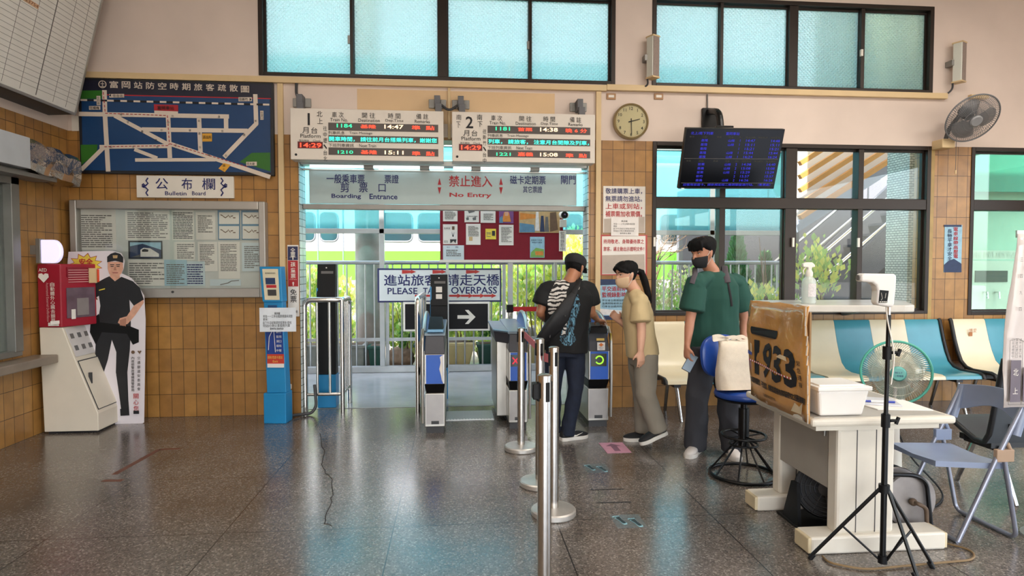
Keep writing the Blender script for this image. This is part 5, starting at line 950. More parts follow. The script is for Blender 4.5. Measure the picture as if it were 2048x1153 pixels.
# side profile faces the room's entrance, the sloped front faces along the wall
yf, yk = 6.03, 6.40
pf = [(-3.755, .02), (-3.285, .02), (-3.285, .18), (-3.48, .70), (-3.575, .98), (-3.775, .98)]
MB().prism(pf, 'xz', yf, yk).build('pedestal', aw, ad, bev=.006)
MB().box(-3.73, -3.31, yf+.02, yk-.02, 0, .022).build('foot', ink, ad)
def slope(nm, z0, z1, y0, y1, m_, d=.004):
    xs = lambda z: -3.285-(.195*(z-.18)/.52) if z < .70 else -3.48-.095*(z-.70)/.28
    b = MB(); b.quad((xs(z0)+d, y0, z0), (xs(z0)+d, y1, z0), (xs(z1)+d, y1, z1), (xs(z1)+d, y0, z1)); return b.build(nm, m_, ad, solid=.004)
slope('door_gap', .212, .668, yf+.022, yk-.022, grey_d, .0035); d_ = slope('door', .22, .66, yf+.03, yk-.03, aw, .008); b = MB(); b.box(-3.40, -3.375, 6.10, 6.12, .42, .55); h_ = b.build('handle', grey_d, ad); h_.parent = d_; h_.location = (0, 0, 0)
slope('instruction_sheet', .705, .965, yf+.02, yk-.02, mat('instruction_print', 'd6d1cf', .6, var=.05), .005)
for i, (y0, z0) in enumerate(((6.07, .86), (6.18, .86), (6.29, .86), (6.07, .75), (6.18, .75), (6.29, .75))): slope('instruction_picture', z0+.01, z0+.055, y0+.01, y0+.06, photo['grey'] if i % 2 else ink_g, .008)
red_c = mat('defib_red', 'a01c30', .4, var=.06); zt = 1.56
qb = [(-3.785, yf+.01), (-3.575, yf-.01), (-3.45, yk-.02), (-3.785, yk-.02)]
MB().prism(qb, 'xy', .982, zt).build('cabinet', red_c, ad, bev=.008)
k = MB(); yv = yf-.008
k.text('AED', -3.76, -3.69, 1.49, 1.52, yv-.002); 
for i, c in enumerate('自動體外心臟去顫器'): k.text(c, -3.665, -3.628, 1.355-i*.041, 1.392-i*.041, yv-.003)
cx, cz = -3.72, 1.44; k.prism([(cx, cz-.05), (cx-.045, cz), (cx-.04, cz+.03), (cx-.015, cz+.035), (cx, cz+.02), (cx+.015, cz+.035), (cx+.04, cz+.03), (cx+.045, cz)], 'xz', yv-.002, yv)
k.build('emblem', ink_w, ad)
k = MB(); o_ = V((-3.70, yv-.002, 1.39)); k.text('Automated External Defibrillator', 0, .36, 0, .022, 0, frame=(o_, V((0, 0, -1)), V((1, 0, 0)))); k.build('lettering', mat('pale_red', 'd9a0a0', .6), ad)
fx = (V((-3.45, yk-.02, 0))-V((-3.575, yf-.01, 0))).normalized(); fn_ = V((fx.y, -fx.x, 0)); o_ = V((-3.575, yf-.01, 0))
def front(nm, u0, u1, z0, z1, m_, d=.005):
    b = MB(); p = [o_+fx*u0+fn_*d, o_+fx*u1+fn_*d]; b.quad(p[0]+V((0, 0, z0)), p[1]+V((0, 0, z0)), p[1]+V((0, 0, z1)), p[0]+V((0, 0, z1))); return b.build(nm, m_, ad, solid=.004)
front('window', .05, .34, 1.06, 1.34, mat('defib_window', '6d5a66', .12, var=.3), .006); front('device', .15, .27, 1.08, 1.24, mat('defib_device', '8d8484', .4), .010); front('window_tag', .09, .13, 1.05, 1.14, paper, .012)
front('label_plate', .06, .30, 1.44, 1.53, mat('defib_dark', '8a1a2c', .5), .006); front('side_tag', -.09, .0, 1.015, 1.045, paper, -.02)
for i in range(6): front('instruction_line', .07, .30-.03*(i % 2), 1.39+i*.022, 1.396+i*.022, MATS['pale_red'], .009)
MB().box(-3.69, -3.60, yf-.011, yf-.006, .995, 1.025).build('maker_label', paper, ad)
front('cabinet_tag', .27, .36, 1.38, 1.52, raceway_m, .02); front('alarm_tag', .35, .42, 1.385, 1.51, mat('tag_orange', 'd9481e', .5), .03)
lm = thing('wall_sign_lamp', 'glowing white half round lamp sign projecting above the red cabinet', 'lamp', (-3.75, 6.0, 1.57)); a = at(84, 480, 6.0); b_ = at(120, 527, 6.0)
z0, z1 = b_.z, a.z; MB().box(a.x-.04, a.x, 5.97, 6.03, z0, z1+.01).build('bracket', alu_d, lm, bev=.004); MB().box(XL, a.x-.03, 5.99, 6.01, z0+.08, z1-.05).build('arm', alu_d, lm)
hz = (z1-z0)/2; MB().prism([(a.x, z0), (a.x+.10, z0)]+[(a.x+.10+hz*.66*math.cos(t), z0+hz+hz*math.sin(t)) for t in [(-.5+i/12)*PI for i in range(1, 12)]]+[(a.x+.10, z1), (a.x, z1)], 'xz', 5.975, 6.025).build('lit_panel', mat('lamp_lit', 'e2dcff', .4, var=0, emit=.75), lm, bev=.008)
# printed cutout: a flat board with a policeman printed on it
yc = 6.36; cu_ = thing('policeman_cutout', 'life size flat cardboard cutout of a policeman behind the white pedestal', 'cutout', (-3.25, yc, 0)); cw = mat('cutout_white', 'e6dfe4', .35, var=.02)
outl = [(137, 504), (225, 502), (243, 507), (249, 522), (247, 538), (243, 547), (262, 556), (276, 572), (288, 592), (291, 640), (288, 846), (284, 851), (120, 851), (125, 640)]
MB().prism([(at(x, y, yc).x, max(0, at(x, y, yc).z)) for x, y in outl], 'xz', yc, yc+.006).build('board', cw, cu_)
un = mat('print_uniform', '15161b', .5, var=.3, scale=8); skn = mat('print_skin', 'c9977f', .5, var=.06); lay = [0]
def pr(nm, pts, m_):
    lay[0] += 1; return MB().prism([(at(x, y, yc).x, max(.002, at(x, y, yc).z)) for x, y in pts], 'xz', yc-.0004*lay[0]-.0004, yc-.0004*lay[0]).build(nm, m_, cu_)
import itertools
pts = []
for i in range(22): a_ = 2*PI*i/22; rr_ = 1 if i % 2 else .68; pts.append((171+33*rr_*math.cos(a_), 530+22*rr_*math.sin(a_)))
pr('starburst', [(171+(x-171)*1.07, 530+(y-530)*1.1) for x, y in pts], mat('burst_red', 'a8323c', .5)); pr('starburst', pts, photo['yellow'])
pr('arm', [(180, 578), (186, 602), (196, 600), (186, 575), (176, 592), (168, 600), (169, 606), (182, 604)], skn)
pr('neck', [(221, 546), (239, 546), (241, 562), (219, 562)], skn)
pr('shirt', [(219, 553), (210, 557), (190, 568), (177, 588), (184, 601), (198, 592), (201, 612), (197, 640), (262, 648), (259, 600), (268, 612), (288, 600), (280, 576), (266, 563), (243, 554), (230, 563)], un)
pr('trousers', [(196, 638), (262, 646), (260, 700), (255, 745), (257, 800), (259, 830), (244, 831), (240, 800), (232, 745), (233, 705), (224, 680), (216, 720), (208, 745), (190, 720), (192, 680)], un)
pr('belt_gear', [(182, 640), (198, 628), (200, 645), (258, 652), (278, 660), (278, 685), (266, 690), (254, 668), (204, 665), (192, 690), (180, 665)], black_p)
pr('arm', [(268, 612), (287, 600), (288, 606), (270, 632), (256, 648), (246, 652), (236, 646), (240, 637), (254, 633)], skn)
for i in range(4): pr('finger', [(240+i*3, 640-i), (244+i*3, 640-i), (243+i*3, 652+i*.6), (240+i*3, 651)], mat('print_skin_dark', 'b5826c', .5))
pr('face', [(216, 524), (246, 524), (247, 538), (243, 548), (235, 554), (227, 554), (219, 548), (216, 538)], skn)
pr('cap', [(215, 525), (215, 514), (222, 508), (231, 505), (241, 508), (247, 515), (247, 526), (231, 522)], un); pr('badge', [(226, 511), (236, 511), (235, 517), (227, 517)], photo['tan'])
for x in (225, 237): pr('brow', [(x-4, 529), (x+4, 529), (x+4, 530.5), (x-4, 530.5)], photo['dark']); pr('eye', [(x-3, 532.5), (x+3, 532.5), (x+3, 534), (x-3, 534)], photo['dark'])
pr('nose', [(230, 534), (232, 534), (234, 541), (228, 541)], MATS['print_skin_dark']); pr('mouth', [(225, 545), (238, 545), (236, 547), (227, 547)], mat('print_mouth', 'a8605a', .5))
pr('shoe', [(241, 818), (258, 818), (260, 831), (242, 832)], ink); pr('name_strip', [(199, 580), (211, 577), (211, 579), (199, 582)], photo['yellow'])
k = MB(); yq = yc-.022
k.ptext('安全', 158, 518, 185, 531, yq, bold=.03); k.ptext('第一', 160, 533, 183, 543, yq, bold=.02)
for i, c in enumerate('關心您'): k.ptext(c, 267, 788+i*12.5, 277, 798+i*12.5, yq, bold=.01)
k.build('red_lettering', ink_r, cu_); k = MB()
for i, c in enumerate('內政部警政署鐵路警察局'): k.ptext(c, 262.5, 714+i*6.4, 268.5, 719.6+i*6.4, yq, bold=.01)
for i, c in enumerate('交通部道安委員會'): k.ptext(c, 274.5, 714+i*8.8, 280.5, 720+i*8.8, yq, bold=.01)
k.ppoly([(267, 822), (278, 822), (278, 828.5), (267, 828.5)], yq); k.build('black_lettering', ink, cu_)
k = MB(); p_ = at(266, 705, yq); k.cyl((p_.x, yq, p_.z), (p_.x, yq-.001, p_.z), .017); p_ = at(279, 705, yq); k.prism([(p_.x-.02, p_.z+.01), (p_.x, p_.z-.018), (p_.x+.02, p_.z+.01), (p_.x+.01, p_.z+.016), (p_.x, p_.z+.008), (p_.x-.01, p_.z+.016)], 'xz', yq-.001, yq); k.build('emblems', photo['brown'], cu_)
tag(MB().prism([(at(143, 232, 6.59).x, at(143, 262, 6.59).z), (at(157, 232, 6.59).x, at(157, 262, 6.59).z), (at(157, 232, 6.59).x, at(157, 232, 6.59).z), (at(143, 232, 6.59).x, at(143, 232, 6.59).z)], 'xz', 6.59, YB).build('sticker', white_p), 'blank white sticker on the tiles beside the evacuation map', 'sticker')
# tilted timetable board high on the side wall
tb_ = thing('timetable_board', 'big white ruled timetable board leaning out high on the side wall', 'board', (-3.5, 5.0, 3.0)); A0, A1 = V((-3.6, 3.9, 2.985)), V((-3.6, 6.35, 2.985)); up_ = V((.27, 0, 1.09)).normalized(); H_ = 1.5; nn_ = V((up_.z, 0, -up_.x))
def bq(k, u0, u1, v0, v1, d0, d1):
    p = lambda u, v, d: A0.lerp(A1, u)+up_*v+nn_*d
    return k.hexa([p(u0, v0, d0), p(u1, v0, d0), p(u1, v0, d1), p(u0, v0, d1), p(u0, v1, d0), p(u1, v1, d0), p(u1, v1, d1), p(u0, v1, d1)])
bq(MB(), 0, 1, 0, H_, -.03, 0).build('panel', mat('board_white', 'e6e4de', .4, var=.04), tb_)
k = MB(); bq(k, 0, 1, -.012, .012, -.035, .006); bq(k, .994, 1.004, .012, H_, -.035, .006); k.build('frame', alu, tb_)
k = MB()
for i in range(1, 34): bq(k, .0, .99, .04+i*.043, .0425+i*.043, 0, .0012)
for u in (.12, .30, .48, .60, .685, .86, .935): bq(k, u-.0006, u+.0006, .03, H_, 0, .0013)
bq(k, .765, .769, .03, H_, 0, .0016); k.build('ruled_lines', ink_g, tb_)
k = MB(); bq(k, .60, .685, .70, .735, .0005, .002); k.build('number_strip', mat('strip_peach', 'd8b08c', .6), tb_)
k = MB(); o_ = A0.lerp(A1, .607)+up_*.706+nn_*.003; k.text('723754', 0, .185, 0, .024, 0, frame=(o_, V((0, 1, 0)), up_)); k.build('number', mat('ink_brown', '6a3a22', .7), tb_)
k = MB(); k.hexa([(XL, 3.9, 2.96), (-3.6, 3.9, 2.97), (-3.6, 6.3, 2.97), (XL, 6.3, 2.96), (XL, 3.9, 3.06), (-3.63, 3.9, 3.0), (-3.63, 6.3, 3.0), (XL, 6.3, 3.06)]); k.build('back_frame', grey_d, tb_)
for y in (4.3, 5.2, 6.1): MB().tube([(XL, y, 3.9), A0+V((0, y-3.9, 0))+up_*.95-nn_*.03], .015, 8).build('strut', grey_d, tb_)
aw_ = thing('window_hood', 'foil wrapped white metal hood over the ticket window', 'hood', (-3.68, 5.9, 2.45)); foil = mat('foil', 'cfc6bc', .12, 1.0, var=.2, scale=5, bump=.35)
MB().box(XL, -3.56, 4.2, 5.64, 2.36, 2.62).build('box', mat('hood_white', 'b9bec4', .5, var=.06), aw_, bev=.004)
k = MB(); n_ = 9; rnd = random.Random(9); rings = []
for i in range(n_):
    t = i/(n_-1); y = 5.64+.68*t; z0, z1 = 2.36-.05*t+rnd.uniform(-.012, .012), 2.62-.05*t+rnd.uniform(-.012, .012); xo = -3.55+rnd.uniform(-.012, .012)
    rings.append([(XL, y, z0), (xo-.02, y, z0+rnd.uniform(-.01, .01)), (xo, y, z0+.06), (xo+rnd.uniform(-.015, .015), y, (z0+z1)/2), (xo, y, z1-.04), (xo-.03, y, z1), (XL, y, z1)])
k.ring_loft(rings); k.build('foil_cover', foil, aw_)
k = MB(); k.box(XL, -3.60, 4.2, 6.05, 2.30, 2.335); k.box(XL, -3.66, 4.2, 6.2, 2.335, 2.36); k.build('under_rail', alu_d, aw_)
k = MB(); k.prism([(-3.81, 2.47), (-3.75, 2.49), (-3.70, 2.485), (-3.66, 2.50), (-3.62, 2.49), (-3.58, 2.50), (-3.58, 2.475), (-3.63, 2.46), (-3.70, 2.455), (-3.81, 2.45)], 'xz', 5.636, 5.639); k.build('peeling_strip', raceway_m, aw_)
# ---------------------------------------------------------------- waiting benches along the wall
cream = mat('seat_cream', 'e3d5b4', .28, var=.04); teal = mat('seat_teal', '45909f', .25, var=.06); seat_k = mat('seat_black', '1b1c1e', .4, var=.1); leg_c = mat('leg_chrome', 'c9c9c6', .15, 1.0, var=.1)
PROF = [(6.50, .945), (6.485, .93), (6.46, .84), (6.425, .72), (6.38, .60), (6.33, .50), (6.26, .445), (6.16, .425), (6.02, .428), (5.93, .430), (5.885, .415), (5.875, .385)]
def seat_shell(x0, x1, m_, parent):
    k = MB(); n_ = 5; t = .022; top, bot = [], []
    rings = []
    for i, (y, z) in enumerate(PROF):
        a, b_ = V((0, *PROF[max(0, i-1)])), V((0, *PROF[min(len(PROF)-1, i+1)])); d = (b_-a).normalized(); nn = V((0, -d.z, d.y)) if False else V((0, d.z, -d.y))
        rings.append([(x0, y, z), (x1, y, z), (x1, y+nn.y*-t, z+nn.z*-t), (x0, y+nn.y*-t, z+nn.z*-t)])
    k.ring_loft(rings); return k.build('seat', m_, parent, smooth=35)
def bench(label, x0, cols, trims=(True, True)):
    w = .413; r = thing('bench', label, 'bench', (x0+w*2, 6.2, 0), 'moulded seat benches along the wall')
    for i, c in enumerate(cols): seat_shell(x0+w*i, x0+w*(i+1)-.003, c, r)
    x1 = x0+w*len(cols)
    for x, on in ((x0, trims[0]), (x1, trims[1])):
        if on: MB().tube([(x, y, z) for y, z in PROF], .021, 8).build('edge_trim', seat_k, r, smooth=50)
    MB().box(x0+.02, x1-.02, 6.02, 6.07, .36, .40).build('cross_bar', seat_k, r); MB().box(x0+.02, x1-.02, 6.26, 6.31, .36, .42).build('cross_bar', seat_k, r)
    for x in (x0+.16, x1-.16):
        MB().tube([(x, 6.05, .38), (x+.02, 5.93, 0)], [.022, .016], 10).build('leg', leg_c, r, smooth=50); MB().tube([(x, 6.28, .38), (x+.02, 6.42, 0)], [.022, .016], 10).build('leg', leg_c, r, smooth=50)
        MB().box(x-.035, x+.035, 6.0, 6.33, .33, .385).build('bracket', seat_k, r)
    return r
bench('cream and teal seat bench starting behind the green shirted man', 2.035, [cream, teal, cream, teal], (True, False))
bench('cream and teal seat bench behind the standing fan, ending in a black edge', 3.72, [cream, teal, cream, teal], (False, True))
b3 = bench('cream and teal seat bench beyond the black edge under the green window', 5.505, [cream, teal, cream, teal])
k = MB(); 
for s_, x, z in (('博', 5.68, .80), ('愛', 5.73, .80), ('一', 5.68, .76)): k.text(s_, x, x+.04, z, z+.045, 6.428)
k.build('worn_lettering', mat('worn_orange', 'b5764a', .7), b3)
# ---------------------------------------------------------------- marble counter under the window, spray bottle
ct = thing('window_counter', 'pale marble counter slab standing out below the big window', 'counter', (4.0, 6.1, 1.1)); marble = mat('marble', 'd6cfc4', .25, var=.12, scale=3)
cpts = [(2.95, 6.585), (2.95, 5.74), (4.28, 5.60), (4.40, 5.63), (4.47, 5.72), (4.85, 6.35), (4.86, 6.585)]
MB().prism(cpts, 'xy', 1.095, 1.165).build('slab', marble, ct, bev=.012)
for x in (3.2, 4.3): MB().prism([(6.59, .99), (6.59, 1.09), (6.1, 1.09), (6.55, .99)], 'yz', x-.02, x+.02).build('bracket', alu_d, ct)
sbx = thing('spray_bottle', 'clear plastic spray bottle of sanitiser on the marble counter', 'bottle', (3.52, 5.95, 1.165)); o_ = V((3.52, 5.95, 1.166))
bot_m = mat('clear_plastic', 'dfe6e0', .15, var=0, alpha=.62)
MB().lathe(o_, [(0, 0), (.062, 0), (.068, .012), (.068, .20), (.062, .235), (.035, .265), (.028, .275)], 28).build('body', bot_m, sbx, smooth=40)
MB().lathe(o_+V((0, 0, .004)), [(0, 0), (.058, 0), (.06, .08), (0, .08)], 24).build('liquid', mat('liquid', 'e4eeea', .1, var=0, alpha=.5), sbx, smooth=40)
MB().lathe(o_+V((0, 0, .27)), [(.034, 0), (.036, .04), (.03, .05), (.022, .07), (0, .07)], 20).build('collar', white_p, sbx, smooth=40)
k = MB(); k.prism([(-.075, .395), (-.07, .365), (-.02, .36), (-.018, .33), (.018, .33), (.022, .36), (.055, .365), (.05, .39), (.02, .412), (-.04, .412)], 'xz', -.018, .018); k.v = [(p[0]+o_.x, p[1]+o_.y, p[2]+o_.z) for p in k.v]; k.build('spray_head', white_p, sbx, bev=.006)
k = MB(); k.tube([o_+V((-.04, 0, .36)), o_+V((-.062, 0, .33)), o_+V((-.056, 0, .29))], [.008, .007, .005], 8); k.build('trigger', white_p, sbx, smooth=40)
k = MB(); rg = [[(o_.x+.070*math.cos(a), o_.y+.070*math.sin(a), o_.z+z) for a in [math.radians(-125+8*i) for i in range(10)]] for z in (.07, .20)]
k.add(rg[0]+rg[1], [(i, i+1, i+11, i+10) for i in range(9)]); k.build('label', mat('bottle_label', 'd9d3d2', .6, var=.2, scale=60), sbx)
# ---------------------------------------------------------------- desk
dk = thing('desk', 'cream office desk with grey top and flat sled feet', 'desk', (2.25, 3.5, 0)); dcr = mat('desk_cream', 'd8d1c3', .4, var=.06); dgr = mat('desk_grey', 'a8a39b', .5, var=.05)
DX0, DX1, DY0, DY1 = 1.855, 2.665, 3.08, 3.84
MB().box(DX0, DX1, DY0, DY1, .700, .742).build('top', dcr, dk, bev=.014); MB().box(DX0+.03, DX1-.04, DY0+.035, DY1-.02, .741, .745).build('top_inlay', dgr, dk)
MB().box(DX0+.05, DX1-.06, DY0+.05, DY1-.05, .668, .70).build('apron', dcr, dk)
for y, nm in ((3.205, 0), (3.80, 1)):
    k = MB(); k.box(2.045, 2.375, y-.05, y+.045, .09, .67); k.build('leg_panel', dcr, dk, bev=.016)
    k = MB(); [k.box(x-.002, x+.002, y-.052, y-.049, .1, .66) for x in (2.155, 2.265)]; k.build('panel_seam', grey_d, dk)
    k = MB(); k.box(1.885, 2.655, y-.085, y+.065, .0, .095); k.build('foot', dcr, dk, bev=.012)
    for x in (1.883, 2.657): MB().box(x-.012, x+.012, y-.08, y+.06, .006, .09).build('foot_cap', mat('foot_ivory', 'd3c3a0', .5, var=.1), dk, bev=.006)
MB().box(2.05, 2.062, 3.25, 3.76, .315, .668).build('modesty_panel', mat('modesty_grey', '9d978d', .5, var=.06), dk)
for y in (3.272, 3.742): MB().tube([(2.045, y, .66), (2.042, y, .60)], .006, 6).build('panel_clip', alu_d, dk)
# standing poster wrapped in plastic
pb = thing('poster_board', 'shiny plastic wrapped brown poster reading 1933 at the edge of the desk', 'poster', (1.86, 3.5, .72)); kraft = mat('brown_poster', 'cb944e', .2, var=.25, scale=5, bump=.25, coat=.6)
rnd = random.Random(4); k = MB(); NY, NZ = 16, 12; g_ = []
PY0, PY1 = 3.10, 3.76
def pz(u, v): return (.715+.02*u)+(1.335-.005*u-.715-.02*u)*v
def pxo(u, v): return 1.848+.012*math.sin(u*7+v*5)+.008*noise.noise((u*6, v*6, 1.3))-.015*math.sin(PI*v)
for j in range(NZ+1):
    for i in range(NY+1): u, v = i/NY, j/NZ; g_.append((pxo(u, v)+.0, PY0+(PY1-PY0)*u+.006*noise.noise((v*8, u*3, 4)), pz(u, v)+(.008*noise.noise((u*9, 2, 0)) if j in (0, NZ) else 0)))
fs = [(j*(NY+1)+i, j*(NY+1)+i+1, (j+1)*(NY+1)+i+1, (j+1)*(NY+1)+i) for j in range(NZ) for i in range(NY)]
k.add(g_, fs); k.build('sheet', kraft, pb, smooth=60, solid=.006)
def pt_(k, s_, u0, u1, v0, v1, bold=.0, d=.016):  # lettering on the poster, u from the near edge
    q = MB(); q.text(s_, 0, 1, 0, 1, 0, bold=bold); k.add([(pxo(u0+(u1-u0)*p[0], v0+(v1-v0)*p[2])-d*.45, PY0+(PY1-PY0)*(u0+(u1-u0)*p[0]), pz(u0+(u1-u0)*p[0], v0+(v1-v0)*p[2])) for p in q.v], q.f)
k = MB()
for i, c in enumerate('1933'): pt_(k, c, .92-.20*i+(-.035 if i == 0 else 0), .745-.20*i+(.055 if i == 0 else 0), .25, .60, bold=.03)
pt_(k, '如發現看板、平交道、橋樑或路線有障礙物之通報專線', .985, .06, .145, .205, bold=.015); pt_(k, '交通部臺灣鐵路管理局', .70, .48, .065, .095)
for i, c in enumerate('緊急通報'): pt_(k, c, .135, .085, .47-i*.062, .515-i*.062)
k.build('black_lettering', ink, pb); k = MB()
k.add([(pxo(u, v)-.0068, PY0+(PY1-PY0)*u, pz(u, v)) for u, v in [(.90+.02*math.cos(a) if math.cos(a) > 0 else .50+.02*math.cos(a), .695+.04*math.sin(a)) for a in [2*PI*i/24 for i in range(24)]]], [tuple(range(24))]); k.build('black_band', ink, pb)
k = MB(); pt_(k, '小時緊急通報電話', .895, .52, .67, .72, bold=.02, d=.018); k.build('band_lettering', mat('band_tan', 'd9a860', .5), pb)
for c_i, m_ in enumerate((ink_r, ink_w)):
    k = MB()
    for i in range(c_i, 40, 2):
        u0, u1 = .97-.76*i/40, .97-.76*(i+1)/40; v0 = .375+.0*i; k.add([(pxo(u, v)-.0105, PY0+(PY1-PY0)*u, pz(u, v)) for u, v in ((u0, .372-.001*i), (u1, .372-.001*i), (u1, .388-.001*i), (u0, .388-.001*i))], [(0, 1, 2, 3)])
    k.build('barrier_stripe', m_, pb)
k = MB(); k.add([(pxo(u, v)-.012, PY0+(PY1-PY0)*u, pz(u, v)) for u, v in ((.26, .04), (.10, .05), (.07, .16), (.13, .11), (.20, .13))], [(0, 1, 2, 3, 4)]); k.add([(pxo(u, v)-.0125, PY0+(PY1-PY0)*u, pz(u, v)) for u, v in ((.43, .50), (.24, .49), (.26, .53), (.36, .535))], [(0, 1, 2, 3)]); k.add([(pxo(u, v)-.013, PY0+(PY1-PY0)*u, pz(u, v)) for u, v in ((.945, .47), (.915, .46), (.92, .55), (.94, .56))], [(0, 1, 2, 3)]); k.build('torn_patch', mat('torn_tan', 'dcc8a4', .4, var=.2), pb)
k = MB(); k.add([(pxo(u, v)-.012, PY0+(PY1-PY0)*u, pz(u, v)) for u, v in ((.985, .44), (.92, .43), (.92, .46), (.985, .48))], [(0, 1, 2, 3)]); k.build('blue_scrap', mat('scrap_blue', '3f4fa0', .5), pb)
k = MB()
for i in range(13): u, v = .01, i/12; k.tube([(pxo(u, v)-.008, PY0, pz(u, v)), (pxo(u, v)-.008+rnd.uniform(-.006, .004), PY0-.006, pz(u, min(1, v+.08)))], .004, 5)
k.build('plastic_edge', mat('plastic_film', 'e5ddd0', .1, var=.05, alpha=.5), pb, smooth=60)
MB().box(1.866, 1.876, 3.14, 3.72, .746, 1.30).build('backing_board', mat('cardboard', '9a7a54', .8, var=.1), pb)
# things on the desk
bn_ = thing('storage_bin', 'white lidded plastic bin on the desk next to the brown poster', 'box', (2.05, 3.25, .745)); o_ = (2.05, 3.26)
k = MB(); k.hexa([(1.925, 3.13, .746), (2.165, 3.13, .746), (2.165, 3.33, .746), (1.925, 3.33, .746), (1.905, 3.11, .885), (2.19, 3.11, .885), (2.19, 3.35, .885), (1.905, 3.35, .885)]); k.build('tub', white_g, bn_, bev=.012)
k = MB(); k.box(1.897, 2.20, 3.10, 3.36, .884, .906); k.box(1.92, 2.17, 3.13, 3.33, .904, .914); k.build('lid', white_g, bn_, bev=.006)
for i in range(1, 4): pass
tag(MB().hexa([(2.33, 3.24, .746), (2.62, 3.19, .746), (2.64, 3.45, .746), (2.30, 3.50, .746), (2.33, 3.24, .752), (2.62, 3.19, .752), (2.64, 3.45, .752), (2.30, 3.50, .752)]).build('paper_stack', paper), 'loose pile of white papers on the desk beside the bin', 'papers')
tag(MB().hexa([(2.28, 3.36, .7525), (2.50, 3.27, .7525), (2.58, 3.46, .7525), (2.36, 3.56, .7525), (2.28, 3.36, .76), (2.50, 3.27, .76), (2.58, 3.46, .76), (2.36, 3.56, .76)]).build('clipboard', mat('pale_board', 'cfd0d6', .4), bev=.003), 'pale clipboard lying on the pile of papers', 'clipboard')
pn_ = thing('pen', 'white and blue pen lying on the pale clipboard', 'pen', (2.42, 3.36, .766)); MB().cyl((2.38, 3.37, .766), (2.46, 3.345, .766), .006).build('barrel', white_p, pn_, smooth=40); MB().cyl((2.46, 3.345, .766), (2.50, 3.333, .766), .0065).build('cap', mat('pen_blue', '2c3f9c', .4), pn_, smooth=40); MB().cyl((2.345, 3.381, .766), (2.38, 3.37, .766), .0055, .006).build('grip', MATS['pen_blue'], pn_, smooth=40)
tag(MB().tube([(1.965, 3.40, .905), (1.94, 3.36, .925)], .009, 8).build('red_marker', ink_r, smooth=40), 'red marker tip showing behind the lid of the white bin', 'marker')
# ---------------------------------------------------------------- thermometer on its tripod
to = V((2.165, 2.95, 0)); tp_ = thing('thermometer_tripod', 'thin black tripod stand holding the white infrared thermometer', 'tripod', tuple(to))
MB().cyl(to+V((0, 0, .05)), to+V((0, 0, .80)), .0145).build('lower_pole', black_m, tp_, smooth=40); MB().cyl(to+V((0, 0, .74)), to+V((.005, 0, 1.30)), .0105).build('upper_pole', black_m, tp_, smooth=40); MB().cyl(to+V((.005, 0, 1.30)), to+V((.005, 0, 1.345)), .008).build('screw', chrome, tp_, smooth=40)
for z, l in ((.765, 1), (1.11, 1)):
    k = MB(); k.cyl(to+V((0, 0, z-.035)), to+V((0, 0, z+.03)), .021); k.cyl(to+V((.015, -.01, z)), to+V((.05, -.015, z)), .008); k.cyl(to+V((.045, -.014, z-.018)), to+V((.058, -.016, z+.018)), .009); k.build('clamp', black_p, tp_, smooth=40)
MB().cyl(to+V((0, 0, .395)), to+V((0, 0, .435)), .026).build('spreader_collar', black_p, tp_, smooth=40); MB().cyl(to+V((0, 0, .03)), to+V((0, 0, .07)), .022).build('foot_collar', black_p, tp_, smooth=40)
for f_ in (V((1.853, 3.08, 0)), V((2.262, 2.83, 0)), V((2.425, 2.93, 0))):
    d = (f_-to).normalized(); a = to+V((0, 0, .41))+d*.02; lg = MB().tube([a, f_+V((0, 0, .012))], .0095, 8).build('leg', black_m, tp_, smooth=40)
    MB().cyl(f_+V((0, 0, .0)), f_+V((0, 0, .03))-d*.02, .012).build('rubber_foot', black_p, lg, smooth=40)
    m_ = a.lerp(f_, .52); MB().tube([m_, to+V((0, 0, .05))+d*.02], .006, 6).build('brace', black_m, tp_, smooth=40)
th_ = thing('thermometer', 'white pistol shaped infrared thermometer on top of the black tripod', 'thermometer', (2.17, 2.95, 1.35)); tw2 = mat('thermo_white', 'e6e2de', .3, var=.02)
k = MB(); k.prism([(2.004, 1.468), (2.006, 1.502), (2.02, 1.508), (2.18, 1.506), (2.192, 1.498), (2.19, 1.43), (2.182, 1.345), (2.165, 1.338), (2.098, 1.35), (2.088, 1.36), (2.092, 1.42), (2.086, 1.446), (2.065, 1.462)], 'xz', 2.925, 2.98); k.build('body', tw2, th_, bev=.012, seg=3)
k = MB(); k.prism([(2.096, 1.362), (2.101, 1.426), (2.146, 1.422), (2.138, 1.362)], 'xz', 2.921, 2.926); k.build('display', black_p, th_)
k = MB(); [k.ball((2.101+i*.010, 2.920, 1.367), .004, .002, .003, 8) for i in range(4)]; k.build('buttons', white_p, th_); MB().cyl((2.000, 2.952, 1.487), (2.006, 2.952, 1.487), .014).build('sensor', ink_g, th_, smooth=40)
k = MB(); k.tube([(2.105, 2.92, 1.412), (2.112, 2.92, 1.385), (2.106, 2.92, 1.375)], .001, 4); k.tube([(2.13, 2.92, 1.41), (2.126, 2.92, 1.385)], .001, 4); k.build('readout', ink_w, th_)
tag(MB().tube(fillet([(2.155, 2.95, 1.345), (2.150, 2.935, 1.28), (2.19, 2.925, 1.10), (2.175, 2.93, .95)], .1), .0035, 6).build('charging_cable', white_p, smooth=60), 'thin white cable hanging from the thermometer along the tripod', 'cable')
tag(MB().tube(fillet([(2.69, 3.19, .008), (2.78, 3.08, .008), (2.70, 2.98, .008), (2.4, 2.96, .008), (2.05, 2.93, .008), (1.92, 3.02, .008), (1.93, 3.09, .008)], .15), .006, 8).build('extension_cord', mat('cord_tan', '7a6240', .6), smooth=50), 'tan extension cord looping round the tripod feet', 'cord')
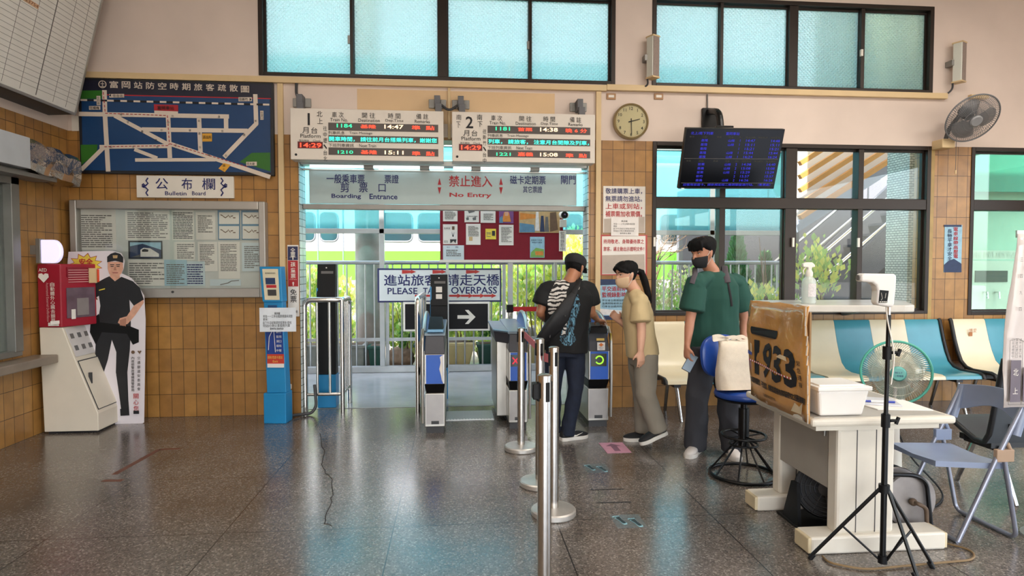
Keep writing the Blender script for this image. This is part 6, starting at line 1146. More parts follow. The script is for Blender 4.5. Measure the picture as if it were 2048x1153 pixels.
# ---------------------------------------------------------------- standing fan
sf = thing('standing_fan', 'white pedestal fan with a teal hub and teal round base', 'fan', (3.02, 4.03, 0)); fo = V((3.02, 4.03, 0)); ftl = mat('fan_teal', '4fb09a', .35, var=.05)
MB().lathe(fo, [(0, 0), (.205, 0), (.21, .012), (.20, .028), (.09, .045), (.05, .06), (0, .06)], 40).build('base', ftl, sf, smooth=40)
MB().lathe(fo+V((0, 0, .05)), [(.055, 0), (.05, .25), (.045, .27), (.036, .28), (.034, .52), (0, .52)], 24).build('column', white_p, sf, smooth=40)
c_ = V((2.995, 3.99, .815)); ax = V((-.42, -.90, .02)).normalized(); q = V((0, 0, 1)).rotation_difference(ax)
fan_cage(.212, .07, 84, 0, .0016).build('cage', mat('cage_chrome', 'cfcfc2', .3, .7), sf); MB().torus(c_, .213, .009, ax, 48, 8).build('cage_rim', ftl, sf, smooth=60)
bm2 = mat('fan_blade_clear', 'c9d8c9', .15, var=0, alpha=.38)
for i in range(3):
    b = MB(); pts = [(2*PI*i/3+(t/8-.5)*1.7, .88*math.sin(PI*(.15+.7*t/8))**.3) for t in range(9)]
    b.add([tuple(c_+q @ V((math.cos(a)*.04, math.sin(a)*.04, 0))) for a, r_ in pts]+[tuple(c_+q @ V((math.cos(a)*.212*r_, math.sin(a)*.212*r_, .03*(k_/8-.5)*2))) for k_, (a, r_) in enumerate(pts)], [(j, j+1, j+10, j+9) for j in range(8)]); b.build('blade', bm2, sf, smooth=60, solid=.003)
MB().lathe(c_+ax*.07, [(0, .014), (.04, .012), (.05, .0), (.05, -.02)], 28, ax).build('hub_badge', mat('hub_teal', '5fa9a0', .4), sf, smooth=40)
k = MB(); o_ = c_+ax*.0845; uu = V((-ax.y, ax.x, 0)).normalized()*1; k.text('BEST', -.022, .022, .004, .016, 0, frame=(o_, uu, V((0, 0, 1)))); k.text('三桶電扇', -.026, .026, -.018, -.004, 0, frame=(o_, uu, V((0, 0, 1)))); k.build('hub_lettering', ink_n, sf)
MB().lathe(c_-ax*.04, [(.04, 0), (.065, -.04), (.06, -.14), (.03, -.16), (0, -.16)], 24, ax).build('motor', white_p, sf, smooth=40)
MB().box(fo.x-.04, fo.x+.045, fo.y-.05, fo.y+.05, .55, .72).build('control_box', white_p, sf, bev=.012)
tag(MB().tube(fillet([(3.05, 4.05, .42), (3.13, 4.02, .22), (3.30, 3.90, .01), (3.10, 3.70, .008), (2.80, 3.56, .008)], .15), .006, 8).build('fan_cord', ink, smooth=60), 'black power cord hanging from the fan column to the floor', 'cord')
# ---------------------------------------------------------------- cable reel and box fan under the desk
rl_ = thing('cable_reel', 'worn round metal cable reel on the floor beside the desk foot', 'cable reel', (2.63, 3.36, 0)); rx, ry, rz = 2.62, 3.345, .185; rmm = mat('reel_steel', 'a39c98', .4, .6, var=.25, scale=6)
for y in (ry-.0, ry+.11): MB().lathe((rx, y, rz), [(0, 0), (.155, 0), (.16, .006), (.16, .012), (0, .012)], 40, (0, 1, 0)).build('disc', rmm, rl_, smooth=40)
MB().lathe((rx, ry+.012, rz), [(.10, 0), (.10, .10)], 28, (0, 1, 0)).build('drum', mat('wound_cable', '3a2d26', .7, bump=.6, scale=10), rl_, smooth=40)
k = MB(); k.tube(fillet([(2.44, ry-.03, .355), (2.62, ry-.03, .345), (2.70, ry-.02, .30), (2.735, ry-.02, .02)], .06), .0125, 8); k.tube(fillet([(2.44, ry+.14, .355), (2.62, ry+.14, .345), (2.70, ry+.14, .30), (2.735, ry+.14, .02)], .06), .0125, 8); k.tube([(2.735, ry-.02, .014), (2.735, ry+.14, .014)], .0125, 8); k.tube([(2.44, ry-.03, .355), (2.44, ry+.14, .355)], .0125, 8); k.tube([(2.44, ry-.03, .355), (2.455, ry-.03, .02)], .0125, 8); k.build('stand', black_m, rl_, smooth=40)
k = MB(); k.tube(fillet([(rx, ry-.01, rz), (rx, ry-.06, rz+.005), (rx+.05, ry-.06, rz-.02), (rx+.06, ry-.055, rz-.12)], .03), .012, 8); k.ball((rx, ry-.02, rz), .022); k.build('crank', mat('crank_rust', '6d5a4a', .6, .4, var=.3), rl_, smooth=50)
bf = thing('floor_fan', 'small black drum fan on its stand under the desk', 'fan', (2.12, 3.50, 0)); c_ = V((2.20, 3.52, .20)); ax = V((-.45, -.82, .35)).normalized(); q = V((0, 0, 1)).rotation_difference(ax)
MB().lathe(c_, [(.16, .06), (.165, .05), (.165, -.05), (.15, -.08), (.06, -.09), (0, -.09)], 36, ax).build('drum', black_p, bf, smooth=40)
k = MB()
for rr_ in (.03, .055, .08, .105, .13, .15): k.torus(c_+ax*.06, rr_, .004, ax, 32, 5)
for i in range(10): a = 2*PI*i/10; k.tube([c_+ax*.062, c_+ax*.06+q @ V((math.cos(a)*.16, math.sin(a)*.16, 0))], .003, 5)
k.build('grille', mat('grille_grey', '2a2b2e', .4), bf); MB().lathe(c_+ax*.055, [(0, .015), (.035, .01), (.04, 0)], 20, ax).build('hub', grey_d, bf, smooth=40)
k = MB(); k.box(1.99, 2.42, 3.40, 3.68, 0, .02); k.build('base', black_p, bf, bev=.006); k = MB(); k.hexa([(1.995, 3.44, .015), (2.015, 3.44, .015), (2.015, 3.62, .015), (1.995, 3.62, .015), (2.015, 3.50, .25), (2.035, 3.50, .25), (2.035, 3.56, .25), (2.015, 3.56, .25)]); k.build('bracket', black_p, bf); k = MB(); k.hexa([(2.39, 3.44, .015), (2.41, 3.44, .015), (2.41, 3.62, .015), (2.39, 3.62, .015), (2.37, 3.50, .25), (2.39, 3.50, .25), (2.39, 3.56, .25), (2.37, 3.56, .25)]); k.build('bracket', black_p, bf)
# ---------------------------------------------------------------- blue grey folding chair
fc = thing('folding_chair', 'blue grey plastic folding chair drawn up beside the desk', 'chair', (2.95, 3.42, 0)); fpl = mat('chair_plastic', '8792aa', .35, var=.08); ftb = mat('chair_tube', '8c8f9c', .35, .6, var=.1)
k = MB(); NS = 10; rings = []
for i in range(NS+1):                      # seat: front edge by the desk, slightly dished
    t = i/NS; x = 2.665+(3.075-2.665)*t; dip = -.018*math.sin(PI*t); z = .445-.02*t; w0 = .20-.02*(1-t)**2; rings.append([(x, 3.40-w0, z-.02), (x, 3.40-w0, z+.012), (x, 3.40-w0*.5, z+.006+dip), (x, 3.40, z+dip), (x, 3.40+w0*.5, z+.006+dip), (x, 3.40+w0, z+.012), (x, 3.40+w0, z-.02), (x, 3.40, z-.022+dip)])
k.ring_loft(rings); k.build('seat', fpl, fc, smooth=50)
for s_, yy in ((-1, 3.18), (1, 3.62)):
    MB().tube([(2.775, yy, .012), (2.985, yy, .455), (3.16, yy, .80)], .0135, 10).build('front_leg', ftb, fc, smooth=40)
    k = MB(); k.tube([(3.085, yy, .50), (3.055, yy, .56)], .012, 8); k.box(2.985, 3.09, yy-.014, yy+.014, .455, .525); k.build('hinge', fpl if s_ > 0 else mat('hinge_tan', 'a58a72', .5), fc, bev=.01)
    MB().tube([(3.105, yy, .60), (3.165, yy, .80)], .024, 10).build('back_sleeve', fpl, fc, smooth=40)
k = MB(); k.tube(fillet([(3.03, 3.18, .52), (3.135, 3.185, .014), (3.125, 3.60, .014), (3.03, 3.62, .52)], .05), .0125, 10); k.build('rear_leg', ftb, fc, smooth=40)
MB().tube([(2.775, 3.18, .012), (2.775, 3.62, .012)], .0125, 8).build('floor_bar', ftb, fc, smooth=40)
k = MB(); NB = 14; rings = []
for i in range(NB+1):                      # curved backrest with an oval hole under its top band
    t = i/NB; y = 3.165+.47*t; bow = .055*math.sin(PI*t); zt_ = .80+.022*math.sin(PI*t); hole = max(0, math.sin(PI*(t-.1)/.8)) if .1 < t < .9 else 0; zl = .655+.0*t+.055*hole
    x = 3.15+bow; rings.append([(x-.03, y, zl), (x-.012, y, zl), (x+.012, y, zt_), (x-.006, y, zt_+.004)])
k.ring_loft(rings); k.build('backrest', fpl, fc, smooth=50, bev=.004)
# ---------------------------------------------------------------- dark seat bench seen from behind
db = thing('dark_bench', 'dark grey moulded bench facing the windows, behind the folding chair', 'bench', (4.0, 3.8, 0)); dgm = mat('bench_grey', '44494e', .5, var=.1)
prof2 = [(4.10, .45), (4.07, .495), (4.0, .49), (3.9, .445), (3.80, .405), (3.73, .41), (3.695, .47), (3.67, .60), (3.635, .80), (3.60, .97)]
for i in range(3):
    k = MB(); a = 3.43+.5*i; b_ = a+.495; k.ring_loft([[(a, y, z), (b_, y, z), (b_, y-.012, z-.018), (a, y-.012, z-.018)] for y, z in prof2]); k.build('seat', dgm, db, smooth=40)
    MB().prism([(a+.1, .50), (a+.13, .50), (a+.13, .53), (a+.1, .53)], 'xz', 3.655, 3.668).build('bolt', ink, db)
MB().tube([(3.425, y, z-.01) for y, z in prof2], .018, 8).build('edge_trim', seat_k, db, smooth=50)
for y in (3.78, 4.0): MB().box(3.5, 4.9, y-.02, y+.02, .345, .385).build('cross_bar', seat_k, db)
for x in (3.58, 4.75):
    MB().box(x-.03, x+.03, 3.74, 4.04, .32, .36).build('bracket', seat_k, db)
    for y0, y1 in ((3.80, 3.66), (3.98, 4.14)): MB().tube([(x, y0, .35), (x+.01, y1, 0)], [.022, .016], 10).build('leg', leg_c, db, smooth=40)
# hanging plastic sheeted timetable at the picture's edge
hs_ = thing('hanging_timetable', 'crumpled plastic sleeved paper timetable hanging at the picture edge', 'timetable', (3.15, 3.2, .8)); k = MB(); NX = 8; NZ = 14; vs_ = []
xl, xr = at(2012, 650, 3.15).x, at(2012, 650, 3.15).x+.42
for j in range(NZ+1):
    v = j/NZ; ins = .045*min(1, max(0, (v-.45)/.5))
    for i in range(NX+1): u = i/NX; vs_.append((xl+ins*(1-u)+(xr-xl)*u, 3.15+.012*math.sin(u*9+v*4)+.01*noise.noise((u*5, v*6, 2)), .765+.955*v))
k.add(vs_, [(j*(NX+1)+i, j*(NX+1)+i+1, (j+1)*(NX+1)+i+1, (j+1)*(NX+1)+i) for j in range(NZ) for i in range(NX)]); k.build('sheet', mat('sleeve_paper', 'd9d0cd', .22, var=.06, bump=.1, coat=.5), hs_, smooth=60, solid=.003)
k = MB(); Y_ = 3.128
k.box(xl+.015, xl+.075, Y_-.001, Y_, .80, 1.03); k.box(xl+.09, xl+.20, Y_-.001, Y_, .80, .99); k.build('grey_column', mat('col_grey', '6f6670', .6), hs_); k = MB()
k.text('北', xl+.028, xl+.058, .945, .985, Y_-.003); k.text('上', xl+.028, xl+.058, .845, .88, Y_-.003); k.text('南', xl+.105, xl+.14, .93, .965, Y_-.003); k.build('white_characters', ink_w, hs_); k = MB()
k.box(xl+.005, xl+.0065, Y_-.001, Y_, .785, 1.14); k.box(xl+.08, xl+.0815, Y_-.001, Y_, .785, 1.14); k.box(xl+.005, xl+.35, Y_-.001, Y_, .785, .787)
rnd = random.Random(8)
for i in range(8): k.text(rnd.choice('三四五九七一二'), xl+.05+.035*(i % 2), xl+.066+.035*(i % 2), 1.30+i*.045, 1.32+i*.045, Y_-.003)
for c_i in range(3):
    for i in range(6): k.text(rnd.choice('莊楊中壢竹北湖口'), xl+.014+c_i*.022, xl+.028+c_i*.022, 1.045+i*.018, 1.06+i*.018, Y_-.003)
k.tube([(xl+.005, Y_-.003, 1.14), (xl+.05, Y_-.003, 1.15), (xl+.09, Y_-.003, 1.13), (xl+.2, Y_-.003, 1.16)], .001, 4); k.build('printed_lines', ink_g, hs_)
MB().box(xl+.06, xr, 3.16, 3.17, 1.70, 1.74).build('top_clip', alu, hs_); MB().cyl((xr-.05, 3.18, 0), (xr-.05, 3.18, 1.78), .014).build('stand_pole', alu, hs_, smooth=40); MB().lathe((xr-.05, 3.18, 0), [(0, 0), (.16, 0), (.16, .015), (0, .02)], 28).build('stand_base', alu, hs_, smooth=40)
# ---------------------------------------------------------------- swivel stool with a tote bag
so_ = V((2.105, 4.375, 0)); sl = thing('stool', 'blue padded swivel stool on a black ring base', 'stool', tuple(so_)); vin = mat('blue_vinyl', '1f4596', .3, var=.06)
MB().torus(so_+V((0, 0, .014)), .235, .013, n=40).build('base_ring', black_m, sl, smooth=60); MB().torus(so_+V((0, 0, .30)), .155, .010, n=36).build('foot_ring', black_m, sl, smooth=60)
MB().torus(so_+V((0, 0, .235)), .10, .008, n=32).build('foot_ring', black_m, sl, smooth=60)
for i in range(8):
    a = 2*PI*i/8+.2; d = V((math.cos(a), math.sin(a), 0)); MB().tube([so_+d*.045+V((0, 0, .26)), so_+d*.235+V((0, 0, .015))], .007, 6).build('spoke', black_m, sl, smooth=60)
    if i % 2 == 0: MB().tube([so_+d*.03+V((0, 0, .29)), so_+d*.155+V((0, 0, .30))], .006, 6).build('strut', black_m, sl, smooth=60)
MB().cyl(so_+V((0, 0, .22)), so_+V((0, 0, .50)), .038).build('post', black_m, sl, smooth=40); MB().cyl(so_+V((0, 0, .48)), so_+V((0, 0, .575)), .024).build('piston', black_m, sl, smooth=40)
MB().lathe(so_+V((0, 0, .575)), [(0, 0), (.17, 0), (.205, .012), (.212, .03), (.205, .05), (.17, .062), (0, .066)], 40).build('seat', vin, sl, smooth=50)
MB().lathe(so_+V((0, 0, .565)), [(0, 0), (.19, 0), (.208, .015), (.19, .02)], 40).build('seat_rim', black_p, sl, smooth=50)
bc = so_+V((-.10, .205, .86)); ang = math.radians(24); xf = M.Translation(bc) @ M.Rotation(ang, 4, 'Z') @ M.Rotation(math.radians(-6), 4, 'X')
k = MB(xf); k.ring_loft([[(x*s_, y-.05*math.cos(x*s_*3.2)+.05, z*s_) for x, z in [(.19*math.copysign(abs(math.cos(a))**.75, math.cos(a)), .16*math.copysign(abs(math.sin(a))**.75, math.sin(a))) for a in [2*PI*i/32 for i in range(32)]]] for s_, y in ((.90, -.032), (1, -.02), (1, .005), (.93, .014))]); k.build('backrest', vin, sl, smooth=50)
MB().tube(fillet([so_+V((-.05, .10, .575)), so_+V((-.10, .245, .59)), bc+V((0, .03, -.02))], .05), .011, 8).build('back_bar', black_m, sl, smooth=50)
tb = thing('tote_bag', 'cream canvas tote bag propped on the blue stool', 'bag', (2.05, 4.40, .642)); canvas = mat('canvas', 'ddd0bd', .85, var=.05, bump=.2, scale=40)
bx = M.Translation((so_.x-.045, so_.y-.03, .643)) @ M.Rotation(math.radians(4), 4, 'Z') @ M.Rotation(math.radians(-10), 4, 'X')
k = MB(bx); rings = []
for j in range(13):
    v = j/12; z = .365*v; hw = .165-.012*v+.008*math.sin(v*5); th = .062*(1-v)**.7+.022; sag = .012*math.sin(v*6)
    rings.append([(hw*math.copysign(abs(math.cos(a))**.35, math.cos(a))+.006*noise.noise((v*4, a, 0)), th*math.copysign(abs(math.sin(a))**.8, math.sin(a))+sag+.012*noise.noise((v*5, math.cos(a)*2, 3)), z+(.012*math.sin(a*2+1)-.02*math.cos(a)**2*.5 if j == 12 else 0)) for a in [2*PI*i/36 for i in range(36)]])
k.ring_loft(rings); k.build('bag_body', canvas, tb, smooth=60)
for (y_, pts) in ((-.03, [(-.08, .365), (-.15, .395), (-.205, .385), (-.20, .362), (-.12, .372), (-.02, .385), (.03, .35), (.06, .33)]), (.02, [(.10, .365), (.06, .39), (.0, .38), (-.04, .345)])):
    pp = [V((x, y_, z)) for x, z in pts]; k = MB(bx); pp = fillet(pp, .03, 4); k.ring_loft([[tuple(p+V((0, -.003, -.013))), tuple(p+V((0, -.003, .013))), tuple(p+V((0, .003, .013))), tuple(p+V((0, .003, -.013)))] for p in pp]); k.build('strap', canvas, tb, smooth=60)
# ---------------------------------------------------------------- people
from mathutils.bvhtree import BVHTree
UPV = V((0, 0, 1))
def se(a, p=.85): return math.copysign(abs(math.cos(a))**p, math.cos(a)), math.copysign(abs(math.sin(a))**p, math.sin(a))
def etube(mb, pts, side, n=18, caps=.55, p=1.0):
    """tapering limb: pts = (centre, half width along side, half depth)"""
    P_ = [(V(c), rx, ry) for c, rx, ry in pts]; side = V(side); rings = []
    t0 = (P_[1][0]-P_[0][0]).normalized(); t1 = (P_[-1][0]-P_[-2][0]).normalized()
    if caps: P_ = [(P_[0][0]-t0*min(P_[0][1:])*caps, P_[0][1]*.6, P_[0][2]*.6)]+P_+[(P_[-1][0]+t1*min(P_[-1][1:])*caps, P_[-1][1]*.6, P_[-1][2]*.6)]
    k = len(P_)
    for i in range(k):
        a, b = P_[max(0, i-1)][0], P_[min(k-1, i+1)][0]; t = (b-a).normalized(); s = (side-t*side.dot(t)).normalized(); w = t.cross(s); c, rx, ry = P_[i]
        rings.append([tuple(c+s*rx*se(2*PI*j/n, p)[0]+w*ry*se(2*PI*j/n, p)[1]) for j in range(n)])
    return mb.ring_loft(rings)
def lerp_pts(pts, n):
    out = []
    for (a, ra, qa), (b, rb, qb) in zip(pts, pts[1:]):
        for i in range(n): t = i/n; out.append((V(a).lerp(V(b), t), ra+(rb-ra)*t, qa+(qb-qa)*t))
    return out+[pts[-1]]
def hand(mb, wrist, d, nrm, side, curl, sc=1.0, spread=.05):
    d = V(d).normalized(); nrm = V(nrm); nrm = (nrm-d*nrm.dot(d)).normalized(); sd = V(side); sd = (sd-d*sd.dot(d)-nrm*sd.dot(nrm)).normalized()
    etube(mb, [(wrist-d*.02, .027*sc, .021*sc), (wrist+d*.02*sc, .033*sc, .020*sc), (wrist+d*.055*sc, .041*sc, .018*sc), (wrist+d*.088*sc, .039*sc, .014*sc)], sd, 14)
    tips = []
    for i, l in enumerate((.072, .080, .074, .058)):
        b = wrist+d*(.086-.004*abs(i-1.2))*sc+sd*(.030-.0205*i)*sc; ang = 0; pts = [(b-d*.02, .0095*sc, .0095*sc)]; dd = (d+sd*spread*(1.5-i)).normalized(); p = b
        for j, (f, r_) in enumerate(((.45, .0092), (.30, .0083), (.25, .0070))):
            pts.append((p, r_*sc, r_*sc)); ang += math.radians(curl*(.8, 1.1, .7)[j]+i*3); v = dd*math.cos(ang)+nrm*math.sin(ang); p = p+v*l*f*sc
        pts.append((p, .0060*sc, .0060*sc)); etube(mb, pts, sd, 10); tips.append(p)
    b = wrist+d*.022*sc+sd*.026*sc; v = (d*.62+sd*.70+nrm*.28).normalized(); p = b+v*.042*sc; v2 = (d*.85+sd*.25+nrm*.45).normalized()
    etube(mb, [(b-v*.015, .014*sc, .014*sc), (b, .0135*sc, .0135*sc), (p, .0105*sc, .0105*sc), (p+v2*.03*sc, .0078*sc, .0078*sc)], nrm, 10); return tips
HEADR = [(-.012, .030, .064, -.012), (.0, .040, .082, -.005), (.014, .050, .091, .02), (.035, .059, .090, .05), (.06, .065, .088, .066), (.085, .069, .086, .08), (.11, .0715, .085, .09), (.135, .074, .088, .098), (.16, .0755, .090, .102), (.185, .073, .086, .099), (.205, .063, .073, .086), (.220, .045, .050, .063), (.229, .022, .024, .032)]
def head(mb, H, s=1.0):
    rings = []
    for z, w, f, b in HEADR:
        ring = []
        for j in range(24):
            a = 2*PI*j/24; cx, sx_ = se(a, .92); ring.append(tuple(H @ V((w*cx*s, (f if sx_ > 0 else b)*sx_*s, z*s))))
        rings.append(ring)
    mb.ring_loft(rings)
    T = lambda x, y, z: H @ V((x*s, y*s, z*s))
    X_ = (H.to_3x3() @ V((1, 0, 0))).normalized()
    etube(mb, [(T(0, .080, .112), .008*s, .008*s), (T(0, .094, .092), .010*s, .011*s), (T(0, .103, .074), .015*s, .013*s), (T(0, .088, .064), .013*s, .010*s)], X_, 10)
    for sg in (-1, 1):
        etube(mb, [(T(sg*.074, -.004, .064), .006*s, .009*s), (T(sg*.079, -.008, .085), .007*s, .015*s), (T(sg*.082, -.012, .108), .007*s, .018*s), (T(sg*.080, -.012, .126), .006*s, .013*s)], X_, 10)
        etube(mb, [(T(sg*.014, .082, .128), .006*s, .007*s), (T(sg*.036, .079, .132), .009*s, .009*s), (T(sg*.056, .064, .128), .007*s, .008*s)], (0, 0, 1), 8)
def skull(mb, H, s, off, zlist):
    """cap-like shell rings over the scalp: (z, front limit or None, widen, back extra)"""
    rings = []
    for z, fl, wd, bk in zlist:
        for k_ in range(len(HEADR)-1):
            if HEADR[k_][0] <= z <= HEADR[k_+1][0]: break
        (z0, w0, f0, b0), (z1, w1, f1, b1) = HEADR[k_], HEADR[k_+1]; t = min(1, max(0, (z-z0)/(z1-z0))); w, f, b = w0+(w1-w0)*t+off+wd, f0+(f1-f0)*t+off, b0+(b1-b0)*t+off+bk
        if fl is not None: f = fl
        ring = []
        for j in range(28):
            a = 2*PI*j/28; cx, sx_ = se(a, .92); ring.append(tuple(H @ V((w*cx*s, (f if sx_ > 0 else b)*sx_*s, z*s))))
        rings.append(ring)
    mb.ring_loft(rings)
def shoe(root, ankle_xy, z, d, up, m_up, m_sole, L_=.275, label=None, swoosh=None, w=.047):
    """shoe and sole built along d from the heel; z is the sole's underside at the heel"""
    d = V(d).normalized(); up = V(up); up = (up-d*up.dot(d)).normalized(); s = up.cross(d); o = V((ankle_xy[0], ankle_xy[1], z))-d*.075
    P_ = lambda u, v, h: tuple(o+d*u*L_+s*v+up*h)
    k = MB(); rings = []; out = [(0, .55), (.04, .78), (.14, .92), (.3, .86), (.5, .92), (.68, 1.08), (.82, 1.02), (.93, .74), (.985, .42), (1.0, .2)]
    for u, q in out: rings.append([P_(u, w*q*c, h) for c, h in ((-1.02, 0), (1.02, 0), (1.06, .018), (1.0, .030), (-1.0, .030), (-1.06, .018))])
    k.ring_loft(rings); sh = MB(); rings = []
    ht = [.075, .088, .092, .088, .080, .068, .060, .050, .042, .036]
    for (u, q), h in zip(out, ht): rings.append([P_(u, w*q*.97*c, .024+(h-.024)*hh) for c, hh in ((-1, 0), (1, 0), (1.0, .35), (.82, .72), (.45, .96), (0, 1.0), (-.45, .96), (-.82, .72), (-1.0, .35))])
    sh.ring_loft(rings); o_ = sh.build('shoe', m_up, root, smooth=60, sub=1); k.build('sole', m_sole, o_, smooth=40)
    lc = MB()
    for i in range(4): u = .48+.07*i; h = .083-.012*i; lc.tube([P_(u, -w*.5, h-.004), P_(u+.01, 0, h+.004), P_(u, w*.5, h-.004)], .003, 5)
    lc.build('laces', m_sole if swoosh else m_up, o_)
    if swoosh:
        for sg in (-1, 1):
            b = MB(); b.add([P_(u, sg*w*q_, h) for u, q_, h in ((.30, .88, .055), (.36, .92, .034), (.46, .955, .033), (.72, .93, .060), (.48, .97, .045))], [(0, 1, 2, 4), (4, 2, 3)]); b.build('side_mark', swoosh, o_, solid=.004)
    return o_
skin_a = mat('skin_tan', 'a87152', .5, var=.06, scale=12); skin_b = mat('skin_fair', 'dba98e', .5, var=.05, scale=12); skin_c = mat('skin_warm', 'b98166', .5, var=.06, scale=12)
hair_m = mat('hair_black', '0b090a', .75, var=.4, scale=14, spec=.2); eye_w = mat('eye_white', 'dcd6d0', .3, var=0); eye_d = mat('eye_dark', '1a0f0b', .2, var=0)
def person(name_label, loc, skin, pel, nb, fwd_p, fwd_s, sh, arms, legs, Hm, hs, hands, girth=1.0, voxel=.0065):
    root = bpy.data.objects.new('person', None); C.objects.link(root); root.location = loc; tag(root, name_label, 'person')
    fwd_p, fwd_s = V(fwd_p).normalized(), V(fwd_s).normalized(); ax = nb-pel
    def tor(f):
        fw = fwd_p.lerp(fwd_s, max(0, min(1, f))).normalized(); t = ax.normalized(); s = fw.cross(t).normalized()*1; return pel+ax*f, s, t
    def rings(mb, lst, cap=True, p=.85):
        R_ = []
        for f, w, d in lst:
            c, s, t = tor(f); fw = t.cross(s).normalized(); fw = -fw if fw.dot(fwd_p) < 0 else fw
            R_.append([tuple(c+s*w*girth*se(2*PI*j/28, p)[0]+fw*d*girth*se(2*PI*j/28, p)[1]) for j in range(28)])
        mb.ring_loft(R_)
    b = MB(); rings(b, [(-.14, .13, .095), (-.05, .158, .11), (.08, .155, .108), (.3, .138, .10), (.5, .145, .104), (.7, .16, .11), (.84, .162, .10), (.93, .13, .08), (1.0, .072, .062)])
    s_dir = tor(1)[1]
    hp = Hm @ V((0, -.018, .045)); etube(b, [(nb-UPV*.05, .066, .064), (nb+UPV*.02, .058, .056), (nb.lerp(hp, .6), .053, .053), (hp, .052, .055)], s_dir, 18); head(b, Hm, hs)
    for (S_, E_, W_), hd in zip(arms, hands):
        etube(b, [(nb-UPV*.02, .045, .05), (nb.lerp(S_, .5), .042, .055), (S_, .042, .05)], (0, 0, 1), 14); sd = V((0, 0, 1)) if abs((E_-S_).normalized().z) < .7 else fwd_s
        etube(b, lerp_pts([(S_, .050, .050), (S_.lerp(E_, .4), .046, .046), (E_, .037, .038)], 2), sd, 16); etube(b, lerp_pts([(E_, .037, .037), (E_.lerp(W_, .3), .038, .037), (W_, .0265, .022)], 2), hd[2], 16); hand(b, W_, hd[0], hd[1], hd[2], hd[3], hs*.98)
    for (H_, K_, A_) in legs:
        etube(b, lerp_pts([(H_, .082, .085), (H_.lerp(K_, .5), .070, .072), (K_, .052, .055), (K_.lerp(A_, .35), .052, .054), (A_, .034, .038), (A_-UPV*.04, .034, .040)], 2), s_dir, 16)
    body = remeshed(b, 'body', skin, root, voxel, 3)
    return root, tor, rings, body, s_dir
def shirt(root, rings, arms, m_, lst, nb, sl=.62, r0=.088, r1=.092, wr=.007, seed=0.0, fw=(0, 1, 0), flare=0):
    k = MB(); rings(k, lst)
    for (S_, E_, W_) in arms:
        e = S_.lerp(E_, sl); inn = (nb-S_); inn.z = 0; a = S_+inn.normalized()*.06+UPV*.018; o_ = -inn.normalized()
        etube(k, [(nb-UPV*.035+o_*.02, .060, .066), (nb.lerp(S_, .5)+UPV*.0, .060, .072), (S_+UPV*.0, .058, .074), (S_+o_*.022-UPV*.03, .058, .072)], (0, 0, 1), 18, caps=.8)
        etube(k, lerp_pts([(a, r0*.62, r0*.8), (S_+UPV*.004, r0*.72, r0*.88), (S_.lerp(e, .35), r0*.90, r0*1.0), (S_.lerp(e, .7), (r0+r1)*.48, (r0+r1)*.5), (e, r1*.97, r1)], 2), fw, 20, caps=.12)
    return remeshed(k, 'shirt', m_, root, .008, 4, wr=wr, wscale=7.5, stretch=(1, 1, .55), seed=seed)
def trousers(root, rings, legs, m_, waist, rad, wr=.008, seed=0.0, side=(1, 0, 0), ext=.02):
    k = MB(); rings(k, waist)
    for (H_, K_, A_) in legs:
        d = (A_-K_).normalized(); e = A_+d*ext
        etube(k, lerp_pts([(H_+UPV*.02, rad[0]*.98, rad[0]*1.05), (H_.lerp(K_, .45), rad[1], rad[1]*1.05), (K_, rad[2], rad[2]*1.05), (K_.lerp(e, .5), rad[3], rad[3]*1.05), (e, rad[4], rad[4]*1.08)], 3), side, 22, caps=.1)
    return remeshed(k, 'trousers', m_, root, .009, 3, wr=wr, wscale=6.5, stretch=(1, 1, .8), seed=seed)
def bvh_of(o):
    me = o.data; off = wloc(o); return BVHTree.FromPolygons([tuple(v.co+off) for v in me.vertices], [tuple(p.vertices) for p in me.polygons])
CAM = V((0, 0, EYE))
def onto(bv, x, y, lift, near=True):
    d = ray(x, y).normalized(); h = bv.ray_cast(CAM, d)
    if h[0] is None:
        if near: h = min((bv.find_nearest(CAM+d*(4+.02*i)) for i in range(100)), key=lambda q: q[3])
        else: return None
    return h[0]+h[1]*lift if h[1].dot(d) < 0 else h[0]-d*lift
def patch(bv, poly, name, m_, parent, step=2.0, lift=.004):
    """a print lying on a garment: the outline is laid on the cloth and follows its folds"""
    xs, ys = [p[0] for p in poly], [p[1] for p in poly]
    def inside(x, y):
        c = False; n_ = len(poly)
        for i in range(n_):
            (x1, y1), (x2, y2) = poly[i], poly[i-1]
            if (y1 > y) != (y2 > y) and x < (x2-x1)*(y-y1)/(y2-y1)+x1: c = not c
        return c
    nx, ny = int((max(xs)-min(xs))/step)+1, int((max(ys)-min(ys))/step)+1; k = MB(); idx = {}; vs_, fs_ = [], []
    for j in range(ny+1):
        for i in range(nx+1):
            p = onto(bv, min(xs)+i*step, min(ys)+j*step, lift, False)
            if p is not None: idx[i, j] = len(vs_); vs_.append(tuple(p))
    for j in range(ny):
        for i in range(nx):
            q = [(i, j), (i+1, j), (i+1, j+1), (i, j+1)]
            if all(t in idx for t in q) and inside(min(xs)+(i+.5)*step, min(ys)+(j+.5)*step): fs_.append(tuple(idx[t] for t in q))
    k.add(vs_, fs_); return k.build(name, m_, parent, smooth=60)
def ribbon(pts, w, t, name, m_, parent, side=(1, 0, 0)):
    k = MB(); etube(k, [(p, w, t) for p in pts], side, 10, caps=0); return k.build(name, m_, parent, smooth=60)
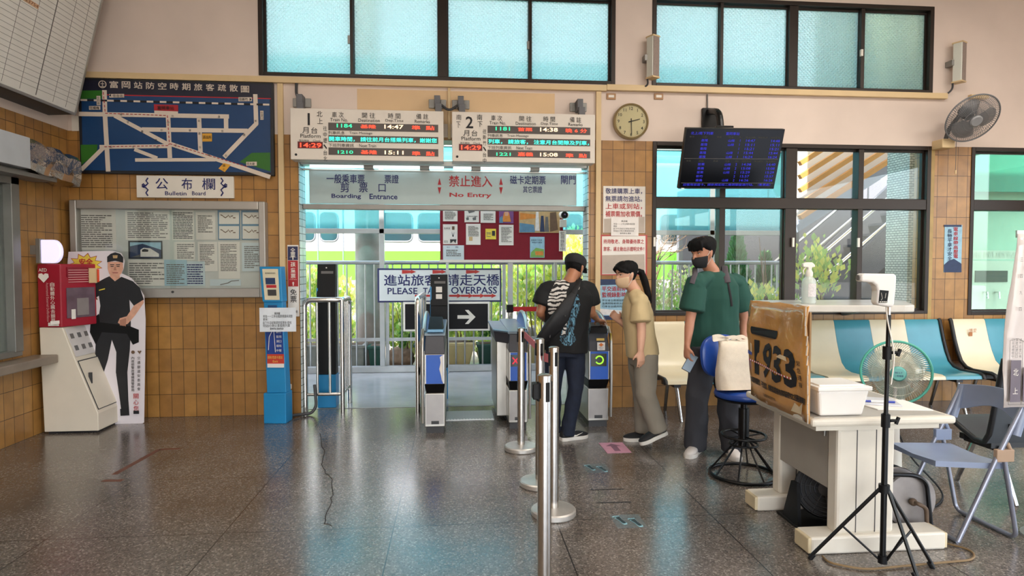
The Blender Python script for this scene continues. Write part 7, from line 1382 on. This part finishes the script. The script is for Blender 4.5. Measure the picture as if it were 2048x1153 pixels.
def mask(root, Hm, s, m_, strap, lo=-.012, hi=.082):
    k = MB(); rows = []; N_ = 16
    for z, g in ((lo, -.014), (lo+.012, .006), (.03, .016), (.055, .022), (hi-.012, .018), (hi, .010)):
        for k_ in range(len(HEADR)-1):
            if HEADR[k_][0] <= z <= HEADR[k_+1][0]: break
        (z0, w0, f0, b0), (z1, w1, f1, b1) = HEADR[k_], HEADR[k_+1]; t = (z-z0)/(z1-z0); w, f = w0+(w1-w0)*t, f0+(f1-f0)*t; row = []
        for i in range(N_+1):
            a = math.radians(14+152*i/N_); front = math.sin(a)**4; row.append(tuple(Hm @ V(((w+.006)*math.cos(a)*s, ((f+.005)*math.sin(a)+g*front)*s, z*s))))
        rows.append(row)
    k.add([p for r_ in rows for p in r_], [(j*(N_+1)+i, j*(N_+1)+i+1, (j+1)*(N_+1)+i+1, (j+1)*(N_+1)+i) for j in range(len(rows)-1) for i in range(N_)])
    o = k.build('face_mask', m_, root, smooth=60, solid=.003)
    for sg in (-1, 1):
        q = MB(); T = lambda x, y, z: Hm @ V((sg*x*s, y*s, z*s)); q.tube([T(.066, .030, .075), T(.079, .012, .10), T(.084, -.006, .125)], .0022, 6); q.tube([T(.060, .028, .012), T(.076, .010, .040), T(.081, -.008, .066)], .0022, 6); q.build('ear_loop', strap, o, smooth=60)
    return o
def eyes(root, Hm, s, brow=True):
    for sg in (-1, 1):
        T = lambda x, y, z: Hm @ V((sg*x*s, y*s, z*s)); k = MB(); k.ball(T(.031, .067, .1115), .0115*s); e = k.build('eye', eye_w, root, smooth=80); k = MB(); k.ball(T(.0315, .0738, .1105), .0056*s, n=10); k.build('iris', eye_d, e, smooth=80)
        k = MB(); k.tube([T(.017, .080, .1125), T(.030, .0815, .1175), T(.046, .072, .113)], [.0016, .0026, .0015], 6); k.build('eyelid', eye_d, root, smooth=60)
        k = MB(); k.tube([T(.013, .090, .132), T(.034, .090, .1375), T(.054, .074, .131)], [.003, .0036, .002], 6); k.build('eyebrow', hair_m, root, smooth=60)
def frame_m(o, f, pitch=0.0, roll=0.0):
    f = V(f).normalized(); x = f.cross(UPV).normalized(); y = UPV.cross(x); m = M((x, y, UPV)).transposed().to_4x4()
    return M.Translation(o) @ m @ M.Rotation(math.radians(-pitch), 4, 'X') @ M.Rotation(math.radians(roll), 4, 'Y')
def P3(x, y, Y): return at(x, y, Y)
def xz(px_, z, Y):                       # the point at depth Y and height z on the photograph's column px_
    y = 530.0
    for _ in range(4): y += (at(px_, y, Y).z-z)*FPX/Y
    return at(px_, y, Y)
# --- man in the black cap, back to us, tapping the gate
Y0 = 5.42; pel = xz(1131, .86, Y0); nb = xz(1139, 1.395, Y0-.01); fs_, fp_ = V((.12, 1, 0)), V((.2, 1, 0))
Hm = frame_m(xz(1146, 1.432, Y0+.05), (.62, .85, 0), 22)
armsA = [(xz(1093, 1.325, Y0-.0), P3(1080, 627, Y0-.02), P3(1101, 648, Y0+.26)), (xz(1176, 1.325, Y0+.02), P3(1183, 627, Y0+.04), V((1.325, 5.74, 1.035)))]
legsA = [(pel+V((-.085, .02, -.03)), xz(1108, .47, Y0+.06), xz(1106, .085, Y0+.07)), (pel+V((.085, 0, -.03)), xz(1152, .47, Y0-.02), xz(1136, .085, Y0-.0))]
handsA = [((.8, .3, .1), (0, .2, -1), (-.2, .9, .2), 35), ((.62, .75, -.22), (.1, -.2, -1), (-.75, .6, .1), 14)]
ma, torA, ringsA, bodyA, sA_ = person('person in a black cap and tiger print shirt tapping the gate reader', (pel.x, pel.y, 0), skin_a, pel, nb, fp_, fs_, None, armsA, legsA, Hm, .98, handsA)
hemA = [(-.13, .198, .142), (0, .196, .140), (.2, .19, .132), (.4, .192, .132), (.65, .205, .138), (.82, .204, .122), (.925, .165, .096), (.985, .098, .078), (1.01, .082, .070)]
shA = shirt(ma, ringsA, armsA, mat('shirt_black', '111113', .9, var=.2), hemA, nb, .60, .090, .096, .008, 3.1, fw=(0, 1, 0))
denim = mat('denim', '172033', .85, var=.3, scale=14, bump=.15)
trousers(ma, ringsA, legsA, denim, [(-.2, .15, .12), (-.08, .17, .125), (.05, .165, .12), (.12, .16, .115)], (.098, .088, .070, .066, .062), .010, 5.5, ext=.035)
shoe_k = mat('shoe_black', '131316', .7, var=.2, bump=.15, scale=30); sole_w = mat('sole_white', 'd9d4cc', .6, var=.06)
shoe(ma, (legsA[1][2].x, legsA[1][2].y), .0, (.93, .36, 0), UPV, shoe_k, sole_w, .28, swoosh=ink_w); shoe(ma, (legsA[0][2].x, legsA[0][2].y), .0, (.35, .93, 0), UPV, shoe_k, sole_w, .28, swoosh=ink_w)
k = MB(); skull(k, Hm, .98, .010, [(.055, .0, -.004, -.02), (.085, -.005, .0, .0), (.115, .0, .002, .0), (.145, .03, .0, 0), (.17, .05, -.005, -.005)]); remeshed(k, 'hair', hair_m, ma, .006, 2, wr=.003, wscale=40, stretch=(1, 1, .3))
k = MB(); skull(k, Hm, .98, .016, [(.118, None, .002, .004), (.14, None, .004, .006), (.165, None, .006, .008), (.19, None, .006, .006), (.21, None, .004, .004), (.222, None, 0, 0), (.229, None, -.006, -.006)]); cap_m = mat('cap_black', '1d1c1f', .85, var=.15, bump=.1, scale=30); cap = remeshed(k, 'cap', cap_m, ma, .006, 2)
k = MB(); vs_ = []
for u in range(13):
    a = math.radians(-62+124*u/12); sx_, cx_ = math.sin(a), math.cos(a)
    for r_, dz in ((.0, 0), (.5, -.004), (1, -.014)): vs_.append(tuple(Hm @ V((.090*sx_*(1-.12*r_), .075*cx_+.03+.075*r_*cx_**.6, .128+dz-.016*abs(sx_)*r_+.012*(1-abs(sx_))))))
k.add(vs_, [(u*3+r_, u*3+r_+1, u*3+r_+4, u*3+r_+3) for u in range(12) for r_ in (0, 1)]); k.build('cap_brim', cap_m, cap, smooth=60, solid=.005)
mask(ma, Hm, .98, mat('mask_black', '17171a', .8, var=.1), ink_w)
bvA = bvh_of(shA)
stripe = mat('tiger_print', 'cfcac4', .9, var=0); sb_ = stripe.node_tree.nodes['Principled BSDF']; wv_ = N(stripe, 'TexWave', Scale=9.0, Distortion=9.0, Detail=4.0); wv_.bands_direction = 'Z'; tc_ = N(stripe, 'NewGeometry'); L(stripe, tc_.outputs['Position'], wv_.inputs[0]); rp_ = N(stripe, 'ValToRGB'); rp_.color_ramp.elements[0].position = .32; rp_.color_ramp.elements[0].color = lin('1c1b1c'); rp_.color_ramp.elements[1].position = .5; rp_.color_ramp.elements[1].color = lin('cdc8c2'); L(stripe, wv_.outputs[0], rp_.inputs[0]); L(stripe, rp_.outputs[0], sb_.inputs[0])
bluep = mat('tiger_blue_print', '33596f', .9, var=0); sb_ = bluep.node_tree.nodes['Principled BSDF']; wv_ = N(bluep, 'TexNoise', Scale=26.0, Detail=6.0, Distortion=3.0); tc_ = N(bluep, 'NewGeometry'); mp2 = N(bluep, 'Mapping'); mp2.inputs[3].default_value = (1.6, 1, .5); L(bluep, tc_.outputs['Position'], mp2.inputs[0]); L(bluep, mp2.outputs[0], wv_.inputs[0]); rp_ = N(bluep, 'ValToRGB'); rp_.color_ramp.elements[0].position = .46; rp_.color_ramp.elements[0].color = lin('121215'); rp_.color_ramp.elements[1].position = .64; rp_.color_ramp.elements[1].color = lin('6fa3bd'); L(bluep, wv_.outputs[0], rp_.inputs[0]); L(bluep, rp_.outputs[0], sb_.inputs[0])
patch(bvA, [(1113, 562), (1122, 559), (1132, 560), (1140, 568), (1134, 582), (1133, 598), (1125, 612), (1112, 622), (1102, 631), (1097, 625), (1095, 605), (1099, 588), (1106, 576)], 'tiger_print', stripe, shA)
patch(bvA, [(1143, 600), (1156, 590), (1160, 610), (1152, 640), (1146, 665), (1152, 680), (1142, 692), (1128, 692), (1120, 680), (1122, 665), (1130, 650), (1135, 625)], 'tiger_blue_print', bluep, shA)
patch(bvA, [(1124, 668), (1131, 640), (1135, 642), (1130, 672), (1121, 672)], 'tiger_print', stripe, shA, lift=.006)
patch(bvA, [(1151, 577), (1156, 571), (1160, 573), (1158, 580), (1152, 582)], 'tiger_print', stripe, shA, step=1.0)
bagm = mat('sling_black', '161619', .65, var=.25, bump=.2, scale=30); bg_ = thing('sling_bag', 'black sling bag worn across the back of the man in the cap', 'bag', tuple(onto(bvA, 1108, 660, .03)))
sp_ = [onto(bvA, x, y, l) for x, y, l in ((1158, 562, .012), (1153, 575, .014), (1146, 590, .018), (1136, 608, .03), (1124, 630, .045), (1111, 652, .05), (1098, 674, .05), (1089, 690, .045))]
k = MB(); etube(k, [(sp_[i], w_, t_) for i, w_, t_ in ((2, .030, .012), (3, .048, .026), (4, .072, .036), (5, .088, .042), (6, .085, .042), (7, .060, .034))], (.82, 0, .57), 20, p=.7); k.build('pouch', bagm, bg_, smooth=60)
top = xz(1162, 1.40, Y0+.03); ribbon([sp_[3], sp_[2], sp_[1], sp_[0], top+V((-.01, 0, .012)), top+V((-.02, .10, -.04)), top+V((-.06, .15, -.14))], .026, .005, 'strap', bagm, bg_, (.9, 0, .45))
k = MB(); k.tube([sp_[5]+V((-.03, -.047, .01)), sp_[6]+V((.035, -.049, -.0)),], .004, 6); k.build('zip', ink_g, bg_); k = MB(); k.ball(sp_[4]+V((.02, -.042, .0)), .008, n=8); k.build('badge', grey_d, bg_)
# --- woman with the ponytail, side on, walking to the gate
Y1 = 5.20; pel = xz(1284, .81, Y1); nb = xz(1269, 1.315, Y1+.01); fs_, fp_ = V((-1, .12, 0)), V((-1, .1, 0))
Hm = frame_m(xz(1255, 1.372, Y1-.01), (-.95, -.30, 0), 8)
armsB = [(xz(1279, 1.262, Y1-.155), P3(1283, 662, Y1-.20), P3(1281, 703, Y1-.23)), (xz(1266, 1.262, Y1+.165), P3(1258, 654, Y1+.20), P3(1238, 642, Y1+.19))]
legsB = [(pel+V((.01, -.085, -.03)), xz(1291, .47, Y1-.12), xz(1317, .155, Y1-.13)), (pel+V((-.005, .085, -.03)), xz(1285, .45, Y1+.10), xz(1287, .085, Y1+.14))]
handsB = [((.05, -.05, -1), (-.2, 1, 0), (-1, -.2, 0), 12), ((-.7, -.1, .75), (-.3, -.9, 0), (.4, 0, .7), 30)]
mbw, torB, ringsB, bodyB, sB_ = person('person with a long black ponytail, sand coloured T-shirt and grey trousers walking', (pel.x, pel.y, 0), skin_b, pel, nb, fp_, fs_, None, armsB, legsB, Hm, .94, handsB, girth=.90)
hemB = [(-.06, .195, .150), (.06, .195, .15), (.25, .19, .143), (.45, .188, .14), (.65, .192, .142), (.82, .186, .122), (.92, .15, .098), (.985, .088, .075), (1.01, .072, .064)]
sand = mat('shirt_sand', 'cdb78c', .9, var=.06); shB = shirt(mbw, ringsB, armsB, sand, hemB, nb, .70, .078, .092, .007, 7.7, fw=(1, 0, 0))
taupe = mat('trousers_taupe', '8b8376', .9, var=.08); trousers(mbw, ringsB, legsB, taupe, [(-.2, .155, .125), (-.08, .17, .135), (.05, .165, .13), (.12, .16, .12)], (.098, .092, .080, .074, .070), .008, 2.2, side=(0, 1, 0), ext=.0)
shoe(mbw, (legsB[1][2].x, legsB[1][2].y), .0, (-1, .05, 0), UPV, shoe_k, sole_w, .255); shoe(mbw, (legsB[0][2].x+.005, legsB[0][2].y), .105, (-.91, -.10, -.33), UPV, shoe_k, sole_w, .255)
hr = [(.05, -.035, .0, -.012), (.08, -.02, .0, .0), (.11, -.0, .002, .004), (.135, .045, .0, .006), (.16, .088, .0, .006), (.185, None, .0, .005), (.205, None, 0, .004), (.220, None, 0, 0), (.229, None, -.006, -.006)]
k = MB(); skull(k, Hm, .94, .011, hr); T = lambda x, y, z: Hm @ V((x*.94, y*.94, z*.94))
for sg in (-1, 1): etube(k, [(T(sg*.005, .098, .185), .014, .014), (T(sg*.04, .090, .165), .018, .014), (T(sg*.066, .060, .145), .016, .014), (T(sg*.078, .028, .125), .010, .012)], (0, 0, 1), 10)
remeshed(k, 'hair', hair_m, mbw, .006, 2, wr=.004, wscale=30, stretch=(1, 1, .4))
pt0 = T(0, -.105, .13); k = MB(); etube(k, lerp_pts([(pt0+V((-.02, 0, 0)), .020, .020), (P3(1283, 545, Y1+.02), .032, .028), (P3(1290, 565, Y1+.0), .037, .03), (P3(1296, 588, Y1-.02), .030, .026), (P3(1300, 607, Y1-.03), .012, .012)], 3), (0, 1, 0), 18); remeshed(k, 'ponytail', hair_m, mbw, .006, 2, wr=.004, wscale=22, stretch=(1.5, 1.5, .25))
k = MB(); k.torus(pt0+V((.008, 0, -.002)), .022, .006, (1, 0, .3), 20, 6); k.build('hair_tie', mat('tie_white', 'd5c9c0', .6), mbw, smooth=60)
mask(mbw, Hm, .94, mat('mask_beige', 'd8b896', .8, var=.04), mat('loop_white', 'e0d8d0', .7), hi=.088); eyes(mbw, Hm, .94)
# --- young man in the green shirt
Y2 = 4.86; pel = xz(1427, .90, Y2); nb = xz(1424, 1.485, Y2+.01); fs_, fp_ = V((-.34, -.94, 0)), V((-.30, -.95, 0))
Hm = frame_m(xz(1409, 1.548, Y2-.02), (-.92, -.40, 0), 12)
armsC = [(xz(1392, 1.40, Y2-.09), P3(1380, 642, Y2-.12), P3(1374, 693, Y2-.17)), (xz(1473, 1.40, Y2+.09), P3(1489, 640, Y2+.10), P3(1484, 697, Y2+.03))]
legsC = [(pel+V((-.09, -.03, -.03)), xz(1396, .51, Y2-.01), xz(1391, .085, Y2+.09)), (pel+V((.09, .03, -.03)), xz(1455, .51, Y2-.02), xz(1462, .085, Y2+.02))]
handsC = [((-.05, -.12, -1), (.9, .2, 0), (-.2, -1, 0), 38), ((-.05, -.2, -1), (-.9, .2, 0), (-.2, -1, 0), 18)]
mc, torC, ringsC, bodyC, sC_ = person('person in a dark green T-shirt and black mask looking aside, holding a phone', (pel.x, pel.y, 0), skin_c, pel, nb, fp_, fs_, None, armsC, legsC, Hm, 1.0, handsC)
hemC = [(-.15, .212, .15), (0, .205, .148), (.2, .198, .138), (.4, .195, .135), (.65, .205, .138), (.82, .202, .122), (.925, .165, .098), (.985, .098, .082), (1.01, .080, .072)]
green = mat('shirt_green', '1f4a40', .9, var=.08); shC = shirt(mc, ringsC, armsC, green, hemC, nb, .72, .090, .100, .008, 1.4, fw=(0, 1, 0))
trousers(mc, ringsC, legsC, mat('trousers_charcoal', '3b3c42', .9, var=.1), [(-.2, .16, .125), (-.08, .175, .13), (.05, .17, .125), (.12, .165, .12)], (.105, .100, .090, .086, .086), .012, 9.1, ext=.045)
shoe_w = mat('shoe_white', 'd3ccc6', .6, var=.06); shoe(mc, (legsC[0][2].x, legsC[0][2].y), .0, (-.62, -.78, 0), UPV, shoe_w, sole_w, .28); shoe(mc, (legsC[1][2].x, legsC[1][2].y), .0, (-.18, -.98, 0), UPV, shoe_w, sole_w, .28)
hr = [(.055, -.05, .0, -.014), (.08, -.03, .0, .0), (.105, -.012, .003, .006), (.125, .02, .004, .012), (.14, .05, .003, .014), (.16, .080, .004, .015), (.185, None, .004, .015), (.205, None, .005, .012), (.220, None, .006, .010), (.229, None, .002, .002)]
k = MB(); skull(k, Hm, 1.0, .012, hr); T = lambda x, y, z: Hm @ V((x, y, z))
for i in range(9): x = -.068+.017*i; etube(k, [(T(x*.8, .062, .203), .012, .012), (T(x, .088-3.2*x*x, .175), .011, .011), (T(x*1.05, .090-4.5*x*x, .130+.006*(i % 2)), .006, .006)], (1, 0, 0), 8)
remeshed(k, 'hair', hair_m, mc, .006, 2, wr=.005, wscale=28, stretch=(1, 1, .4))
mask(mc, Hm, 1.0, MATS['mask_black'], mat('loop_white2', 'e0d8d0', .7)); eyes(mc, Hm, 1.0)
bvC = bvh_of(shC); bk = thing('backpack', 'dark grey backpack worn by the young man in green', 'bag', (pel.x+.1, pel.y+.25, 1.2)); bpm = mat('backpack_grey', '2d2b30', .7, var=.15, bump=.15, scale=30); stm = mat('strap_grey', '4b444a', .8, var=.1)
fb = -(V((-.34, -.94, 0)).normalized()); base = pel+fb*.235; k = MB(); rg = []
for z, w_, d_ in ((-.02, .12, .05), (.02, .155, .085), (.15, .165, .10), (.3, .16, .095), (.42, .14, .075), (.48, .10, .05)): c_ = base+UPV*(z+.05); rg.append([tuple(c_+sC_*w_*se(2*PI*j/24, .6)[0]+fb*d_*se(2*PI*j/24, .6)[1]) for j in range(24)])
k.ring_loft(rg); k.build('pack_body', bpm, bk, smooth=50)
for pts, w_ in (([(1450, 545), (1453, 556), (1455, 566)], .024), ([(1391, 549), (1387, 558), (1384, 568)], .020)):
    f_ = [onto(bvC, x, y, .006) for x, y in pts]; f_ = [p for p in f_ if p is not None]; tp_c = f_[0]+fb*.10+UPV*.045
    ribbon([tp_c+fb*.08-UPV*.05, tp_c+fb*.03-UPV*.005, tp_c-fb*.02, *f_], w_, .006, 'shoulder_strap', stm, bk, sC_)
lo_ = [onto(bvC, x, y, .005) for x, y in ((1455, 564), (1458, 580), (1461, 597), (1463, 613))]; ribbon([p for p in lo_ if p], .009, .003, 'strap_webbing', ink, bk, sC_)
W_ = armsC[0][2]; ph = thing('phone', 'dark phone held low in the hand of the young man in green', 'phone', tuple(W_+V((0, -.02, -.11))))
xfp = M.Translation(W_+V((.012, -.035, -.125))) @ M.Rotation(math.radians(-20), 4, 'Z') @ M.Rotation(math.radians(28), 4, 'Y') @ M.Rotation(math.radians(-15), 4, 'X')
b = MB(xfp); b.box(-.036, .036, -.0045, .0045, -.072, .072); b.build('case', mat('phone_case', '20242c', .3), ph, bev=.004); b = MB(xfp); b.box(-.032, .032, -.0052, -.0045, -.067, .067); b.build('screen', mat('phone_screen', '8fa3b5', .1, var=.2), ph)
